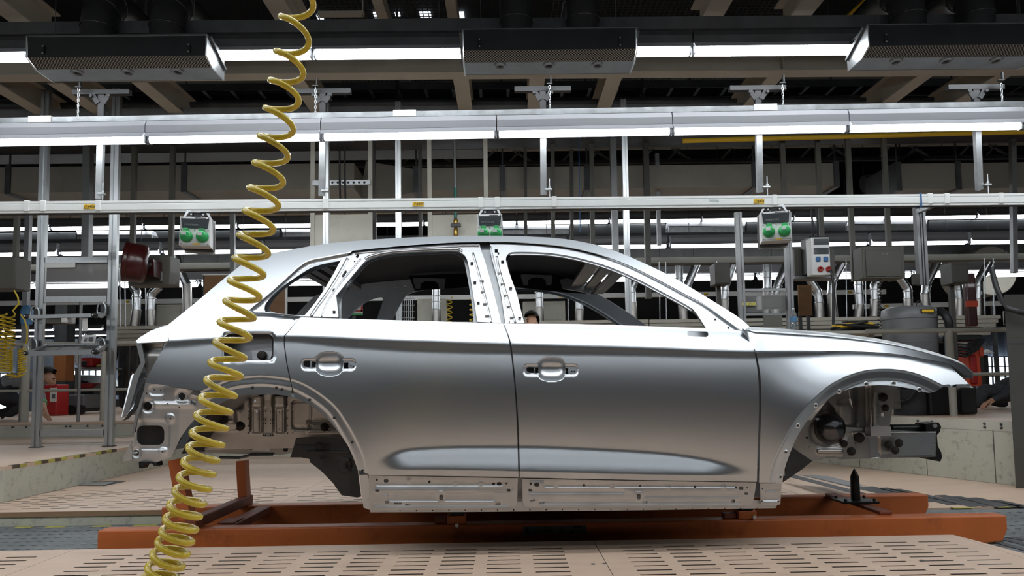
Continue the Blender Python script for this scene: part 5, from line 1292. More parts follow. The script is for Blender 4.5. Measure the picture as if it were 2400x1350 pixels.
for k, (px, py) in enumerate(((8, 0), (650, 0), (1690, 0), (1905, 0))):
    x = P(px, py, 5.2).x
    tag(obj('cross_beam', ibeam((x, 2.5, ZI + .05), (x, 5.75, ZI + .05), .17, .26), 'beam_cream'), 'cream ceiling beam coming towards the camera %s' % place2[k], 'beam', 'cross beams over the line')
tag(obj('carrier_channel', MB().bar(J1[0] + Vector((0, .02, .215)), J1[1] + Vector((0, .02, .215)), .12, .10), 'dark_steel'), 'dark steel channel along the top of the upper light row', 'rail')
gb = thing('steel_beam', 'grey steel bar across the ceiling just above the lower light row', 'beam', (0, 7.6, 3.78)); obj('bar', MB().bar(PZ(-200, 274, 3.78), PZ(2600, 250, 3.78), .14, .09), 'grey_steel', gb); ROD(gb, (-4.2, -1.2, 1.6, 4.6), 7.6, 3.82)
def tray(a, b, z, lab):
    p, q = PZ(a[0], a[1], z), PZ(b[0], b[1], z); t = thing('cable_tray', lab, 'cable tray', (p + q) / 2)
    obj('side_rail', MB().bar(p + Vector((0, -.12, .03)), q + Vector((0, -.12, .03)), .012, .085), 'dark_steel', t)
    obj('side_rail', MB().bar(p + Vector((0, .14, .03)), q + Vector((0, .14, .03)), .012, .085), 'dark_steel', t)
    L = (q - p).length; n = int(L / .32); rg = MB().box((-.018, -.12, -.006), (.018, .14, .006)).mesh('rung', 'grey_steel')
    for i in range(n): share('rung', rg, t, p + (q - p) * ((i + .5) / n))
    obj('cables', MB().tube([p + Vector((0, .02, .03)), q + Vector((0, .02, .03))], .035, 8), 'rubber', t)
tray((-200, 226), (2600, 206), 4.25, 'dark cable tray with rungs behind the cream cross beams')
tag(obj('pipe', MB().tube([PZ(-200, 250, 4.0), PZ(2600, 232, 4.0)], .05, 10), 'dark_steel'), 'dark pipe along the ceiling under the cable tray', 'pipe')
tag(obj('ceiling_duct', MB().box((-9, 10.0, 5.0), (9, 10.8, 5.9)), 'duct_beige'), 'wide beige duct high in the dark ceiling behind the beams', 'duct')
# beige supply ducts
def duct(x0, x1, yt, yb, Y, d, lab, seams):
    xm = (x0 + x1) / 2; t = thing('air_duct', lab, 'duct', P(xm, yb, Y))
    a = P(x0, (yt + yb) / 2, Y).x; b = P(x1, (yt + yb) / 2, Y).x; z1 = P(xm, yt, Y).z; z0 = P(xm, yb, Y).z
    obj('duct_body', MB().box((a, Y, z0), (b, Y + d, z1)), 'duct_beige', t)
    for s in seams:
        x = P(s, (yt + yb) / 2, Y).x; obj('flange', MB().box((x - .035, Y - .02, z0 - .02), (x + .035, Y + d + .02, z1 + .02)), 'dark_steel', t)
        obj('hanger_rod', MB().tube([(x, Y + .02, z1), (x, Y + .02, z1 + 2.5)], .012, 6), 'dark_steel', t)
    return t
duct(-300, 830, 389, 449, 8.8, .75, 'long beige rectangular duct on the left under the ceiling', (20, 432))
duct(975, 1962, 388, 441, 8.8, .75, 'long beige rectangular duct behind the car roof under the ceiling', (975, 1178, 1376, 1768, 1960))
duct(2105, 2700, 380, 440, 9.0, .75, 'beige rectangular duct at the right edge under the ceiling', (2105, 2245))
t = thing('duct_transition', 'slanting beige duct piece between the two long ducts', 'duct', P(900, 440, 9.2))
obj('transition', MB().prism([P(858, 378, 9.3), P(968, 396, 9.3), P(968, 450, 9.3), P(895, 470, 9.3), P(840, 470, 9.3)], (0, .5, 0)), 'duct_beige', t)
t = thing('round_duct', 'dark round spiral duct rising to the right under the ceiling', 'duct', P(2025, 432, 10)); obj('duct_pipe', MB().tube([P(2025, 432, 10), P(2060, 425, 10), P(2110, 395, 10), P(2150, 372, 10)], .13, 14), 'duct_black', t); p_ = P(2110, 392, 10); obj('hanger_rod', MB().tube([p_, Vector((p_.x, p_.y, 9.0))], .012, 6), 'dark_steel', t)
# roof truss
tr_ = thing('roof_truss', 'slim grey lattice truss under the dark ceiling behind the lower light row', 'truss', P(1200, 380, 12))
YT_ = 12.0
zA = P(1200, 349, YT_).z; zB = P(1200, 383, YT_).z
obj('top_chord', MB().bar((-14, YT_, zA), (14, YT_, zA), .08, .07), 'beam_cream', tr_)
obj('bottom_chord', MB().bar((-14, YT_, zB), (14, YT_, zB), .08, .06), 'dark_steel', tr_)
for i, px in enumerate(range(880, 2500, 62)):
    x = P(px, 366, YT_).x; s = 1 if i % 3 else -1.6
    obj('diagonal', MB().bar((x, YT_, zB), (x + .26 * s, YT_, zA), .035, .035), 'grey_steel', tr_)
tag(obj('duct_shelf', MB().box((P(-100, 350, 9.5).x, 9.5, P(600, 356, 9.5).z), (P(1130, 350, 9.5).x, 9.9, P(600, 340, 9.5).z)), 'cabinet_grey'), 'pale grey panel strip above the long left duct', 'panel')
tag(obj('hanging_grid', MB().box((-9, 7.64, 3.88), (9, 8.72, 3.96)), 'dark_steel'), 'dark flat steel grid carrying the uprights of the far line', 'grid')
for x in (-7, -2.4, 2.4, 7): tag(obj('grid_rod', MB().tube([(x, 8.5, 3.96), (x, 8.5, 9.0)], .012, 6), 'dark_steel'), 'thin dark rod carrying the steel grid from the ceiling', 'rod', 'rods of the steel grid')
# wire mesh deck high over the line with daylight behind it
mat('mesh_wire', (0.05, 0.052, 0.056), 0.5, 0.4, var=0.1)
wm = thing('mesh_deck', 'wire mesh walkway deck high above the line at the top edge', 'deck', (-1.2, 6.6, 4.55))
def wires(x0, x1, y0, y1, z, s, m='dark_steel'):
    mb = MB(); x = x0
    while x <= x1: mb.box((x - .004, y0, z - .004), (x + .004, y1, z + .004)); x += s
    y = y0
    while y <= y1: mb.box((x0, y - .004, z - .003), (x1, y + .004, z + .003)); y += s
    return mb
for a, b in ((P(735, 30, 7).x, P(905, 30, 7).x), (P(925, 30, 7).x, P(1060, 30, 7).x), (P(1290, 30, 7).x, P(1640, 30, 7).x), (P(1660, 30, 7).x, P(1870, 30, 7).x)):
    o = obj('mesh_panel', wires(a, b, 6.2, 8.4, 4.6, .055), 'mesh_wire', wm); o['kind'] = 'stuff'
for px in (915, 1068, 1650): x = P(px, 30, 7).x; obj('deck_beam', MB().box((x - .05, 6.2, 4.45), (x + .05, 8.4, 4.59)), 'beam_cream', wm)
for k, (px, py, w, h) in enumerate(((889, 35, .12, .10), (997, 34, .12, .10), (932, 34, .05, .08), (1083, 40, .05, .2), (750, 40, .06, .10))):
    p = PZ(px, py, 8.97); struct('window_%d' % (k + 1), MB().box((p.x - w, p.y - h, 8.95), (p.x + w, p.y + h, 8.985)), 'daylight')
tag(obj('slotted_rail', MB().box((P(745, 28, 6.25).x, 6.25, P(800, 33, 6.25).z), (P(852, 28, 6.25).x, 6.31, P(800, 25, 6.25).z)).box((P(850, 28, 6.25).x - .01, 6.26, P(800, 33, 6.25).z), (P(850, 28, 6.25).x, 6.30, 4.61)), 'beam_cream'), 'short slotted cream rail hanging under the mesh deck', 'rail')
tag(obj('yellow_pipe', MB().tube([P(2030, 0, 6.0), P(1965, 58, 6.6)], .022, 8), 'sticker_yellow'), 'thin yellow pipe running back into the ceiling left of the right hood', 'pipe')
tag(obj('yellow_pipe', MB().tube([P(1600, 330, 8.0), P(2500, 306, 8.0)], .03, 8), 'sticker_yellow'), 'thin yellow pipe running along just under the lower light row', 'pipe')
# ================================================================== things behind the car
def alu_post(p, q, w=.045, d=.09, m='aluminium', up=(0, 1, 0), groove=True):
    a, b = w / 2, d / 2; g = w * .16; e = .007
    prof = [(-a, -b), (-g, -b), (-g, -b + e), (g, -b + e), (g, -b), (a, -b), (a, b), (-a, b)] if groove else [(-a, -b), (a, -b), (a, b), (-a, b)]
    return MB().sweep(p, q, prof, up=up)
def vpost(px, y0, y1, Y, w, d=.06, m='aluminium', groove=True):
    """upright whose foot is seen at (px, y1)"""
    b = P(px, y1, Y); z1 = P(px, y0, Y).z
    return MB().sweep((b.x, Y, b.z), (b.x, Y, z1), [(-w / 2, -d / 2), (-w * .12, -d / 2), (-w * .12, -d / 2 + .008), (w * .12, -d / 2 + .008), (w * .12, -d / 2), (w / 2, -d / 2), (w / 2, d / 2), (-w / 2, d / 2)] if groove else [(-w / 2, -d / 2), (w / 2, -d / 2), (w / 2, d / 2), (-w / 2, d / 2)], up=(0, 1, 0))
def hbar(x0, y0, x1, y1, Y, h, d=.045, groove=True):
    """horizontal bar between two seen points; its height comes from the first"""
    a, b = P(x0, y0, Y), P(x1, y1, Y); z = (a.z + b.z) / 2
    return MB().sweep((a.x, Y, z), (b.x, Y, z), [(-d / 2, -h / 2), (d / 2, -h / 2), (d / 2, h / 2), (-d / 2, h / 2), (-d / 2, h * .12), (-d / 2 + .008, h * .12), (-d / 2 + .008, -h * .12), (-d / 2, -h * .12)] if groove else [(-d / 2, -h / 2), (d / 2, -h / 2), (d / 2, h / 2), (-d / 2, h / 2)])

# ---- aluminium profile stand on the raised platform (left)
YF = 6.80
af = thing('profile_stand', 'tall aluminium profile frame with hinged trays on the raised platform at left', 'stand', P(170, 1046, YF))
xl, xr = P(85, 1045, YF).x, P(256, 1043, YF).x
zf = ZR + .002
for x in (xl, xr):
    obj('upright', MB().sweep((x, YF, zf), (x, YF, P(170, 345, YF).z + .6), [(-.040, -.022), (-.010, -.022), (-.010, -.004), (.010, -.004), (.010, -.022), (.040, -.022), (.040, .022), (-.040, .022)], up=(0, 1, 0)), 'aluminium', af)
    obj('foot', MB().box((x - .055, YF - .03, ZR + .0005), (x + .055, YF + .03, ZR + .008)), 'plastic_black', af)
for y in (610, 702, 1014):
    z = P(170, y, YF).z; obj('crossbar', MB().sweep((xl + .049, YF, z), (xr - .049, YF, z), [(-.022, -.03), (.022, -.03), (.022, .03), (-.022, .03), (-.022, .008), (-.012, .008), (-.012, -.008), (-.022, -.008)]), 'aluminium', af)
z0, z1 = P(170, 695, YF).z, P(170, 617, YF).z
obj('mesh_pane', MB().box((xl + .05, YF + .002, z0), (xr - .05, YF + .006, z1)), 'mesh_pane', af)
obj('name_strip', pbox(97, 616, 176, 627, YF - .02, .004), 'plastic_white', af)
# hinged upper arm with a grey lamp box
ya = YF - .30
obj('arm_bar', MB().bar(P(68, 743, ya), P(226, 739, ya), .04, .035), 'aluminium', af)
obj('arm_link', MB().bar(P(226, 739, ya), P(244, 736, YF - .03), .04, .035), 'aluminium', af)
lb = obj('lamp_box', MB().box(tuple(P(107, 758, ya)), tuple(P(145, 744, ya) + Vector((0, .12, 0))), .006), 'cabinet_grey', af)
obj('lamp_head', MB().box(tuple(P(142, 757, ya - .02)), tuple(P(160, 741, ya) + Vector((0, .12, 0))), .012), 'plastic_white', lb)
for px, py, yy in ((65, 742, ya), (223, 739, ya), (65, 828, ya - .1), (224, 825, ya - .1)):
    c = P(px, py, yy); obj('corner_knob', MB().lathe([(.0001, -.035), (.022, -.03), (.026, .0), (.022, .03), (.0001, .035)], c, axis='Y', seg=12), 'plastic_black', af)
    obj('knob_cap', MB().lathe([(.008, -.042), (.0001, -.046)], c, axis='Y', seg=8), 'plastic_white', af)
for px, py in ((86, 736), (242, 727), (81, 810), (240, 810)):
    c = P(px, py, YF - .05); obj('hinge_ring', MB().tube([c + Vector((.042 * math.cos(a), -.03, .075 * math.sin(a))) for a in [2 * PI * i / 16 for i in range(16)]], .008, 6, closed=True), 'galvanised', af)
    obj('hinge_block', MB().box(tuple(c + Vector((-.02, -.02, -.05))), tuple(c + Vector((.035, .02, .05))), .006), 'dark_steel', af)
# tilted tray
yt = ya - .1
q = [P(66, 829, yt), P(224, 825, yt), P(246, 808, YF - .03), P(110, 810, YF - .03)]
tr0 = obj('tray_front_bar', MB().bar(q[0], q[1], .05, .045), 'aluminium', af)
for a, b in ((1, 2), (2, 3), (3, 0)): obj('tray_bar', MB().bar(q[a], q[b], .035, .03), 'aluminium', af)
obj('tray_panel', MB().prism([p + Vector((0, 0, -.004)) for p in q], (0, 0, .006)), 'cabinet_dark', af)
for t_ in (.33, .66): obj('tray_divider', MB().bar(q[0].lerp(q[1], t_), q[3].lerp(q[2], t_), .015, .012), 'dark_steel', af)
tag(obj('instruction_sheet', MB().prism([P(189, 804, YF - .05), P(222, 804, YF - .05), P(226, 785, YF - .02), P(195, 785, YF - .02)], (0, .004, 0)), 'paper'), 'white printed instruction sheet propped on the tilted tray', 'sheet')
ish = bpy.context.scene.objects['instruction_sheet']
for (x0, y0, x1, y1) in ((207, 790, 218, 799), (197, 791, 204, 793), (197, 795, 202, 800)):
    obj('print_block', MB().prism([P(x0, y1, YF - .054), P(x1, y1, YF - .054), P(x1 + 1, y0, YF - .042), P(x0 + 1, y0, YF - .042)], (0, .001, 0)), 'print_grey', ish)
tag(obj('instruction_sheet', pbox(193, 746, 205, 776, YF - .30, .004), 'paper'), 'small white sheet hanging under the upper arm of the profile stand', 'sheet')
tag(obj('rear_pole', MB().tube([Vector((P(188, 800, 8.3).x, 8.3, ZK)), P(190, 700, 8.3)], .018, 8), 'grey_steel'), 'thin aluminium pole standing behind the tilted tray', 'pole')

# ---- handrails
def handrail(posts, x0, x1, ytop, ymid, Y, zfoot, lab, post_w=.035, ytop2=None, ymid2=None):
    t = thing('handrail', lab, 'handrail', (P((x0 + x1) / 2, ytop, Y).x, Y, zfoot))
    ytop2 = ytop if ytop2 is None else ytop2; ymid2 = ymid if ymid2 is None else ymid2
    obj('top_rail', MB().tube([P(x0, ytop, Y), P(x1, ytop2, Y)], .024, 10), 'rail_cream', t)
    obj('middle_rail', MB().tube([P(x0, ymid, Y), P(x1, ymid2, Y)], .017, 10), 'rail_cream', t)
    for px, py in posts:
        b = P(px, py, Y); obj('post', MB().tube([Vector((b.x, Y, zfoot)), Vector((b.x, Y, P(px, ytop + (ytop2 - ytop) * (px - x0) / (x1 - x0), Y).z))], post_w, 12), 'rail_cream', t)
    return t
handrail(((56, 1000),), -120, 80, 809, 918, 8.5, ZK, 'cream handrail with a thick post at the left edge', .045, 807, 916)
handrail(((240, 960),), 80, 520, 807, 916, 8.6, ZK, 'cream handrail passing behind the profile stand and the rear of the car', .03, 800, 909)
handrail(((2236, 985),), 2030, 2520, 777, 881, 6.6, ZK - .002, 'cream handrail with round post behind the front wheel arch', .034, 771, 874)

# ---- red hose reel with cabinet (left)
t = thing('electric_cabinet', 'cream cabinet on posts behind the red hose reel', 'cabinet', P(350, 670, 8.2))
obj('cabinet_body', pbox(300, 600, 399, 668, 8.2, .25, .01), 'cabinet_grey', t)
for px in (396, 305): p_ = P(px, 640, 8.44); obj('post', MB().box((p_.x - .028, 8.46, p_.z), (p_.x + .028, 8.51, 3.88)), 'cabinet_grey', t)
obj('door_lock', pbox(374, 636, 380, 660, 8.17, .03, .004), 'grey_steel', t)
t = thing('hose_reel', 'dark red hose reel hanging in front of the left cabinet', 'hose reel', P(325, 660, 7.9))
ax = Vector((1, .45, -.12)).normalized(); c = P(323, 617, 7.9)
def disc(c, ax, prof, seg=24):
    u_ = ax.orthogonal().normalized(); w_ = ax.cross(u_); mb = MB(); vs = []
    for r, h in prof:
        for k in range(seg):
            a = 2 * PI * k / seg; vs.append(c + ax * h + (u_ * math.cos(a) + w_ * math.sin(a)) * r)
    n = len(prof); mb.add(vs, [(i * seg + k, i * seg + (k + 1) % seg, (i + 1) * seg + (k + 1) % seg, (i + 1) * seg + k) for i in range(n - 1) for k in range(seg)], True)
    mb.add(vs[:seg], [tuple(range(seg))]); mb.add(vs[-seg:], [tuple(range(seg))[::-1]])
    return mb
obj('drum', disc(c, ax, [(.10, -.16), (.19, -.15), (.225, -.12), (.225, .05), (.205, .09), (.12, .11)]), 'reel_red', t)
obj('rim', disc(c, ax, [(.228, -.14), (.236, -.13), (.236, -.10), (.228, -.09)]), 'reel_red', t)
obj('guide_arm', MB().box(tuple(P(290, 588, 7.82)), tuple(P(310, 575, 7.82) + Vector((0, .12, 0))), .01), 'plastic_black', t)
obj('mount_bracket', MB().prism([P(340, 612, 8.0), P(360, 608, 8.0), P(361, 648, 8.0), P(344, 642, 8.0)], (0, .195, 0)), 'reel_red', t)
obj('hub', disc(c + ax * .11, ax, [(.05, 0), (.05, .02), (.0001, .03)], 12), 'cast_black', t)
# ---- left cabinet with the yellow air hoses
t = thing('electric_cabinet', 'cream cabinet at the left edge above the small yellow hoses', 'cabinet', P(10, 680, 7.6))
obj('cabinet_body', pbox(-40, 602, 36, 677, 7.6, .25, .01), 'cabinet_grey', t)
obj('post', vpost(36, 500, 640, 7.7, .045, .05, groove=False), 'cabinet_grey', t)
tag(obj('steel_pole', MB().sweep(Vector((P(52, 1000, 8.6).x, 8.6, ZK)), Vector((P(52, 1000, 8.6).x, 8.6, P(60, 500, 8.6).z)), [(-.03, -.03), (.03, -.03), (.03, .03), (-.03, .03)], up=(0, 1, 0)), 'grey_steel'), 'grey square steel pole behind the left handrail post', 'pole')
def coil(px0, py0, px1, py1, Y, turns, r, tr, lab, extra=None, squash=1.0):
    a, b = P(px0, py0, Y), P(px1, py1, Y); n = turns * 14; pts = []
    for i in range(n + 1):
        t_ = i / n; c = a.lerp(b, t_); th = 2 * PI * turns * t_; pts.append(c + Vector((r * math.cos(th), r * math.sin(th) * squash, 0)))
    if extra: pts = [P(x, y, Y) for x, y in extra] + pts
    return tag(obj('coil_hose', MB().tube(pts, tr, 6), 'yellow_hose_small'), lab, 'hose', 'small yellow hoses at the left edge')
coil(4, 735, 0, 870, 7.4, 15, .05, .008, 'thin yellow coil hose at the very left edge')
coil(20, 740, 22, 815, 7.5, 8, .055, .008, 'thin yellow coil hose hanging under the left cabinet', [(33, 680), (42, 697), (44, 712), (30, 728), (36, 737)])
pts = []
for i in range(260):
    t_ = i / 259
    if t_ < .45: c = P(20, 818 + 52 * t_ / .45, 7.6)
    elif t_ < .62: a = PI * (t_ - .45) / .17; c = P(36 - 16 * math.cos(a), 870 + 14 * math.sin(a), 7.6)
    else: c = P(52, 870 - 52 * (t_ - .62) / .38, 7.6)
    th = 2 * PI * 26 * t_; pts.append(c + Vector((.036 * math.cos(th), .036 * math.sin(th), .006 * math.cos(th))))
tag(obj('coil_hose', MB().tube(pts, .008, 6), 'yellow_hose_small'), 'yellow coil hose hanging in a U loop over the left handrail', 'hose', 'small yellow hoses at the left edge')
tag(obj('air_line', MB().tube([P(48, 737, 7.6), P(58, 750, 7.6), P(64, 775, 7.6), P(63, 800, 7.6), P(60, 806, 7.6)], .008, 6), 'yellow_hose_small'), 'single thin yellow air line bowed beside the profile stand', 'hose')
t = thing('water_bottle', 'blue plastic bottle behind the left upright of the profile stand', 'bottle', P(62, 768, 8.52))
obj('bottle_body', MB().lathe([(.06, -.02), (.07, .03), (.07, .16), (.05, .2), (.04, .22)], P(62, 757, 8.52), seg=14), 'label_blue', t)

# ---- cream boards on posts behind the roof
def board(x0, x1, y0, y1, Y, lab, posts):
    t = thing('cream_board', lab, 'board', P((x0 + x1) / 2, y1, Y), group='cream boards behind the roof')
    obj('board', pbox(x0, y0 + 6, x1, y1, Y, .03), 'cream_clean', t)
    for p_ in posts: obj('post', MB().box((P(p_, 450, Y).x - .024, Y - .012, P(p_, y1, Y).z), (P(p_, 450, Y).x + .024, Y - .001, 3.88)), 'cream_clean', t)
board(729, 872, 497, 640, 7.68, 'cream board between two posts above the rear door', (733, 868))
board(1003, 1122, 497, 640, 7.68, 'cream board between two posts above the B-pillar, behind the brass valve', (1007, 1139))
for k, (px, lab) in enumerate(((765, 'aluminium profile upright in front of the left cream board'), (934, 'aluminium profile upright between the two cream boards'), (1466, 'aluminium profile upright above the windscreen'))):
    tag(obj('aluminium_upright', (lambda b: MB().sweep((b.x, 6.9, .001), (b.x, 6.9, 3.74), [(-.028, -.025), (-.007, -.025), (-.007, -.015), (.007, -.015), (.007, -.025), (.028, -.025), (.028, .025), (-.028, .025)], up=(0, 1, 0)))(P(px, 450, 6.9)), 'aluminium'), lab, 'post', 'aluminium uprights behind the car')
gp = thing('air_pipe', 'green air pipe with brass valve coming down behind the car roof', 'pipe', P(1067, 560, 7.56))
obj('pipe', MB().tube([P(1066, 440, 7.56) + Vector((0, 0, 1.0)), P(1067, 440, 7.56)], .016, 10), 'grey_steel', gp)
mat('pipe_green', (0.03, 0.17, 0.14), 0.4, 0, var=.08)
obj('green_pipe', MB().tube([P(1067, 440, 7.56), P(1067.5, 512, 7.56)], .018, 10), 'pipe_green', gp)
mat('brass', (0.48, 0.30, 0.08), 0.35, 0.9, var=.12)
obj('brass_valve', MB().lathe([(.014, .0), (.026, -.02), (.026, -.07), (.018, -.08), (.018, -.11), (.026, -.12), (.026, -.25), (.0001, -.25)], P(1068, 512, 7.56), seg=12), 'brass', gp)
obj('valve_handle', MB().box(tuple(P(1056, 532, 7.52)), tuple(P(1080, 523, 7.52) + Vector((0, .03, 0))), .006), 'plastic_black', gp)
for px, py, lab in ((800, 430, 'left'), (832, 430, 'right')): pass
t = thing('cable_bracket', 'perforated steel bracket with black cables between the cream posts', 'bracket', P(815, 435, 7.54))
obj('bracket_bar', pbox(732, 422, 868, 433, 7.63, .03), 'galvanised', t)
for i in range(7): obj('slot', MB().lathe([(.0001, -.002), (.013, -.002), (.013, .001)], P(779 + 12.5 * i, 427.5, 7.629), axis='Y', seg=10), 'plastic_black', t)
for px in (796, 808): obj('cable', MB().tube([P(px, 345, 7.615), P(px, 430, 7.615), P(px + 2, 478, 7.615)], .012, 6), 'rubber', t)
tag(obj('blue_cable', MB().tube([P(1357, 345, 8.3) + Vector((0, 0, .2)), P(1358, 430, 8.3), P(1360, 545, 8.3)], .006, 6), 'socket_blue'), 'thin dark blue cable hanging behind the front of the roof', 'cable')

# ---- second line of lights and hoods
fxf = fixture_proto(LF - .006, 'light_fixture', '', '', 'far_tube_glow', r=.040, seg=6, wire=9.0 - 3.44)
fxh = fixture_proto(LF - .006, 'light_fixture', '', '', 'far_tube_glow', r=.078, wire=9.0 - 2.9, seg=6)
fxg = fixture_proto(LF - .006, 'light_fixture', '', '', 'far_tube_glow', r=.040, seg=6, wire=9.0 - 2.9)
def far_row(a, b, z, n, lab, grp, first=False, x0=-900, x1=3300):
    A, B = PZ(a[0], a[1], z), PZ(b[0], b[1], z); A2, B2 = on(A, B, x0), on(A, B, x1); L = (B2 - A2).length; n = int(L / 1.5)
    lab = ['%s, %s from the left' % (lab, ordw[i]) for i in range(n)]
    return place_row(fxf if z > 3 else fxh if 'windows' in grp else fxg, A2, B2, n, lab, grp, first)
far_row((0, 536), (2400, 506), 3.44, 0, 'far fluorescent fixture in the row under the busbar', 'far light row under the busbar', True, -100, 2500)
far_row((0, 595), (2400, 565), 2.9, 0, 'far fluorescent fixture in the row above the roof', 'far light row above the roof edge', True, -100, 2500)
far_row((0, 669), (2400, 639), 2.9, 0, 'far fluorescent fixture in the row behind the windows', 'far light row behind the windows', True, -100, 2500)
far_row((0, 774), (2400, 744), 2.9, 0, 'small distant fluorescent fixture behind the profile stand', 'distant light row', False, -100, 700)
far_row((0, 788), (2400, 758), 2.9, 0, 'small distant fluorescent fixture of the lowest row', 'lowest distant light row', False, -100, 700)
A3, B3 = PZ(0, 669, 2.9), PZ(2400, 639, 2.9)
tag(obj('shade_strip', MB().bar(on(A3, B3, -100) + Vector((0, -.10, .13)), on(A3, B3, 2500) + Vector((0, -.10, .13)), .02, .15), 'fixture_white'), 'long white shade over the light row seen through the windows', 'shade')
for k, (x0, x1, y0, y1) in enumerate(((181, 356, 541, 564), (662, 730, 536, 557), (1178, 1333, 528, 552), (1567, 1746, 521, 546), (1996, 2172, 516, 540))):
    t = thing('air_outlet_hood', 'silver air outlet hood on the far line, %s from the left' % ordw[k], 'vent', P((x0 + x1) / 2, y1, 10.8), group='silver hoods on the far line')
    obj('hood_body', pbox(x0, y0 + 9, x1, y1, 10.8, .3, .01), 'galvanised', t)
    obj('hood_top', MB().prism([P(x0 - 2, y0, 10.9), P(x1 + 2, y0, 10.9), P(x1, y0 + 9, 10.8), P(x0, y0 + 9, 10.8)], (0, .2, 0)), 'fixture_white', t)
dk = (((-40, 178), 545, 568), ((362, 655), 540, 560), ((1335, 1560), 525, 548), ((1750, 1990), 520, 545), ((2178, 2440), 515, 540))
for k, ((x0, x1), y0, y1) in enumerate(dk):
    tag(obj('dark_hood', pbox(x0, y0, x1, y1, 11.0, .3, .01), 'hood_black'), 'dark hood box between the silver hoods of the far line, %s from the left' % ordw[k], 'vent', 'dark hoods on the far line')
def far_bar(a, b, Y, h, d, m, lab, cat='beam', name='far_beam'):
    p, q = P(a[0], a[1], Y), P(b[0], b[1], Y)
    return tag(obj(name, MB().bar(p, q, d, h), m), lab, cat)
far_bar((-100, 577), (2500, 549), 10.6, .16, .12, 'dark_steel', 'dark steel beam between the two far light rows')
far_bar((-100, 632), (2500, 602), 10.5, .09, .2, 'cabinet_grey', 'pale cable duct running along under the far light rows')
far_bar((-100, 613), (2500, 584), 15.0, .20, .2, 'grey_steel', 'grey beam far behind the silver pipes')
far_bar((-100, 500), (2500, 480), 12.5, .16, .2, 'beam_cream', 'pale far beam seen just under the busbar rail')
for k, (x0, y0, x1, y1) in enumerate(((-60, 712, 2075, 684), (2000, 719, 2520, 707))):
    Y = 12.95 if k == 0 else 12.9
    t = thing('busbar_rail', ('white busbar rail of the far line behind the car windows', 'white busbar rail of the far line at the right behind the vacuum cleaner')[k], 'rail', P(x0, y0, Y))
    obj('rail_profile', MB().bar(P(x0, y0, Y), P(x1, y1, Y), .06, .085), 'white_rail', t)
    for px in ((298, 1315, 1655, 1993) if k == 0 else (2078,)):
        f_ = (px - x0) / (x1 - x0); p = P(px, y0 + (y1 - y0) * f_, Y - .035)
        s_ = obj('warning_sticker', MB().box((p.x - .04, Y - .034, p.z - .022), (p.x + .04, Y - .031, p.z + .022)), 'sticker_yellow', t)
        share('voltage_print', tx, s_, (p.x + .016, Y - .036, p.z), scale=(.6, 1, .8)); share('warning_triangle', trm, s_, (p.x - .022, Y - .036, p.z), scale=(.7, 1, .8))

# ---- silver exhaust pipes
PIPES = [((411, 594), (418, 626), (438, 667), (441, 762)), ((310, 669), (320, 684), (320, 727), (315, 764)), ((373, 672), (355, 689), (353, 727), (354, 764)),
         ((1591, 614), (1592, 660), (1598, 700), (1602, 748)), ((1633, 616), (1613, 664), (1604, 690), (1604, 715)), ((1719, 616), (1699, 672), (1697, 702), (1699, 748)),
         ((1798, 614), (1798, 640), (1798, 676), (1798, 748)), ((1848, 614), (1824, 664), (1818, 690), (1818, 748)), ((1898, 654), (1916, 684), (1920, 710), (1921, 745)),
         ((1976, 614), (1951, 659), (1948, 689), (1953, 745)), ((2011, 614), (2012, 677), (2015, 715), (2010, 752)), ((2064, 651), (2049, 669), (2051, 702), (2049, 742)),
         ((2109, 651), (2127, 677), (2128, 700), (2129, 742)), ((2198, 611), (2172, 664), (2168, 689), (2170, 742)), ((2212, 624), (2245, 672), (2249, 700), (2249, 742)),
         ((2321, 609), (2293, 659), (2293, 700), (2293, 742)), ((1264, 660), (1264, 690), (1264, 720), (1264, 756)), ((1358, 670), (1358, 700), (1358, 725), (1358, 756)), ((1491, 650), (1480, 677), (1482, 710), (1484, 753)), ((1022, 660), (1022, 700), (1022, 725), (1022, 762))]
near_ = ['left of the tailgate, longest', 'left one under the red reel', 'right one under the red reel', 'straight one above the windscreen', 'slanting one above the windscreen', 'behind the small cabinet above the fender', 'straight one behind the tinted pane', 'slanting one behind the tinted pane',
         'left one under the socket board', 'right one under the socket board', 'straight one beside the large grey cabinet', 'left one under the large grey cabinet', 'right one under the large grey cabinet', 'behind the vacuum cleaner', 'under the small right cabinet', 'beside the red column', 'left one in the front window', 'middle one in the front window', 'right one in the front window', 'in the rear door window']
for k, pl in enumerate(PIPES):
    Y = 12.4 - .19 * (k in (4, 7)); t = thing('exhaust_pipe', 'silver bent exhaust pipe, %s' % near_[k], 'pipe', P(pl[3][0], pl[3][1], Y), group='silver exhaust pipes')
    w = [P(x, y, Y) for x, y in pl]
    cv = [w[0], w[0].lerp(w[1], .8), w[1], w[1].lerp(w[2], .25), w[2]]
    b = obj('pipe', MB().tube(cv, .075, 14), 'duct_silver', t)
    obj('sleeve', MB().tube([w[2], w[3]], [.080, .087], 14), 'warm_steel', t)
    for a_ in (w[0].lerp(w[1], .85), w[1].lerp(w[2], .3), w[2]):
        obj('joint_ring', MB().lathe([(.077, -.007), (.085, -.005), (.085, .005), (.077, .007)], a_, seg=14), 'duct_silver', t)
    if k % 2: obj('damper_lever', MB().box(tuple(w[1].lerp(w[2], .7) + Vector((.0, -.092, -.03))), tuple(w[1].lerp(w[2], .7) + Vector((.02, -.074, .03))), .003), 'galvanised', t)

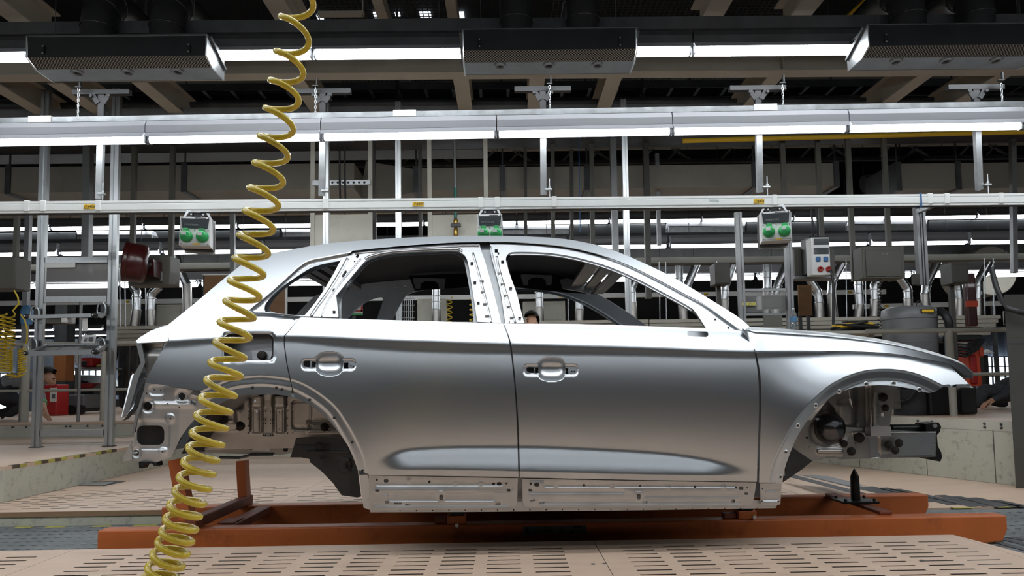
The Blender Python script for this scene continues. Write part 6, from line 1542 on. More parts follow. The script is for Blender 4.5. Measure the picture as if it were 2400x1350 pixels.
# ---- long slatted cream panels of the far line
YS_ = 12.2
secs = [(262, 560), (562, 940), (942, 1222), (1224, 1520), (1522, 1740), (1742, 2100), (2102, 2346)]
plc = ['beside the tailgate', 'behind the rear window', 'behind the rear door', 'in the front window', 'above the windscreen base', 'behind the hood', 'behind the vacuum cleaner']
for k, (x0, x1) in enumerate(secs):
    t = thing('slatted_panel', 'cream slatted panel of the far line %s' % plc[k], 'panel', P((x0 + x1) / 2, 800, YS_), group='slatted panels of the far line')
    for r in range(5):
        yy0 = 764 + 9.6 * r - .0125 * ((x0 + x1) / 2 - 300); cut = r * 6 if k == 6 else 0
        o = pbox(x0, yy0, x1 - cut, yy0 + 8.0, YS_ + .012 * r, .05, .004); obj('slat', o, 'cream_clean', t)
    for f_ in (.15, .85):
        xl_ = P(x0 + (x1 - x0) * f_, 800, YS_).x; obj('leg', MB().box((xl_ - .03, YS_ + .15, ZK - .001), (xl_ + .03, YS_ + .21, P(900, 795, YS_).z)), 'cabinet_dark', t)
    obj('back_board', pbox(x0, 764 - .0125 * ((x0 + x1) / 2 - 300) + 2, x1 - 26, 810 - .0125 * ((x0 + x1) / 2 - 300), YS_ + .12, .02), 'cabinet_dark', t)
# ---- cabinets and uprights on the right
def cabinet(x0, y0, x1, y1, Y, lab, posts=(), m='cabinet_grey', ptop=485, lock=True):
    t = thing('electric_cabinet', lab, 'cabinet', P((x0 + x1) / 2, y1, Y))
    obj('cabinet_body', pbox(x0, y0, x1, y1, Y, .22, .008), m, t)
    obj('cabinet_door', pbox(x0 + (x1 - x0) * .08, y0 + (y1 - y0) * .12, x1 - (x1 - x0) * .08, y1 - (y1 - y0) * .06, Y - .012, .012, .004), m, t)
    for p_ in posts: obj('post', MB().box((P(p_, y0, Y).x - .028, Y + .23, P(p_, y1, Y).z), (P(p_, y0, Y).x + .028, Y + .27, 3.88)), m, t)
    if not posts: xm_ = P((x0 + x1) / 2, y1, Y).x; obj('post', MB().box((xm_ - .025, Y + .15, footz(xm_, Y + .17)), (xm_ + .025, Y + .2, P((x0 + x1) / 2, y1, Y).z)), 'cabinet_dark', t)
    if lock:
        for s in (.45, .55): obj('door_lock', MB().lathe([(.008, -.018), (.008, -.010)], P(x0 + (x1 - x0) * s, y0 + (y1 - y0) * .25, Y), axis='Y', seg=8), 'grey_steel', t)
    return t
cabinet(2022, 577, 2121, 652, 7.8, 'large grey cabinet hanging between two posts behind the hood', (2024, 2112))
cb = cabinet(1862, 583, 1957, 650, 7.9, 'grey cabinet behind the board with blue and red sockets', (1864, 1950))
obj('lower_shelf', pbox(1862, 646, 1962, 653, 7.75, .2, .004), 'grey_steel', cb)
cabinet(1676, 616, 1712, 666, 8.0, 'small grey cabinet above the fender', (), 'cabinet_dark', lock=False)
cabinet(2231, 615, 2271, 664, 8.0, 'small grey cabinet left of the red column', (), 'cabinet_dark', lock=False)
cabinet(1226, 706, 1325, 752, 12.75, 'far cream cabinet seen in the front window', (), 'cream_clean', lock=False)
cabinet(268, 712, 312, 762, 12.75, 'far cream cabinet beside the right upright of the profile stand', (), 'cream_clean', lock=False)
cabinet(366, 714, 428, 764, 12.75, 'far cream cabinet with yellow valve left of the tailgate', (), 'cream_clean', lock=False)
cabinet(978, 700, 1046, 760, 12.75, 'far cream cabinet seen in the rear door window', (), 'cream_clean', lock=False)
# socket board
t = thing('socket_board', 'pale socket board with two blue and two red sockets in front of a cabinet', 'socket box', P(1922, 645, 7.5))
obj('housing', pbox(1902, 556, 1946, 645, 7.5, .14, .012), 'plastic_white', t); obj('back_shell', pbox(1898, 553, 1944, 640, 7.645, .225, .008), 'plastic_black', t)
for y0, y1 in ((559, 573), (580, 595)): obj('smoked_window', pbox(1908, y0, 1943, y1, 7.488, .01, .004), 'window_smoke', t)
for px in (1919, 1937):
    obj('blue_socket', pbox(px - 6, 601, px + 5, 613, 7.485, .02, .008), 'socket_blue', t)
for px in (1922, 1941):
    so = obj('red_socket', MB().lathe([(.030, .0), (.030, -.02), (.018, -.022), (.016, -.004), (.0001, -.004)], P(px, 631, 7.498), axis='Y', seg=16), 'socket_red', t)
obj('plug_cable', MB().tube([P(1945, 633, 7.46), P(1950, 640, 7.44), P(1953, 665, 7.44), P(1953, 720, 7.44), P(1953, 772, 7.44)], .014, 8), 'rubber', t)
for px in (1905, 1917): obj('feed_cable', MB().tube([P(px - 4, 485, 7.6), P(px, 530, 7.6), P(px, 556, 7.56)], .012, 6), 'rubber', t)
# aluminium post on the right with a small box
t = thing('aluminium_upright', 'dark aluminium profile upright right of the blue tie on the busbar', 'post', P(2163, 668, 6.5))
pa_ = P(2163, 668, 6.5)
obj('upright', MB().sweep((pa_.x, 6.5, pa_.z), (pa_.x, 6.5, P(2146, 475, 6.5).z), [(-.045, -.03), (-.018, -.03), (-.018, -.012), (-.006, -.012), (-.006, -.03), (.006, -.03), (.006, -.012), (.018, -.012), (.018, -.03), (.045, -.03), (.045, .03), (-.045, .03)], up=(0, 1, 0)), 'grey_steel', t)
zr_ = P(2150, 484, 6.5).z - .055; obj('rail_arm', MB().bar((P(2150, 484, 6.5).x, 6.47, zr_), (P(2150, 484, 6.5).x, 5.95, zr_), .04, .03), 'galvanised', t)
obj('switch_box', pbox(2143, 641, 2156, 667, 6.42, .05, .004), 'cabinet_dark', t)
# frame with a tinted pane above the hood
YP = 7.6
t = thing('pane_frame', 'dark aluminium frame with a tinted pane above the hood', 'frame', P(1790, 770, YP))
for px0, px1 in ((1729, 1744), (1845, 1849)):
    b = P(px1, 790, YP); tpp = P(px0, 498, YP)
    obj('upright', MB().sweep((b.x + .0, YP, footz(b.x, YP)), (tpp.x, YP, tpp.z), [(-.035, -.03), (-.008, -.03), (-.008, -.02), (.008, -.02), (.008, -.03), (.035, -.03), (.035, .03), (-.035, .03)], up=(0, 1, 0)), 'grey_steel', t)
for y in (679, 736): obj('crossbar', pbox(1745, y - 3, 1842, y + 3, YP - .02, .04), 'grey_steel', t)
obj('tinted_pane', pbox(1746, 684, 1841, 732, YP, .006), 'pane_smoke', t)
obj('yellow_patch', pbox(1735, 708, 1772, 716, YP - .03, .006), 'tape_yellow', t)
obj('grey_box', pbox(1788, 692, 1834, 722, YP + .1, .12, .01), 'cabinet_grey', t)
obj('white_holder', pbox(1776, 694, 1786, 726, YP + .06, .05, .008), 'plastic_white', t)
obj('lower_panel', pbox(1790, 739, 1834, 766, YP - .05, .01), 'cabinet_grey', t)
# other plain uprights
for px0, y0, px1, y1, Y, w, m, lab in ((1516, 490, 1520, 700, 8.6, .07, 'cabinet_dark', 'dark upright post in front of the windscreen pillar'), (1440, 490, 1444, 640, 8.4, .075, 'grey_steel', 'grey steel upright above the A-pillar'),
                                      (1296, 495, 1297, 640, 8.6, .05, 'cabinet_grey', 'cream upright above the front door'), (1388, 495, 1390, 640, 8.6, .055, 'cabinet_grey', 'cream upright above the front of the roof'),
                                      (1232, 505, 1233, 640, 8.7, .04, 'cabinet_dark', 'thin dark upright right of the middle socket box'), (205, 505, 203, 640, 8.4, .09, 'grey_steel', 'grey profile upright behind the mesh pane of the profile stand'),
                                      (1340, 495, 1341, 640, 8.8, .045, 'cabinet_dark', 'thin dark upright above the front window'), (2375, 490, 2377, 640, 8.6, .06, 'grey_steel', 'grey upright with Y bracket at the right edge'),
                                      (1543, 500, 1545, 575, 9.0, .05, 'grey_steel', 'short grey upright with clamp above the windscreen'), (876, 490, 878, 640, 7.9, .05, 'cabinet_dark', 'dark upright right of the left cream board'), (985, 490, 986, 640, 8.0, .04, 'cabinet_dark', 'dark upright left of the right cream board'),
                                      (545, 490, 546, 660, 9.5, .06, 'grey_steel', 'grey upright behind the yellow hose above the tailgate')):
    b = P(px1, y1, Y); q_ = P(px0, y0, Y)
    tag(obj('steel_upright', MB().sweep((b.x, Y, b.z), (q_.x + (q_.x - b.x) * (3.88 - q_.z) / (q_.z - b.z), Y, 3.88), [(-w / 2, -w / 2), (w / 2, -w / 2), (w / 2, w / 2), (-w / 2, w / 2)], up=(0, 1, 0)), m), lab, 'post', 'uprights of the far line')
for k, (px, y0, y1) in enumerate(((1680, 660, 748), (1560, 640, 750), (1983, 655, 748), (2028, 652, 742), (2307, 630, 742), (2328, 640, 740), (1330, 690, 755), (1545, 700, 750), (292, 690, 765), (280, 690, 765), (340, 690, 765))):
    tag(obj('hanging_cable', MB().tube([P(px, 633 - .0115 * (px + 100), 10.37), P(px + 2, y1, 10.37)], .008, 5), 'galvanised'), 'thin pale cable hanging in front of the slatted panel, %s' % ('above the fender', 'above the windscreen', 'beside the socket board', 'beside the large grey cabinet', 'right of the red column', 'nearest the right edge', 'in the front window', 'left of the windscreen pillar', 'left one by the profile stand', 'leftmost of all', 'under the red reel')[k], 'cable', 'pale hanging cables')
# brown boards
def bboard(x0, y0, x1, y1, Y, lab, edge=True):
    t = thing('brown_board', lab, 'board', P((x0 + x1) / 2, y1, Y))
    obj('board', pbox(x0, y0, x1, y1, Y, .02), 'wood_brown', t)
    for px in (x0 + 6, x1 - 6): xl_ = P(px, y1, Y).x; obj('leg', MB().box((xl_ - .02, Y + .021, ZK + .001), (xl_ + .02, Y + .06, P(px, y1 - 8, Y).z)), 'dark_steel', t)
    if edge:
        obj('board_frame', pbox(x0 - 3, y0 - 3, x1, y0, Y - .005, .03), 'white_rail', t); obj('board_frame', pbox(x0 - 3, y0, x0, y1, Y - .005, .03), 'dark_steel', t); obj('board_frame', pbox(x1, y0 - 3, x1 + 4, y1, Y - .005, .03), 'white_rail', t)
bboard(478, 644, 668, 770, 8.8, 'brown notice board with white frame behind the rear pillar')
bboard(1872, 668, 1903, 740, 9.4, 'brown board standing behind the hood under the socket board', False)
t = thing('notice_sign', 'white sign with red and green border seen in the rear quarter of the door window', 'sign', P(830, 740, 9.3))
obj('sign_sheet', pbox(806, 700, 846, 728, 9.3, .01), 'paper', t); xl_ = P(828, 740, 9.3).x; obj('stand', MB().box((xl_ - .02, 9.315, ZK + .001), (xl_ + .02, 9.35, P(828, 705, 9.3).z)), 'dark_steel', t)
for r_, m_ in (((806, 727, 850, 731), 'bright_red'), ((846, 694, 850, 731), 'bright_red'), ((806, 735, 850, 739), 'socket_green'), ((806, 731, 850, 735), 'paper')): obj('sign_border', pbox(*r_, 9.29, .012), m_, t)
# coil hoses seen through the rear door window
for px, m_, lab in ((1014, 'socket_blue', 'thin blue coil hose seen in the rear door window'), (1052, 'yellow_hose_small', 'thin yellow coil hose seen in the rear door window'), (1108, 'yellow_hose_small', 'thin yellow coil hose beside the B-pillar in the rear window')):
    pts = []
    for i in range(100):
        t_ = i / 99; c = P(px, 696 + 60 * t_, 12.88); th = 2 * PI * 5 * t_; pts.append(c + Vector((.06 * math.cos(th), .06 * math.sin(th), 0)))
    tag(obj('coil_hose', MB().tube(pts, .009, 6), m_), lab, 'hose')
tag(obj('wire_rack', (lambda mb: [mb.tube([P(x, 695, 9.6), P(x, 765, 9.6)], .006, 5) for x in range(942, 968, 5)] and [mb.tube([P(938, y, 9.6), P(972, y, 9.6)], .006, 5) for y in (700, 715, 730, 745)] and mb)(MB().tube([P(955, 760, 9.6), Vector((P(955, 760, 9.6).x, 9.6, ZK))], .01, 6)), 'galvanised'), 'pale wire rack seen in the rear door window', 'rack')

# ---- vacuum cleaner, bottle, cables on the handrail shelf
YV = 7.4
t = thing('vacuum_cleaner', 'grey drum vacuum cleaner with yellow label behind the hood', 'vacuum cleaner', P(2170, 905, YV))
cv = P(2168, 800, YV); R_ = 60 * YV / F; zT = P(2168, 720, YV).z; zM = P(2168, 740, YV).z; zL = P(2168, 800, YV).z; zB2 = P(2168, 835, YV).z
obj('drum', MB().lathe([(R_ * .97, zB2), (R_, zL), (R_ * 1.0, zM - .01)], (cv.x, YV + R_, 0), seg=32), 'vacuum_grey', t)
obj('lid', MB().lathe([(R_ * 1.03, zM - .015), (R_ * 1.03, zM + .01), (R_ * .99, zT), (R_ * .8, zT + .03), (.0001, zT + .045)], (cv.x, YV + R_, 0), seg=32), 'vacuum_grey', t)
obj('label_plate', pbox(2160, 724, 2190, 733, YV - .02, .02), 'print_black', t); obj('yellow_label', pbox(2161.5, 725.2, 2188.5, 731.8, YV - .024, .004), 'sticker_yellow', t)
share('drum_print', text_mesh('drum_print', '30S', .04, 'print_black'), t, P(2119, 753, YV + .10) , (0, 0, -.9))
for z_ in (zL, zM - .16): obj('drum_band', MB().lathe([(R_ * 1.005, z_ - .004), (R_ * 1.02, z_), (R_ * 1.005, z_ + .004)], (cv.x, YV + R_, 0), seg=32), 'vacuum_grey', t)
obj('suction_hose', MB().tube([P(2205, 730, YV + .1), P(2216, 738, YV + .0), P(2224, 755, YV - .02), P(2224, 780, YV), P(2218, 800, YV + .1)], .042, 12), 'rubber', t)
obj('steel_tube', MB().tube([P(2218, 760, YV + .0), P(2220, 835, YV + .0)], .024, 10), 'galvanised', t)
obj('lower_housing', MB().box((cv.x - R_ * .8, YV + .1, ZK + .05), (cv.x + R_ * .9, YV + 1.6 * R_, zB2 - .005), .02), 'plastic_black', t)
for s in (-1, 1): obj('wheel', MB().lathe([(.06, -.02), (.06, .02)], (cv.x + s * R_ * .6, YV + .2, ZK + .061), axis='X', seg=14), 'rubber', t)
obj('handle_wire', MB().tube([P(2146, 722, YV + .1), P(2150, 706, YV + .1), P(2158, 704, YV + .1), P(2162, 722, YV + .1)], .006, 6), 'cast_black', t)
t = thing('water_bottle', 'clear plastic water bottle with blue label standing behind the hood', 'bottle', P(1861, 775, 6.9))
bz = P(1861, 778, 6.9); s_ = 6.9 / F
obj('bottle_body', MB().lathe([(7 * s_, 0), (8 * s_, 3 * s_), (8 * s_, 16 * s_), (7.3 * s_, 18 * s_), (8 * s_, 20 * s_), (8 * s_, 36 * s_), (7 * s_, 42 * s_), (3.2 * s_, 50 * s_), (3 * s_, 53 * s_)], bz, seg=18), 'bottle_clear', t)
obj('bottle_label', MB().lathe([(8.2 * s_, 24 * s_), (8.2 * s_, 36 * s_)], bz, seg=18), 'label_blue', t)
obj('bottle_cap', MB().lathe([(3.4 * s_, 53 * s_), (3.4 * s_, 56 * s_), (.0001, 56 * s_)], bz, seg=12), 'plastic_white', t)
t = thing('shelf', 'cream shelf behind the hood carrying the bottle and the cable heap', 'shelf', (P(1960, 780, 6.8).x, 7.0, ZK)); obj('shelf_board', MB().box((P(1840, 780, 6.8).x, 6.8, bz.z - .03), (P(2080, 780, 6.8).x, 7.3, bz.z - .001)), 'rail_cream', t)
for px in (1850, 2070): xl_ = P(px, 780, 6.8).x; obj('leg', MB().box((xl_ - .02, 7.0, footz(xl_, 7.0)), (xl_ + .02, 7.04, bz.z - .031)), 'rail_cream', t)
shz = bz.z
t = thing('cable_heap', 'heap of black cables with a yellow one on the shelf behind the hood', 'cables', P(2010, 776, 7.0))
rr = random.Random(3)
for k in range(9):
    cx_ = P(2012 + rr.uniform(-12, 12), 770, 7.0).x; ra, rbb = rr.uniform(.10, .24), rr.uniform(.05, .14); zz = shz + .016 + .008 * k
    obj('cable', MB().tube([(cx_ + ra * math.cos(a), 7.02 + rbb * math.sin(a), zz + .02 * math.sin(a + k)) for a in [2 * PI * i / 24 for i in range(24)]], .013, 6, closed=True), 'sticker_yellow' if k == 7 else 'rubber', t)
obj('clip_plate', MB().box((P(1990, 757, 6.9).x, 6.92, shz + .10), (P(2024, 757, 6.9).x, 7.05, shz + .112)), 'cabinet_grey', t)
tag(obj('spiral_cable', MB().tube([P(2061 + 4 * math.cos(2 * PI * i / 8), 654 + i * 1.05, 7.86) + Vector((0, .02 * math.sin(2 * PI * i / 8), 0)) for i in range(115)], .005, 5), 'rubber'), 'black coiled cord hanging beside the vacuum cleaner', 'cord')

# ---- right edge: grey pillar box, big cable, round duct, socket box
t = thing('machine_column', 'tall grey machine column at the right edge of the picture', 'column', (P(2420, 1140, 5.6).x, 5.7, ZT))
xx = P(2366, 900, 5.55).x
trap = lambda z0, z1: MB().prism([(xx, 5.55, z0), (xx + .9, 5.55, z0), (xx + .9, 6.1, z0), (xx + .45, 6.1, z0)], (0, 0, z1 - z0))
obj('column_body', trap(ZL_ + .002, P(2385, 792, 5.55).z), 'column_grey', t)
obj('upper_panel', trap(P(2385, 791.5, 5.55).z, P(2385, 690, 5.55).z), 'column_grey', t)
obj('joint', MB().box((xx + .02, 5.546, P(2385, 806, 5.55).z), (xx + .6, 5.5499, P(2385, 803, 5.55).z)), 'dark_steel', t)
tag(obj('power_cable', MB().tube([P(2324, 630, 6.0), P(2334, 670, 5.9), P(2348, 705, 5.8), P(2366, 724, 5.5), P(2395, 733, 5.45), P(2440, 742, 5.4)], .022, 8), 'rubber'), 'thick black power cable sagging at the right edge', 'cable')
t = thing('round_duct', 'large beige round duct behind the right edge', 'duct', P(2340, 690, 14.0))
p_ = P(2326, 634, 14.0); obj('duct_pipe', MB().lathe([(.51, 0), (.53, .02), (.53, .9)], p_, axis='Y', seg=30), 'duct_beige', t); obj('support', MB().box((p_.x + .1, 14.2, ZK - .001), (p_.x + .16, 14.26, p_.z - .5)), 'dark_steel', t)
sbr = [o for o in col.objects if o.name == 'socket_box'][0]
d2 = dup(sbr, P(2384, 757, 6.4), .5, 'white socket box with green sockets at the right edge above the handrail', 'green socket boxes on the busbar')
d2.scale = (.62, .8, .45)

# ---- orange robot arm
YR = 8.4
t = thing('robot_arm', 'orange red robot column with black hoses behind the right handrail', 'robot', (P(2283, 905, YR).x, YR + .2, ZK))
obj('upper_mast', pbox(2266, 640, 2290, 765, YR + .5, .08, .02), 'reel_red', t); obj('mast_band', pbox(2265, 705, 2292, 719, YR + .49, .02), 'robot_orange', t)
obj('lower_arm', MB().prism([P(2269, 905, YR), P(2302, 905, YR), P(2297, 850, YR), P(2294, 812, YR), P(2268, 812, YR), P(2270, 850, YR)], (0, .3, 0)), 'robot_orange', t)
obj('gear_box', pbox(2296, 811, 2307, 836, YR - .02, .25, .02), 'robot_orange', t); obj('base', MB().lathe([(.26, ZK + .001), (.26, ZK + .08), (.18, ZK + .12)], (P(2284, 900, YR).x, YR + .25, 0), seg=24), 'robot_orange', t)
obj('arm_cover', pbox(2277, 832, 2292, 900, YR - .03, .04, .02), 'bright_red', t)
obj('head', pbox(2232, 784, 2304, 800, YR - .05, .3, .02), 'plastic_black', t)
for k in range(5):
    obj('hose', MB().tube([P(2235, 806 + 6 * k, YR - .1), P(2262, 808 + 7 * k, YR - .14), P(2284 + 2 * k, 806 + 3 * k, YR - .14), P(2294 + 3 * k, 796, YR - .08)], .016, 7), 'rubber', t)
obj('control_box', pbox(2252, 800, 2270, 850, YR + .4, .2, .01), 'plastic_white', t)
t = thing('pendant_lamp', 'small white lamp hood on a thin bracket beside the robot', 'lamp', P(2314, 826, 9.0))
obj('shade', MB().lathe([(.012, .05), (.03, .04), (.085, 0), (.08, 0), (.025, .035)], P(2314, 828, 9.0), seg=16), 'plastic_white', t)
obj('bracket', MB().tube([P(2314, 822, 9.0), P(2310, 807, 9.0), P(2330, 807, 9.0)], .008, 6), 'dark_steel', t)
obj('post', MB().box((P(2311, 840, 9.1).x - .03, 9.1, ZK), (P(2311, 840, 9.1).x + .03, 9.16, P(2311, 832, 9.1).z)), 'plastic_black', t)

# ---- far walls and windows
def corr(x0, x1, y0, y1, Y, lab, pitch=.30):
    a, b = P(x0, (y0 + y1) / 2, Y).x, P(x1, (y0 + y1) / 2, Y).x; z1 = P((x0 + x1) / 2, y0, Y).z; z0 = -.2
    mb = MB(); n = int((b - a) / pitch); prof = []
    for i in range(n):
        x = a + i * pitch
        prof += [(x, Y), (x + pitch * .55, Y), (x + pitch * .65, Y - .05), (x + pitch * .9, Y - .05)]
    vs = [(x, y, z0) for x, y in prof] + [(x, y, z1) for x, y in prof]; m_ = len(prof)
    mb.add(vs, [(i, i + 1, m_ + i + 1, m_ + i) for i in range(m_ - 1)])
    return tag(obj('corrugated_wall', mb, 'wall_corrugated'), lab, 'wall')
corr(-100, 330, 795, 960, 24.0, 'blue grey corrugated wall far behind the profile stand')
corr(2230, 2420, 765, 960, 24.2, 'blue grey corrugated wall far behind the robot')
def far_window(x0, y0, x1, y1, Y, nx, ny, k):
    w_ = struct('window_%d' % k, pbox(x0, y0, x1, y1, Y, .05), 'daylight')
    for i in range(nx + 1): x = x0 + (x1 - x0) * i / nx; obj('window_bar', pbox(x - 1.2, y0, x + 1.2, y1, Y - .06, .05), 'dark_steel', w_)
    for i in range(ny + 1): y = y0 + (y1 - y0) * i / ny; obj('window_bar', pbox(x0, y - 1, x1, y + 1, Y - .06, .05), 'dark_steel', w_)
far_window(148, 868, 252, 955, 23.7, 7, 3, 6)
far_window(2312, 836, 2372, 905, 23.9, 4, 3, 7)
far_window(-40, 875, 16, 960, 23.7, 3, 3, 8)
for px, lab in ((140, 'rusty orange building column behind the bending worker'),):
    t = thing('building_column', lab, 'column', (P(px, 900, 15).x, 15.1, -.2)); xa_, xb_ = P(px - 15, 860, 15).x, P(px + 14, 860, 15).x
    for z0_, z1_, m_ in ((-.2, P(px, 893, 15).z, 'dark_steel'), (P(px, 893, 15).z + .001, P(px, 826, 15).z, 'column_orange'), (P(px, 826, 15).z + .001, 9.0, 'dark_steel')): obj('shaft', MB().box((xa_, 15, z0_), (xb_, 15.3, z1_)), m_, t)
# parked car, far left
zc_ = P(180, 939, 18).z; tag(obj('car_ramp', MB().box((P(120, 939, 18).x, 17.8, -.2), (P(225, 939, 18).x, 20, zc_)), 'hall_floor'), 'low dark ramp under the pale car far behind', 'ramp')
t = thing('parked_car', 'pale grey car parked far behind the bending worker', 'car', (P(180, 940, 18).x, 18.5, -.2))
def car_prof(px0, py0, sx, sy): return [(px0 + a * sx, py0 + b * sy) for a, b in ((0, 1), (0, .55), (.12, .45), (.3, .05), (.45, 0), (.62, .05), (.8, .42), (1, .55), (1, 1))]
obj('body', MB().prism([P(x, y, 18) for x, y in car_prof(140, 878, 74, 50)], (0, 1.6, 0)), 'car_paint', t)
obj('side_glass', MB().prism([P(x, y, 17.99) for x, y in ((158, 900), (165, 884), (182, 883), (194, 900))], (0, -.02, 0)), 'window_smoke', t)
for px in (158, 199): obj('wheel', MB().lathe([(.26, -.1), (.26, -.02)], P(px, 915, 17.97), axis='Y', seg=16), 'rubber', t)
# carts, red cases behind the frame
YK = 10.5
t = thing('fire_extinguisher_box', 'red box with a white printed label beside the bending worker', 'box', P(118, 955, YK))
obj('box_body', MB().box((P(102, 925, YK).x, YK, ZK + .001), (P(133, 925, YK).x, YK + .3, P(117, 901, YK).z), .02), 'bright_red', t); obj('label_sheet', pbox(117, 909, 132, 942, YK - .01, .008), 'paper', t); obj('print_block', pbox(121, 924, 129, 934, YK - .013, .003), 'print_grey', t)
t = thing('tool_cart', 'dark tool cart with black wheels behind the red box', 'cart', (P(160, 970, 11).x, 11.0, ZK))
obj('cart_body', pbox(142, 925, 196, 962, 11, .5, .02), 'plastic_grey', t); obj('cart_top', pbox(146, 958, 190, 966, 10.9, .6, .01), 'plastic_black', t)
for px in (152, 168, 188): obj('wheel', MB().lathe([(.075, -.03), (.075, .03)], (P(px, 966, 10.9).x, 10.9, ZK + .078), axis='Y', seg=16), 'rubber', t)
t = thing('red_case', 'red tool case with a white strap on the far bench', 'case', P(199, 860, 11.8))
obj('case_body', pbox(183, 838, 216, 860.5, 11.8, .3, .03), 'bright_red', t); obj('strap', MB().tube([P(183, 855, 11.45), P(179, 842, 11.45), P(184, 833, 11.45)], .03, 8), 'plastic_white', t); obj('dark_insert', pbox(190, 846, 202, 858, 11.48, .03, .01), 'plastic_black', t)
t = thing('red_bin', 'dark red bin on the far bench beside the windows', 'bin', P(202, 911, 11.5))
obj('bin_body', pbox(188, 898, 217, 910.5, 11.8, .3, .02), 'cloth_red', t)
t = thing('work_bench', 'far grey work bench with the red case on it', 'bench', (P(205, 960, 11.4).x, 11.7, ZK))
obj('bench_top', pbox(175, 861, 248, 865, 11.75, .5), 'grey_steel', t); obj('bench_shelf', pbox(180, 911, 248, 915, 11.75, .5), 'grey_steel', t)
for px in (178, 245): obj('leg', MB().box((P(px, 900, 11.75).x - .02, 11.75, ZK + .001), (P(px, 900, 11.75).x + .02, 11.79, P(px, 865, 11.75).z)), 'grey_steel', t)
tag(obj('grey_case', MB().prism([P(218, 910.5, 11.8), P(240, 910.5, 11.8), P(244, 903, 11.8), P(228, 901, 11.8)], (0, .25, 0)), 'cabinet_grey'), 'pale grey case on the lower bench shelf', 'case')
tag(obj('yellow_tool', MB().tube([P(228, 859, 11.9), P(238, 857, 11.9), P(246, 853, 11.9)], .03, 8), 'tape_yellow'), 'yellow hand tool lying on the far bench', 'tool')
tag(obj('folded_stand', MB().tube([Vector((P(5, 960, 9.6).x, 9.6, ZK + .01)), P(45, 945, 9.6), P(60, 936, 9.6)], .018, 8), 'dark_steel'), 'dark diagonal bar of a folded stand at the left edge', 'stand')
tag(obj('trolley_cover', pbox(-60, 886, 46, 914, 10.4, .5, .05), 'bright_red'), 'red covered trolley at the left edge behind the handrail', 'trolley')
# dark equipment behind the front wheel arch
t = thing('equipment_stack', 'dark equipment cases standing on the deck behind the front wheel', 'equipment', (P(2150, 965, 6.9).x, 6.9, ZK))
obj('round_case', MB().lathe([(.15, 0), (.15, .25)], (P(2133, 950, 6.95).x, 6.95, ZK + .001), seg=20), 'cloth_dark', t)
obj('case_body', MB().box((P(2165, 950, 6.9).x, 6.8, ZK + .001), (P(2218, 950, 6.9).x, 7.1, P(2190, 905, 6.9).z), .02), 'plastic_black', t)
obj('case_body', MB().box((P(2246, 950, 6.9).x, 6.85, ZK + .001), (P(2284, 950, 6.9).x, 7.1, P(2270, 908, 6.9).z), .02), 'plastic_black', t)
obj('white_panel', pbox(2092, 905, 2110, 958, 6.85, .02), 'cabinet_grey', t); obj('cable_loop', MB().tube([P(2112, 940, 6.8), P(2130, 936, 6.75), P(2148, 915, 6.75), P(2150, 900, 6.8)], .015, 6), 'rubber', t)
# ================================================================== people
def figure(name, label, joints, edges, mats, root, hair=None, extra=None):
    """joints: name -> (point, radius x, radius y); mats: list of (material, set of joint names); one continuous skinned body"""
    names = list(joints); idx = {n: i for i, n in enumerate(names)}
    me = bpy.data.meshes.new(name); me.from_pydata([tuple(joints[n][0]) for n in names], [(idx[a], idx[b]) for a, b in edges], []); me.update()
    o = bpy.data.objects.new(name, me); col.objects.link(o)
    md = o.modifiers.new('skin', 'SKIN'); md.use_smooth_shade = True
    sv = me.skin_vertices[0].data
    for n in names:
        r = joints[n][1:]; sv[idx[n]].radius = (r[0], r[1] if len(r) > 1 else r[0]); sv[idx[n]].use_root = (n == root)
    sb = o.modifiers.new('sub', 'SUBSURF'); sb.levels = 2; sb.render_levels = 2
    dg = bpy.context.evaluated_depsgraph_get(); dg.update()
    m2 = bpy.data.meshes.new_from_object(o.evaluated_get(dg)); m2.name = name
    bpy.data.objects.remove(o)
    m2.materials.clear()
    for m_, _ in mats: m2.materials.append(MATS[m_])
    seg = []
    for a, b in edges:
        k = 0
        for i, (m_, st) in enumerate(mats):
            if a in st and b in st: k = i
        seg.append((np.array(joints[a][0]), np.array(joints[b][0]), k))
    cen = np.array([p.center[:] for p in m2.polygons]); best = np.full(len(cen), 1e9); mi = np.zeros(len(cen), int)
    for a, b, k in seg:
        ab = b - a; t_ = np.clip(((cen - a) @ ab) / max(ab @ ab, 1e-9), 0, 1); d = np.linalg.norm(cen - a - t_[:, None] * ab, axis=1)
        u_ = d < best; best[u_] = d[u_]; mi[u_] = k
    m2.polygons.foreach_set('material_index', mi.tolist()); m2.polygons.foreach_set('use_smooth', [True] * len(mi))
    m2.update()
    return tag(obj('person', m2, None), label, 'person')
def ellipsoid(c, rx, ry, rz, cut=None, seg=16, rings=10):
    mb = MB(); vs = []; c = Vector(c)
    for i in range(rings + 1):
        ph = -PI / 2 + PI * i / rings
        for k in range(seg):
            th = 2 * PI * k / seg; vs.append(c + Vector((rx * math.cos(ph) * math.cos(th), ry * math.cos(ph) * math.sin(th), rz * math.sin(ph))))
    fs = []
    for i in range(rings):
        for k in range(seg):
            f = (i * seg + k, i * seg + (k + 1) % seg, (i + 1) * seg + (k + 1) % seg, (i + 1) * seg + k)
            if cut is None or cut(sum((vs[j] for j in f), Vector()) / 4 - c): fs.append(f)
    mb.add(vs, fs, True); return mb
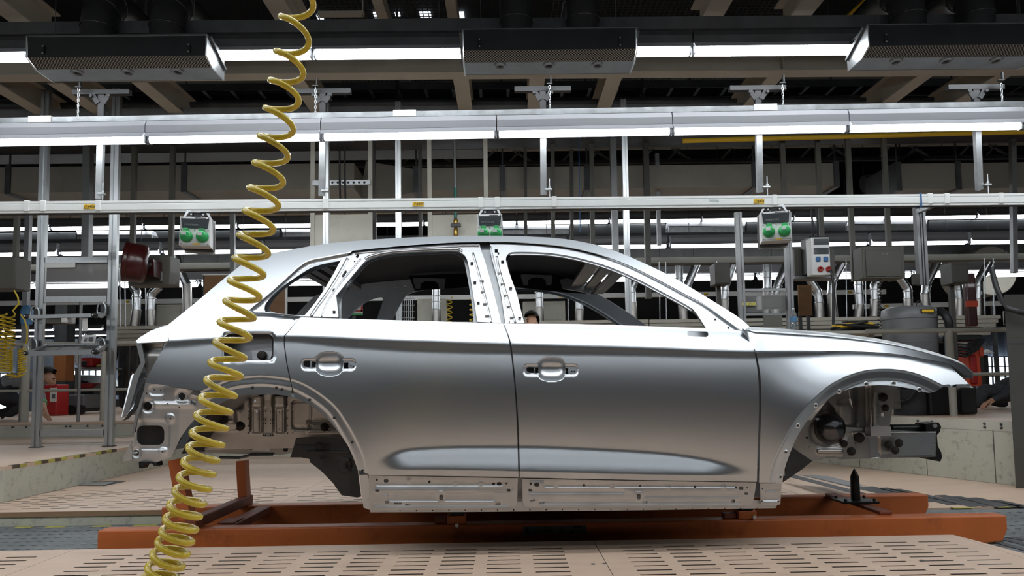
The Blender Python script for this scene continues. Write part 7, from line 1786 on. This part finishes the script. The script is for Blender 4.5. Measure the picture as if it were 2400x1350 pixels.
def hand(J, E, wrist, root_dir, spread, curl, tagn, s=1.0, r=.0085):
    """palm and five fingers growing from joint `wrist`"""
    w = J[wrist][0]; d = Vector(root_dir).normalized(); sd = Vector(spread).normalized(); dn = Vector(curl).normalized()
    J[tagn + 'palm'] = (w + d * .055 * s, .032 * s, .017 * s); E.append((wrist, tagn + 'palm'))
    J[tagn + 'kn'] = (w + d * .085 * s, .030 * s, .014 * s); E.append((tagn + 'palm', tagn + 'kn'))
    for k, (off, ln) in enumerate(((-.030, .070), (-.010, .080), (.010, .076), (.028, .060))):
        a, b_, c_ = (tagn + 'f%d%d' % (k, q) for q in range(3)); base = w + d * .095 * s + sd * off * s
        J[a] = (base, r * s); J[b_] = (base + (d * .8 + dn * .5).normalized() * ln * .55 * s, r * .95 * s); J[c_] = (J[b_][0] + (d * .35 + dn).normalized() * ln * .45 * s, r * .8 * s)
        E += [(tagn + 'kn', a), (a, b_), (b_, c_)]
    J[tagn + 't1'] = (w + d * .04 * s - sd * .04 * s, r * 1.15 * s); J[tagn + 't2'] = (w + d * .07 * s - sd * .062 * s + dn * .012 * s, r * 1.05 * s); J[tagn + 't3'] = (w + d * .095 * s - sd * .062 * s + dn * .03 * s, r * .85 * s)
    E += [(tagn + 'palm', tagn + 't1'), (tagn + 't1', tagn + 't2'), (tagn + 't2', tagn + 't3')]
    return [n for n in J if n.startswith(tagn)]

# ---- worker bending down at the left
Yw = 9.2; V = lambda x, y, dy=0.0: P(x, y, Yw + dy)
J = {'pelvis': (V(-6, 912), .16, .14), 'waist': (V(20, 898), .145, .13), 'chest': (V(56, 888), .165, .135), 'neckb': (V(86, 880), .085, .08), 'neck': (V(97, 880), .058),
     'skull': (V(113, 880), .098, .088), 'face': (V(121, 891), .070, .064), 'chin': (V(118, 902), .045, .04), 'nose': (V(130, 896), .017),
     'sh_r': (V(78, 896, -.17), .075), 'el_r': (V(98, 930, -.34), .052), 'fo_r': (V(100, 948, -.46), .044), 'wr_r': (V(104, 959, -.58), .03, .026),
     'sh_l': (V(78, 892, .17), .075), 'el_l': (V(92, 935, .18), .05), 'wr_l': (V(98, 968, .10), .032),
     'hip_r': (V(-4, 922, -.10), .115), 'kn_r': (V(58, 945, -.16), .078), 'an_r': (V(24, 971, -.10), .05), 'to_r': (V(12, 973, -.10), .045, .035),
     'hip_l': (V(-4, 922, .12), .115), 'kn_l': (V(44, 958, .16), .078), 'an_l': (V(-10, 971, .14), .05), 'to_l': (V(-20, 972, .14), .045, .035)}
E = [('pelvis', 'waist'), ('waist', 'chest'), ('chest', 'neckb'), ('neckb', 'neck'), ('neck', 'skull'), ('skull', 'face'), ('face', 'chin'), ('face', 'nose'), ('chest', 'sh_r'), ('sh_r', 'el_r'), ('el_r', 'fo_r'), ('fo_r', 'wr_r'), ('chest', 'sh_l'), ('sh_l', 'el_l'), ('el_l', 'wr_l'),
     ('pelvis', 'hip_r'), ('hip_r', 'kn_r'), ('kn_r', 'an_r'), ('an_r', 'to_r'), ('pelvis', 'hip_l'), ('hip_l', 'kn_l'), ('kn_l', 'an_l'), ('an_l', 'to_l')]
hn = hand(J, E, 'wr_r', (.45, -.1, -.85), (0, 1, 0), (.55, 0, -.6), 'h', 1.05, .010)
pw = figure('person', 'worker in grey top and dark trousers kneeling and reaching down with one hand', J, E,
            [('cloth_dark', set()), ('cloth_grey', {'waist', 'chest', 'neckb', 'sh_r', 'sh_l', 'el_r', 'el_l', 'fo_r', 'wr_l'}), ('skin', {'neck', 'skull', 'face', 'chin', 'nose', 'fo_r', 'wr_r', *hn}), ], 'pelvis')
hc_ = V(111, 877); ax_ = (V(123, 889) - V(113, 880)).normalized()
obj('hair', ellipsoid(hc_, .118, .112, .112, lambda q: q.z > -.005 + .75 * max(0, q.x - .02) or q.x < -.03), 'hair', pw)
obj('ear', ellipsoid(V(110, 891, -.092), .016, .01, .026), 'skin', pw); obj('brow', ellipsoid(V(126, 887, -.055), .02, .012, .006), 'hair', pw)
obj('eye', ellipsoid(V(126.5, 891, -.056), .009, .007, .007), 'plastic_black', pw)
obj('wrist_band', MB().tube([V(99.5, 941, -.41), V(100.5, 947, -.45)], .05, 12), 'socket_green', pw)

# ---- standing worker, mostly hidden by the slats
def standing(px, Y, zf, h, face, label, mats_body, red=False):
    c = P(px, 900, Y).x; k = h / 1.75
    pt = lambda x, y, z: Vector((c + x * k, Y + y * k, zf + z * k))
    J = {'pelvis': (pt(0, 0, .95), .165, .125), 'waist': (pt(0, 0, 1.1), .15, .115), 'chest': (pt(0, 0, 1.30), .175, .125), 'neckb': (pt(0, 0, 1.45), .07), 'neck': (pt(0, 0, 1.50), .055),
         'skull': (pt(0, 0, 1.65), .082, .095), 'face': (pt(.03 * face[0], .04 * face[1], 1.58), .066, .07), 'chin': (pt(.05 * face[0], .06 * face[1], 1.535), .038), 'nose': (pt(.095 * face[0], .095 * face[1], 1.585), .014)}
    E = [('pelvis', 'waist'), ('waist', 'chest'), ('chest', 'neckb'), ('neckb', 'neck'), ('neck', 'skull'), ('skull', 'face'), ('face', 'chin'), ('face', 'nose')]
    hs = []
    for s, n in ((-1, 'l'), (1, 'r')):
        J['sh' + n] = (pt(.19 * s, 0, 1.40), .068); J['el' + n] = (pt(.25 * s, .02, 1.12), .05); J['wr' + n] = (pt(.25 * s, -.06, .88), .03, .025)
        J['hip' + n] = (pt(.09 * s, 0, .90), .098); J['kn' + n] = (pt(.105 * s, 0, .50), .07); J['an' + n] = (pt(.11 * s, .02, .085), .05); J['to' + n] = (pt(.12 * s, -.15 * face[2], .045), .045, .035)
        E += [('chest', 'sh' + n), ('sh' + n, 'el' + n), ('el' + n, 'wr' + n), ('pelvis', 'hip' + n), ('hip' + n, 'kn' + n), ('kn' + n, 'an' + n), ('an' + n, 'to' + n)]
        hs += hand(J, E, 'wr' + n, (0, -.1, -1), (0, 1, 0), (-s * .6, 0, -.4), 'h' + n, 1.0, .0095)
    o = figure('person', label, J, E, [(mats_body[1], set()), (mats_body[0], {'waist', 'chest', 'neckb', 'shl', 'shr', 'ell', 'elr', 'wrl', 'wrr'}), ('skin', {'neck', 'skull', 'face', 'chin', 'nose', 'wrl', 'wrr', *hs})], 'pelvis')
    hd_ = pt(0, 0, 1.655)
    obj('hair', ellipsoid(hd_, .098, .108, .112, lambda q: q.z > .035 + .6 * max(0, q.x * face[0] + q.y * face[1]) or (q.x * face[0] + q.y * face[1]) < -.03), 'hair', o)
    fx_ = Vector((face[0], face[1], 0)).normalized(); sd_ = Vector((-fx_.y, fx_.x, 0))
    for s in (-1, 1):
        obj('eye', ellipsoid(pt(0, 0, 1.625) + fx_ * .092 + sd_ * s * .033, .010, .010, .007), 'plastic_black', o)
        obj('eyebrow', ellipsoid(pt(0, 0, 1.645) + fx_ * .094 + sd_ * s * .034, .016, .016, .005), 'hair', o)
        obj('ear', ellipsoid(pt(0, .01, 1.60) + sd_ * s * .092, .014, .014, .028), 'skin', o)
    obj('mouth', ellipsoid(pt(0, 0, 1.545) + fx_ * .082, .018, .018, .006), 'cloth_red', o)
    if red:
        for s in (-1, 1): obj('sleeve_stripe', MB().tube([pt(.255 * s, -.02, 1.40), pt(.302 * s, .0, 1.12), pt(.285 * s, -.06, .95)], .014, 6), 'cloth_red', o)
    return o
standing(298, 13.3, ZK, 1.68, (.2, 1, -1), 'worker in dark work clothes with red stripes standing behind the tailgate', ('cloth_dark', 'cloth_dark'), True)
standing(1248, 7.9, .001, 1.645, (-.75, -.65, 1), 'dark-haired worker whose head shows above the front door sill', ('cloth_grey', 'cloth_dark'))

# ---- worker crouching at the right behind the handrail
Yw = 8.0
J = {'pelvis': (V(2348, 932), .155, .135), 'waist': (V(2362, 915), .14, .125), 'chest': (V(2380, 900), .165, .13), 'neckb': (V(2394, 890), .08), 'neck': (V(2400, 884), .056), 'skull': (V(2410, 874), .09), 'face': (V(2406, 882), .066), 'nose': (V(2401, 882), .014),
     'hip_r': (V(2340, 926, -.12), .115), 'kn_r': (V(2303, 912, -.16), .085), 'sh_r': (V(2296, 938, -.16), .062), 'an_r': (V(2290, 950, -.15), .048), 'to_r': (V(2276, 953, -.15), .042, .035),
     'hip_l': (V(2344, 930, .12), .115), 'kn_l': (V(2315, 938, .16), .08), 'an_l': (V(2350, 946, .16), .05), 'to_l': (V(2362, 947, .16), .042, .035),
     'sr': (V(2380, 905, -.18), .07), 'er': (V(2355, 925, -.26), .05), 'wr': (V(2326, 938, -.28), .032), 'sl': (V(2380, 903, .18), .07), 'el': (V(2358, 928, .24), .05), 'wl': (V(2334, 944, .22), .032)}
E = [('pelvis', 'waist'), ('waist', 'chest'), ('chest', 'neckb'), ('neckb', 'neck'), ('neck', 'skull'), ('skull', 'face'), ('face', 'nose'), ('pelvis', 'hip_r'), ('hip_r', 'kn_r'), ('kn_r', 'sh_r'), ('sh_r', 'an_r'), ('an_r', 'to_r'), ('pelvis', 'hip_l'), ('hip_l', 'kn_l'), ('kn_l', 'an_l'), ('an_l', 'to_l'),
     ('chest', 'sr'), ('sr', 'er'), ('er', 'wr'), ('chest', 'sl'), ('sl', 'el'), ('el', 'wl')]
h1 = hand(J, E, 'wr', (-.9, 0, -.4), (0, 1, 0), (-.2, 0, -1), 'h', 1.0, .0095)
pc = figure('person', 'worker in dark clothes crouching behind the right handrail', J, E, [('cloth_dark', set()), ('cloth_dark', {'chest', 'neckb'}), ('skin', {'neck', 'skull', 'face', 'nose', 'wr', *h1})], 'pelvis')
obj('hair', ellipsoid(V(2411, 872), .10, .10, .10, lambda q: q.z > .01 or q.x > .03), 'hair', pc)
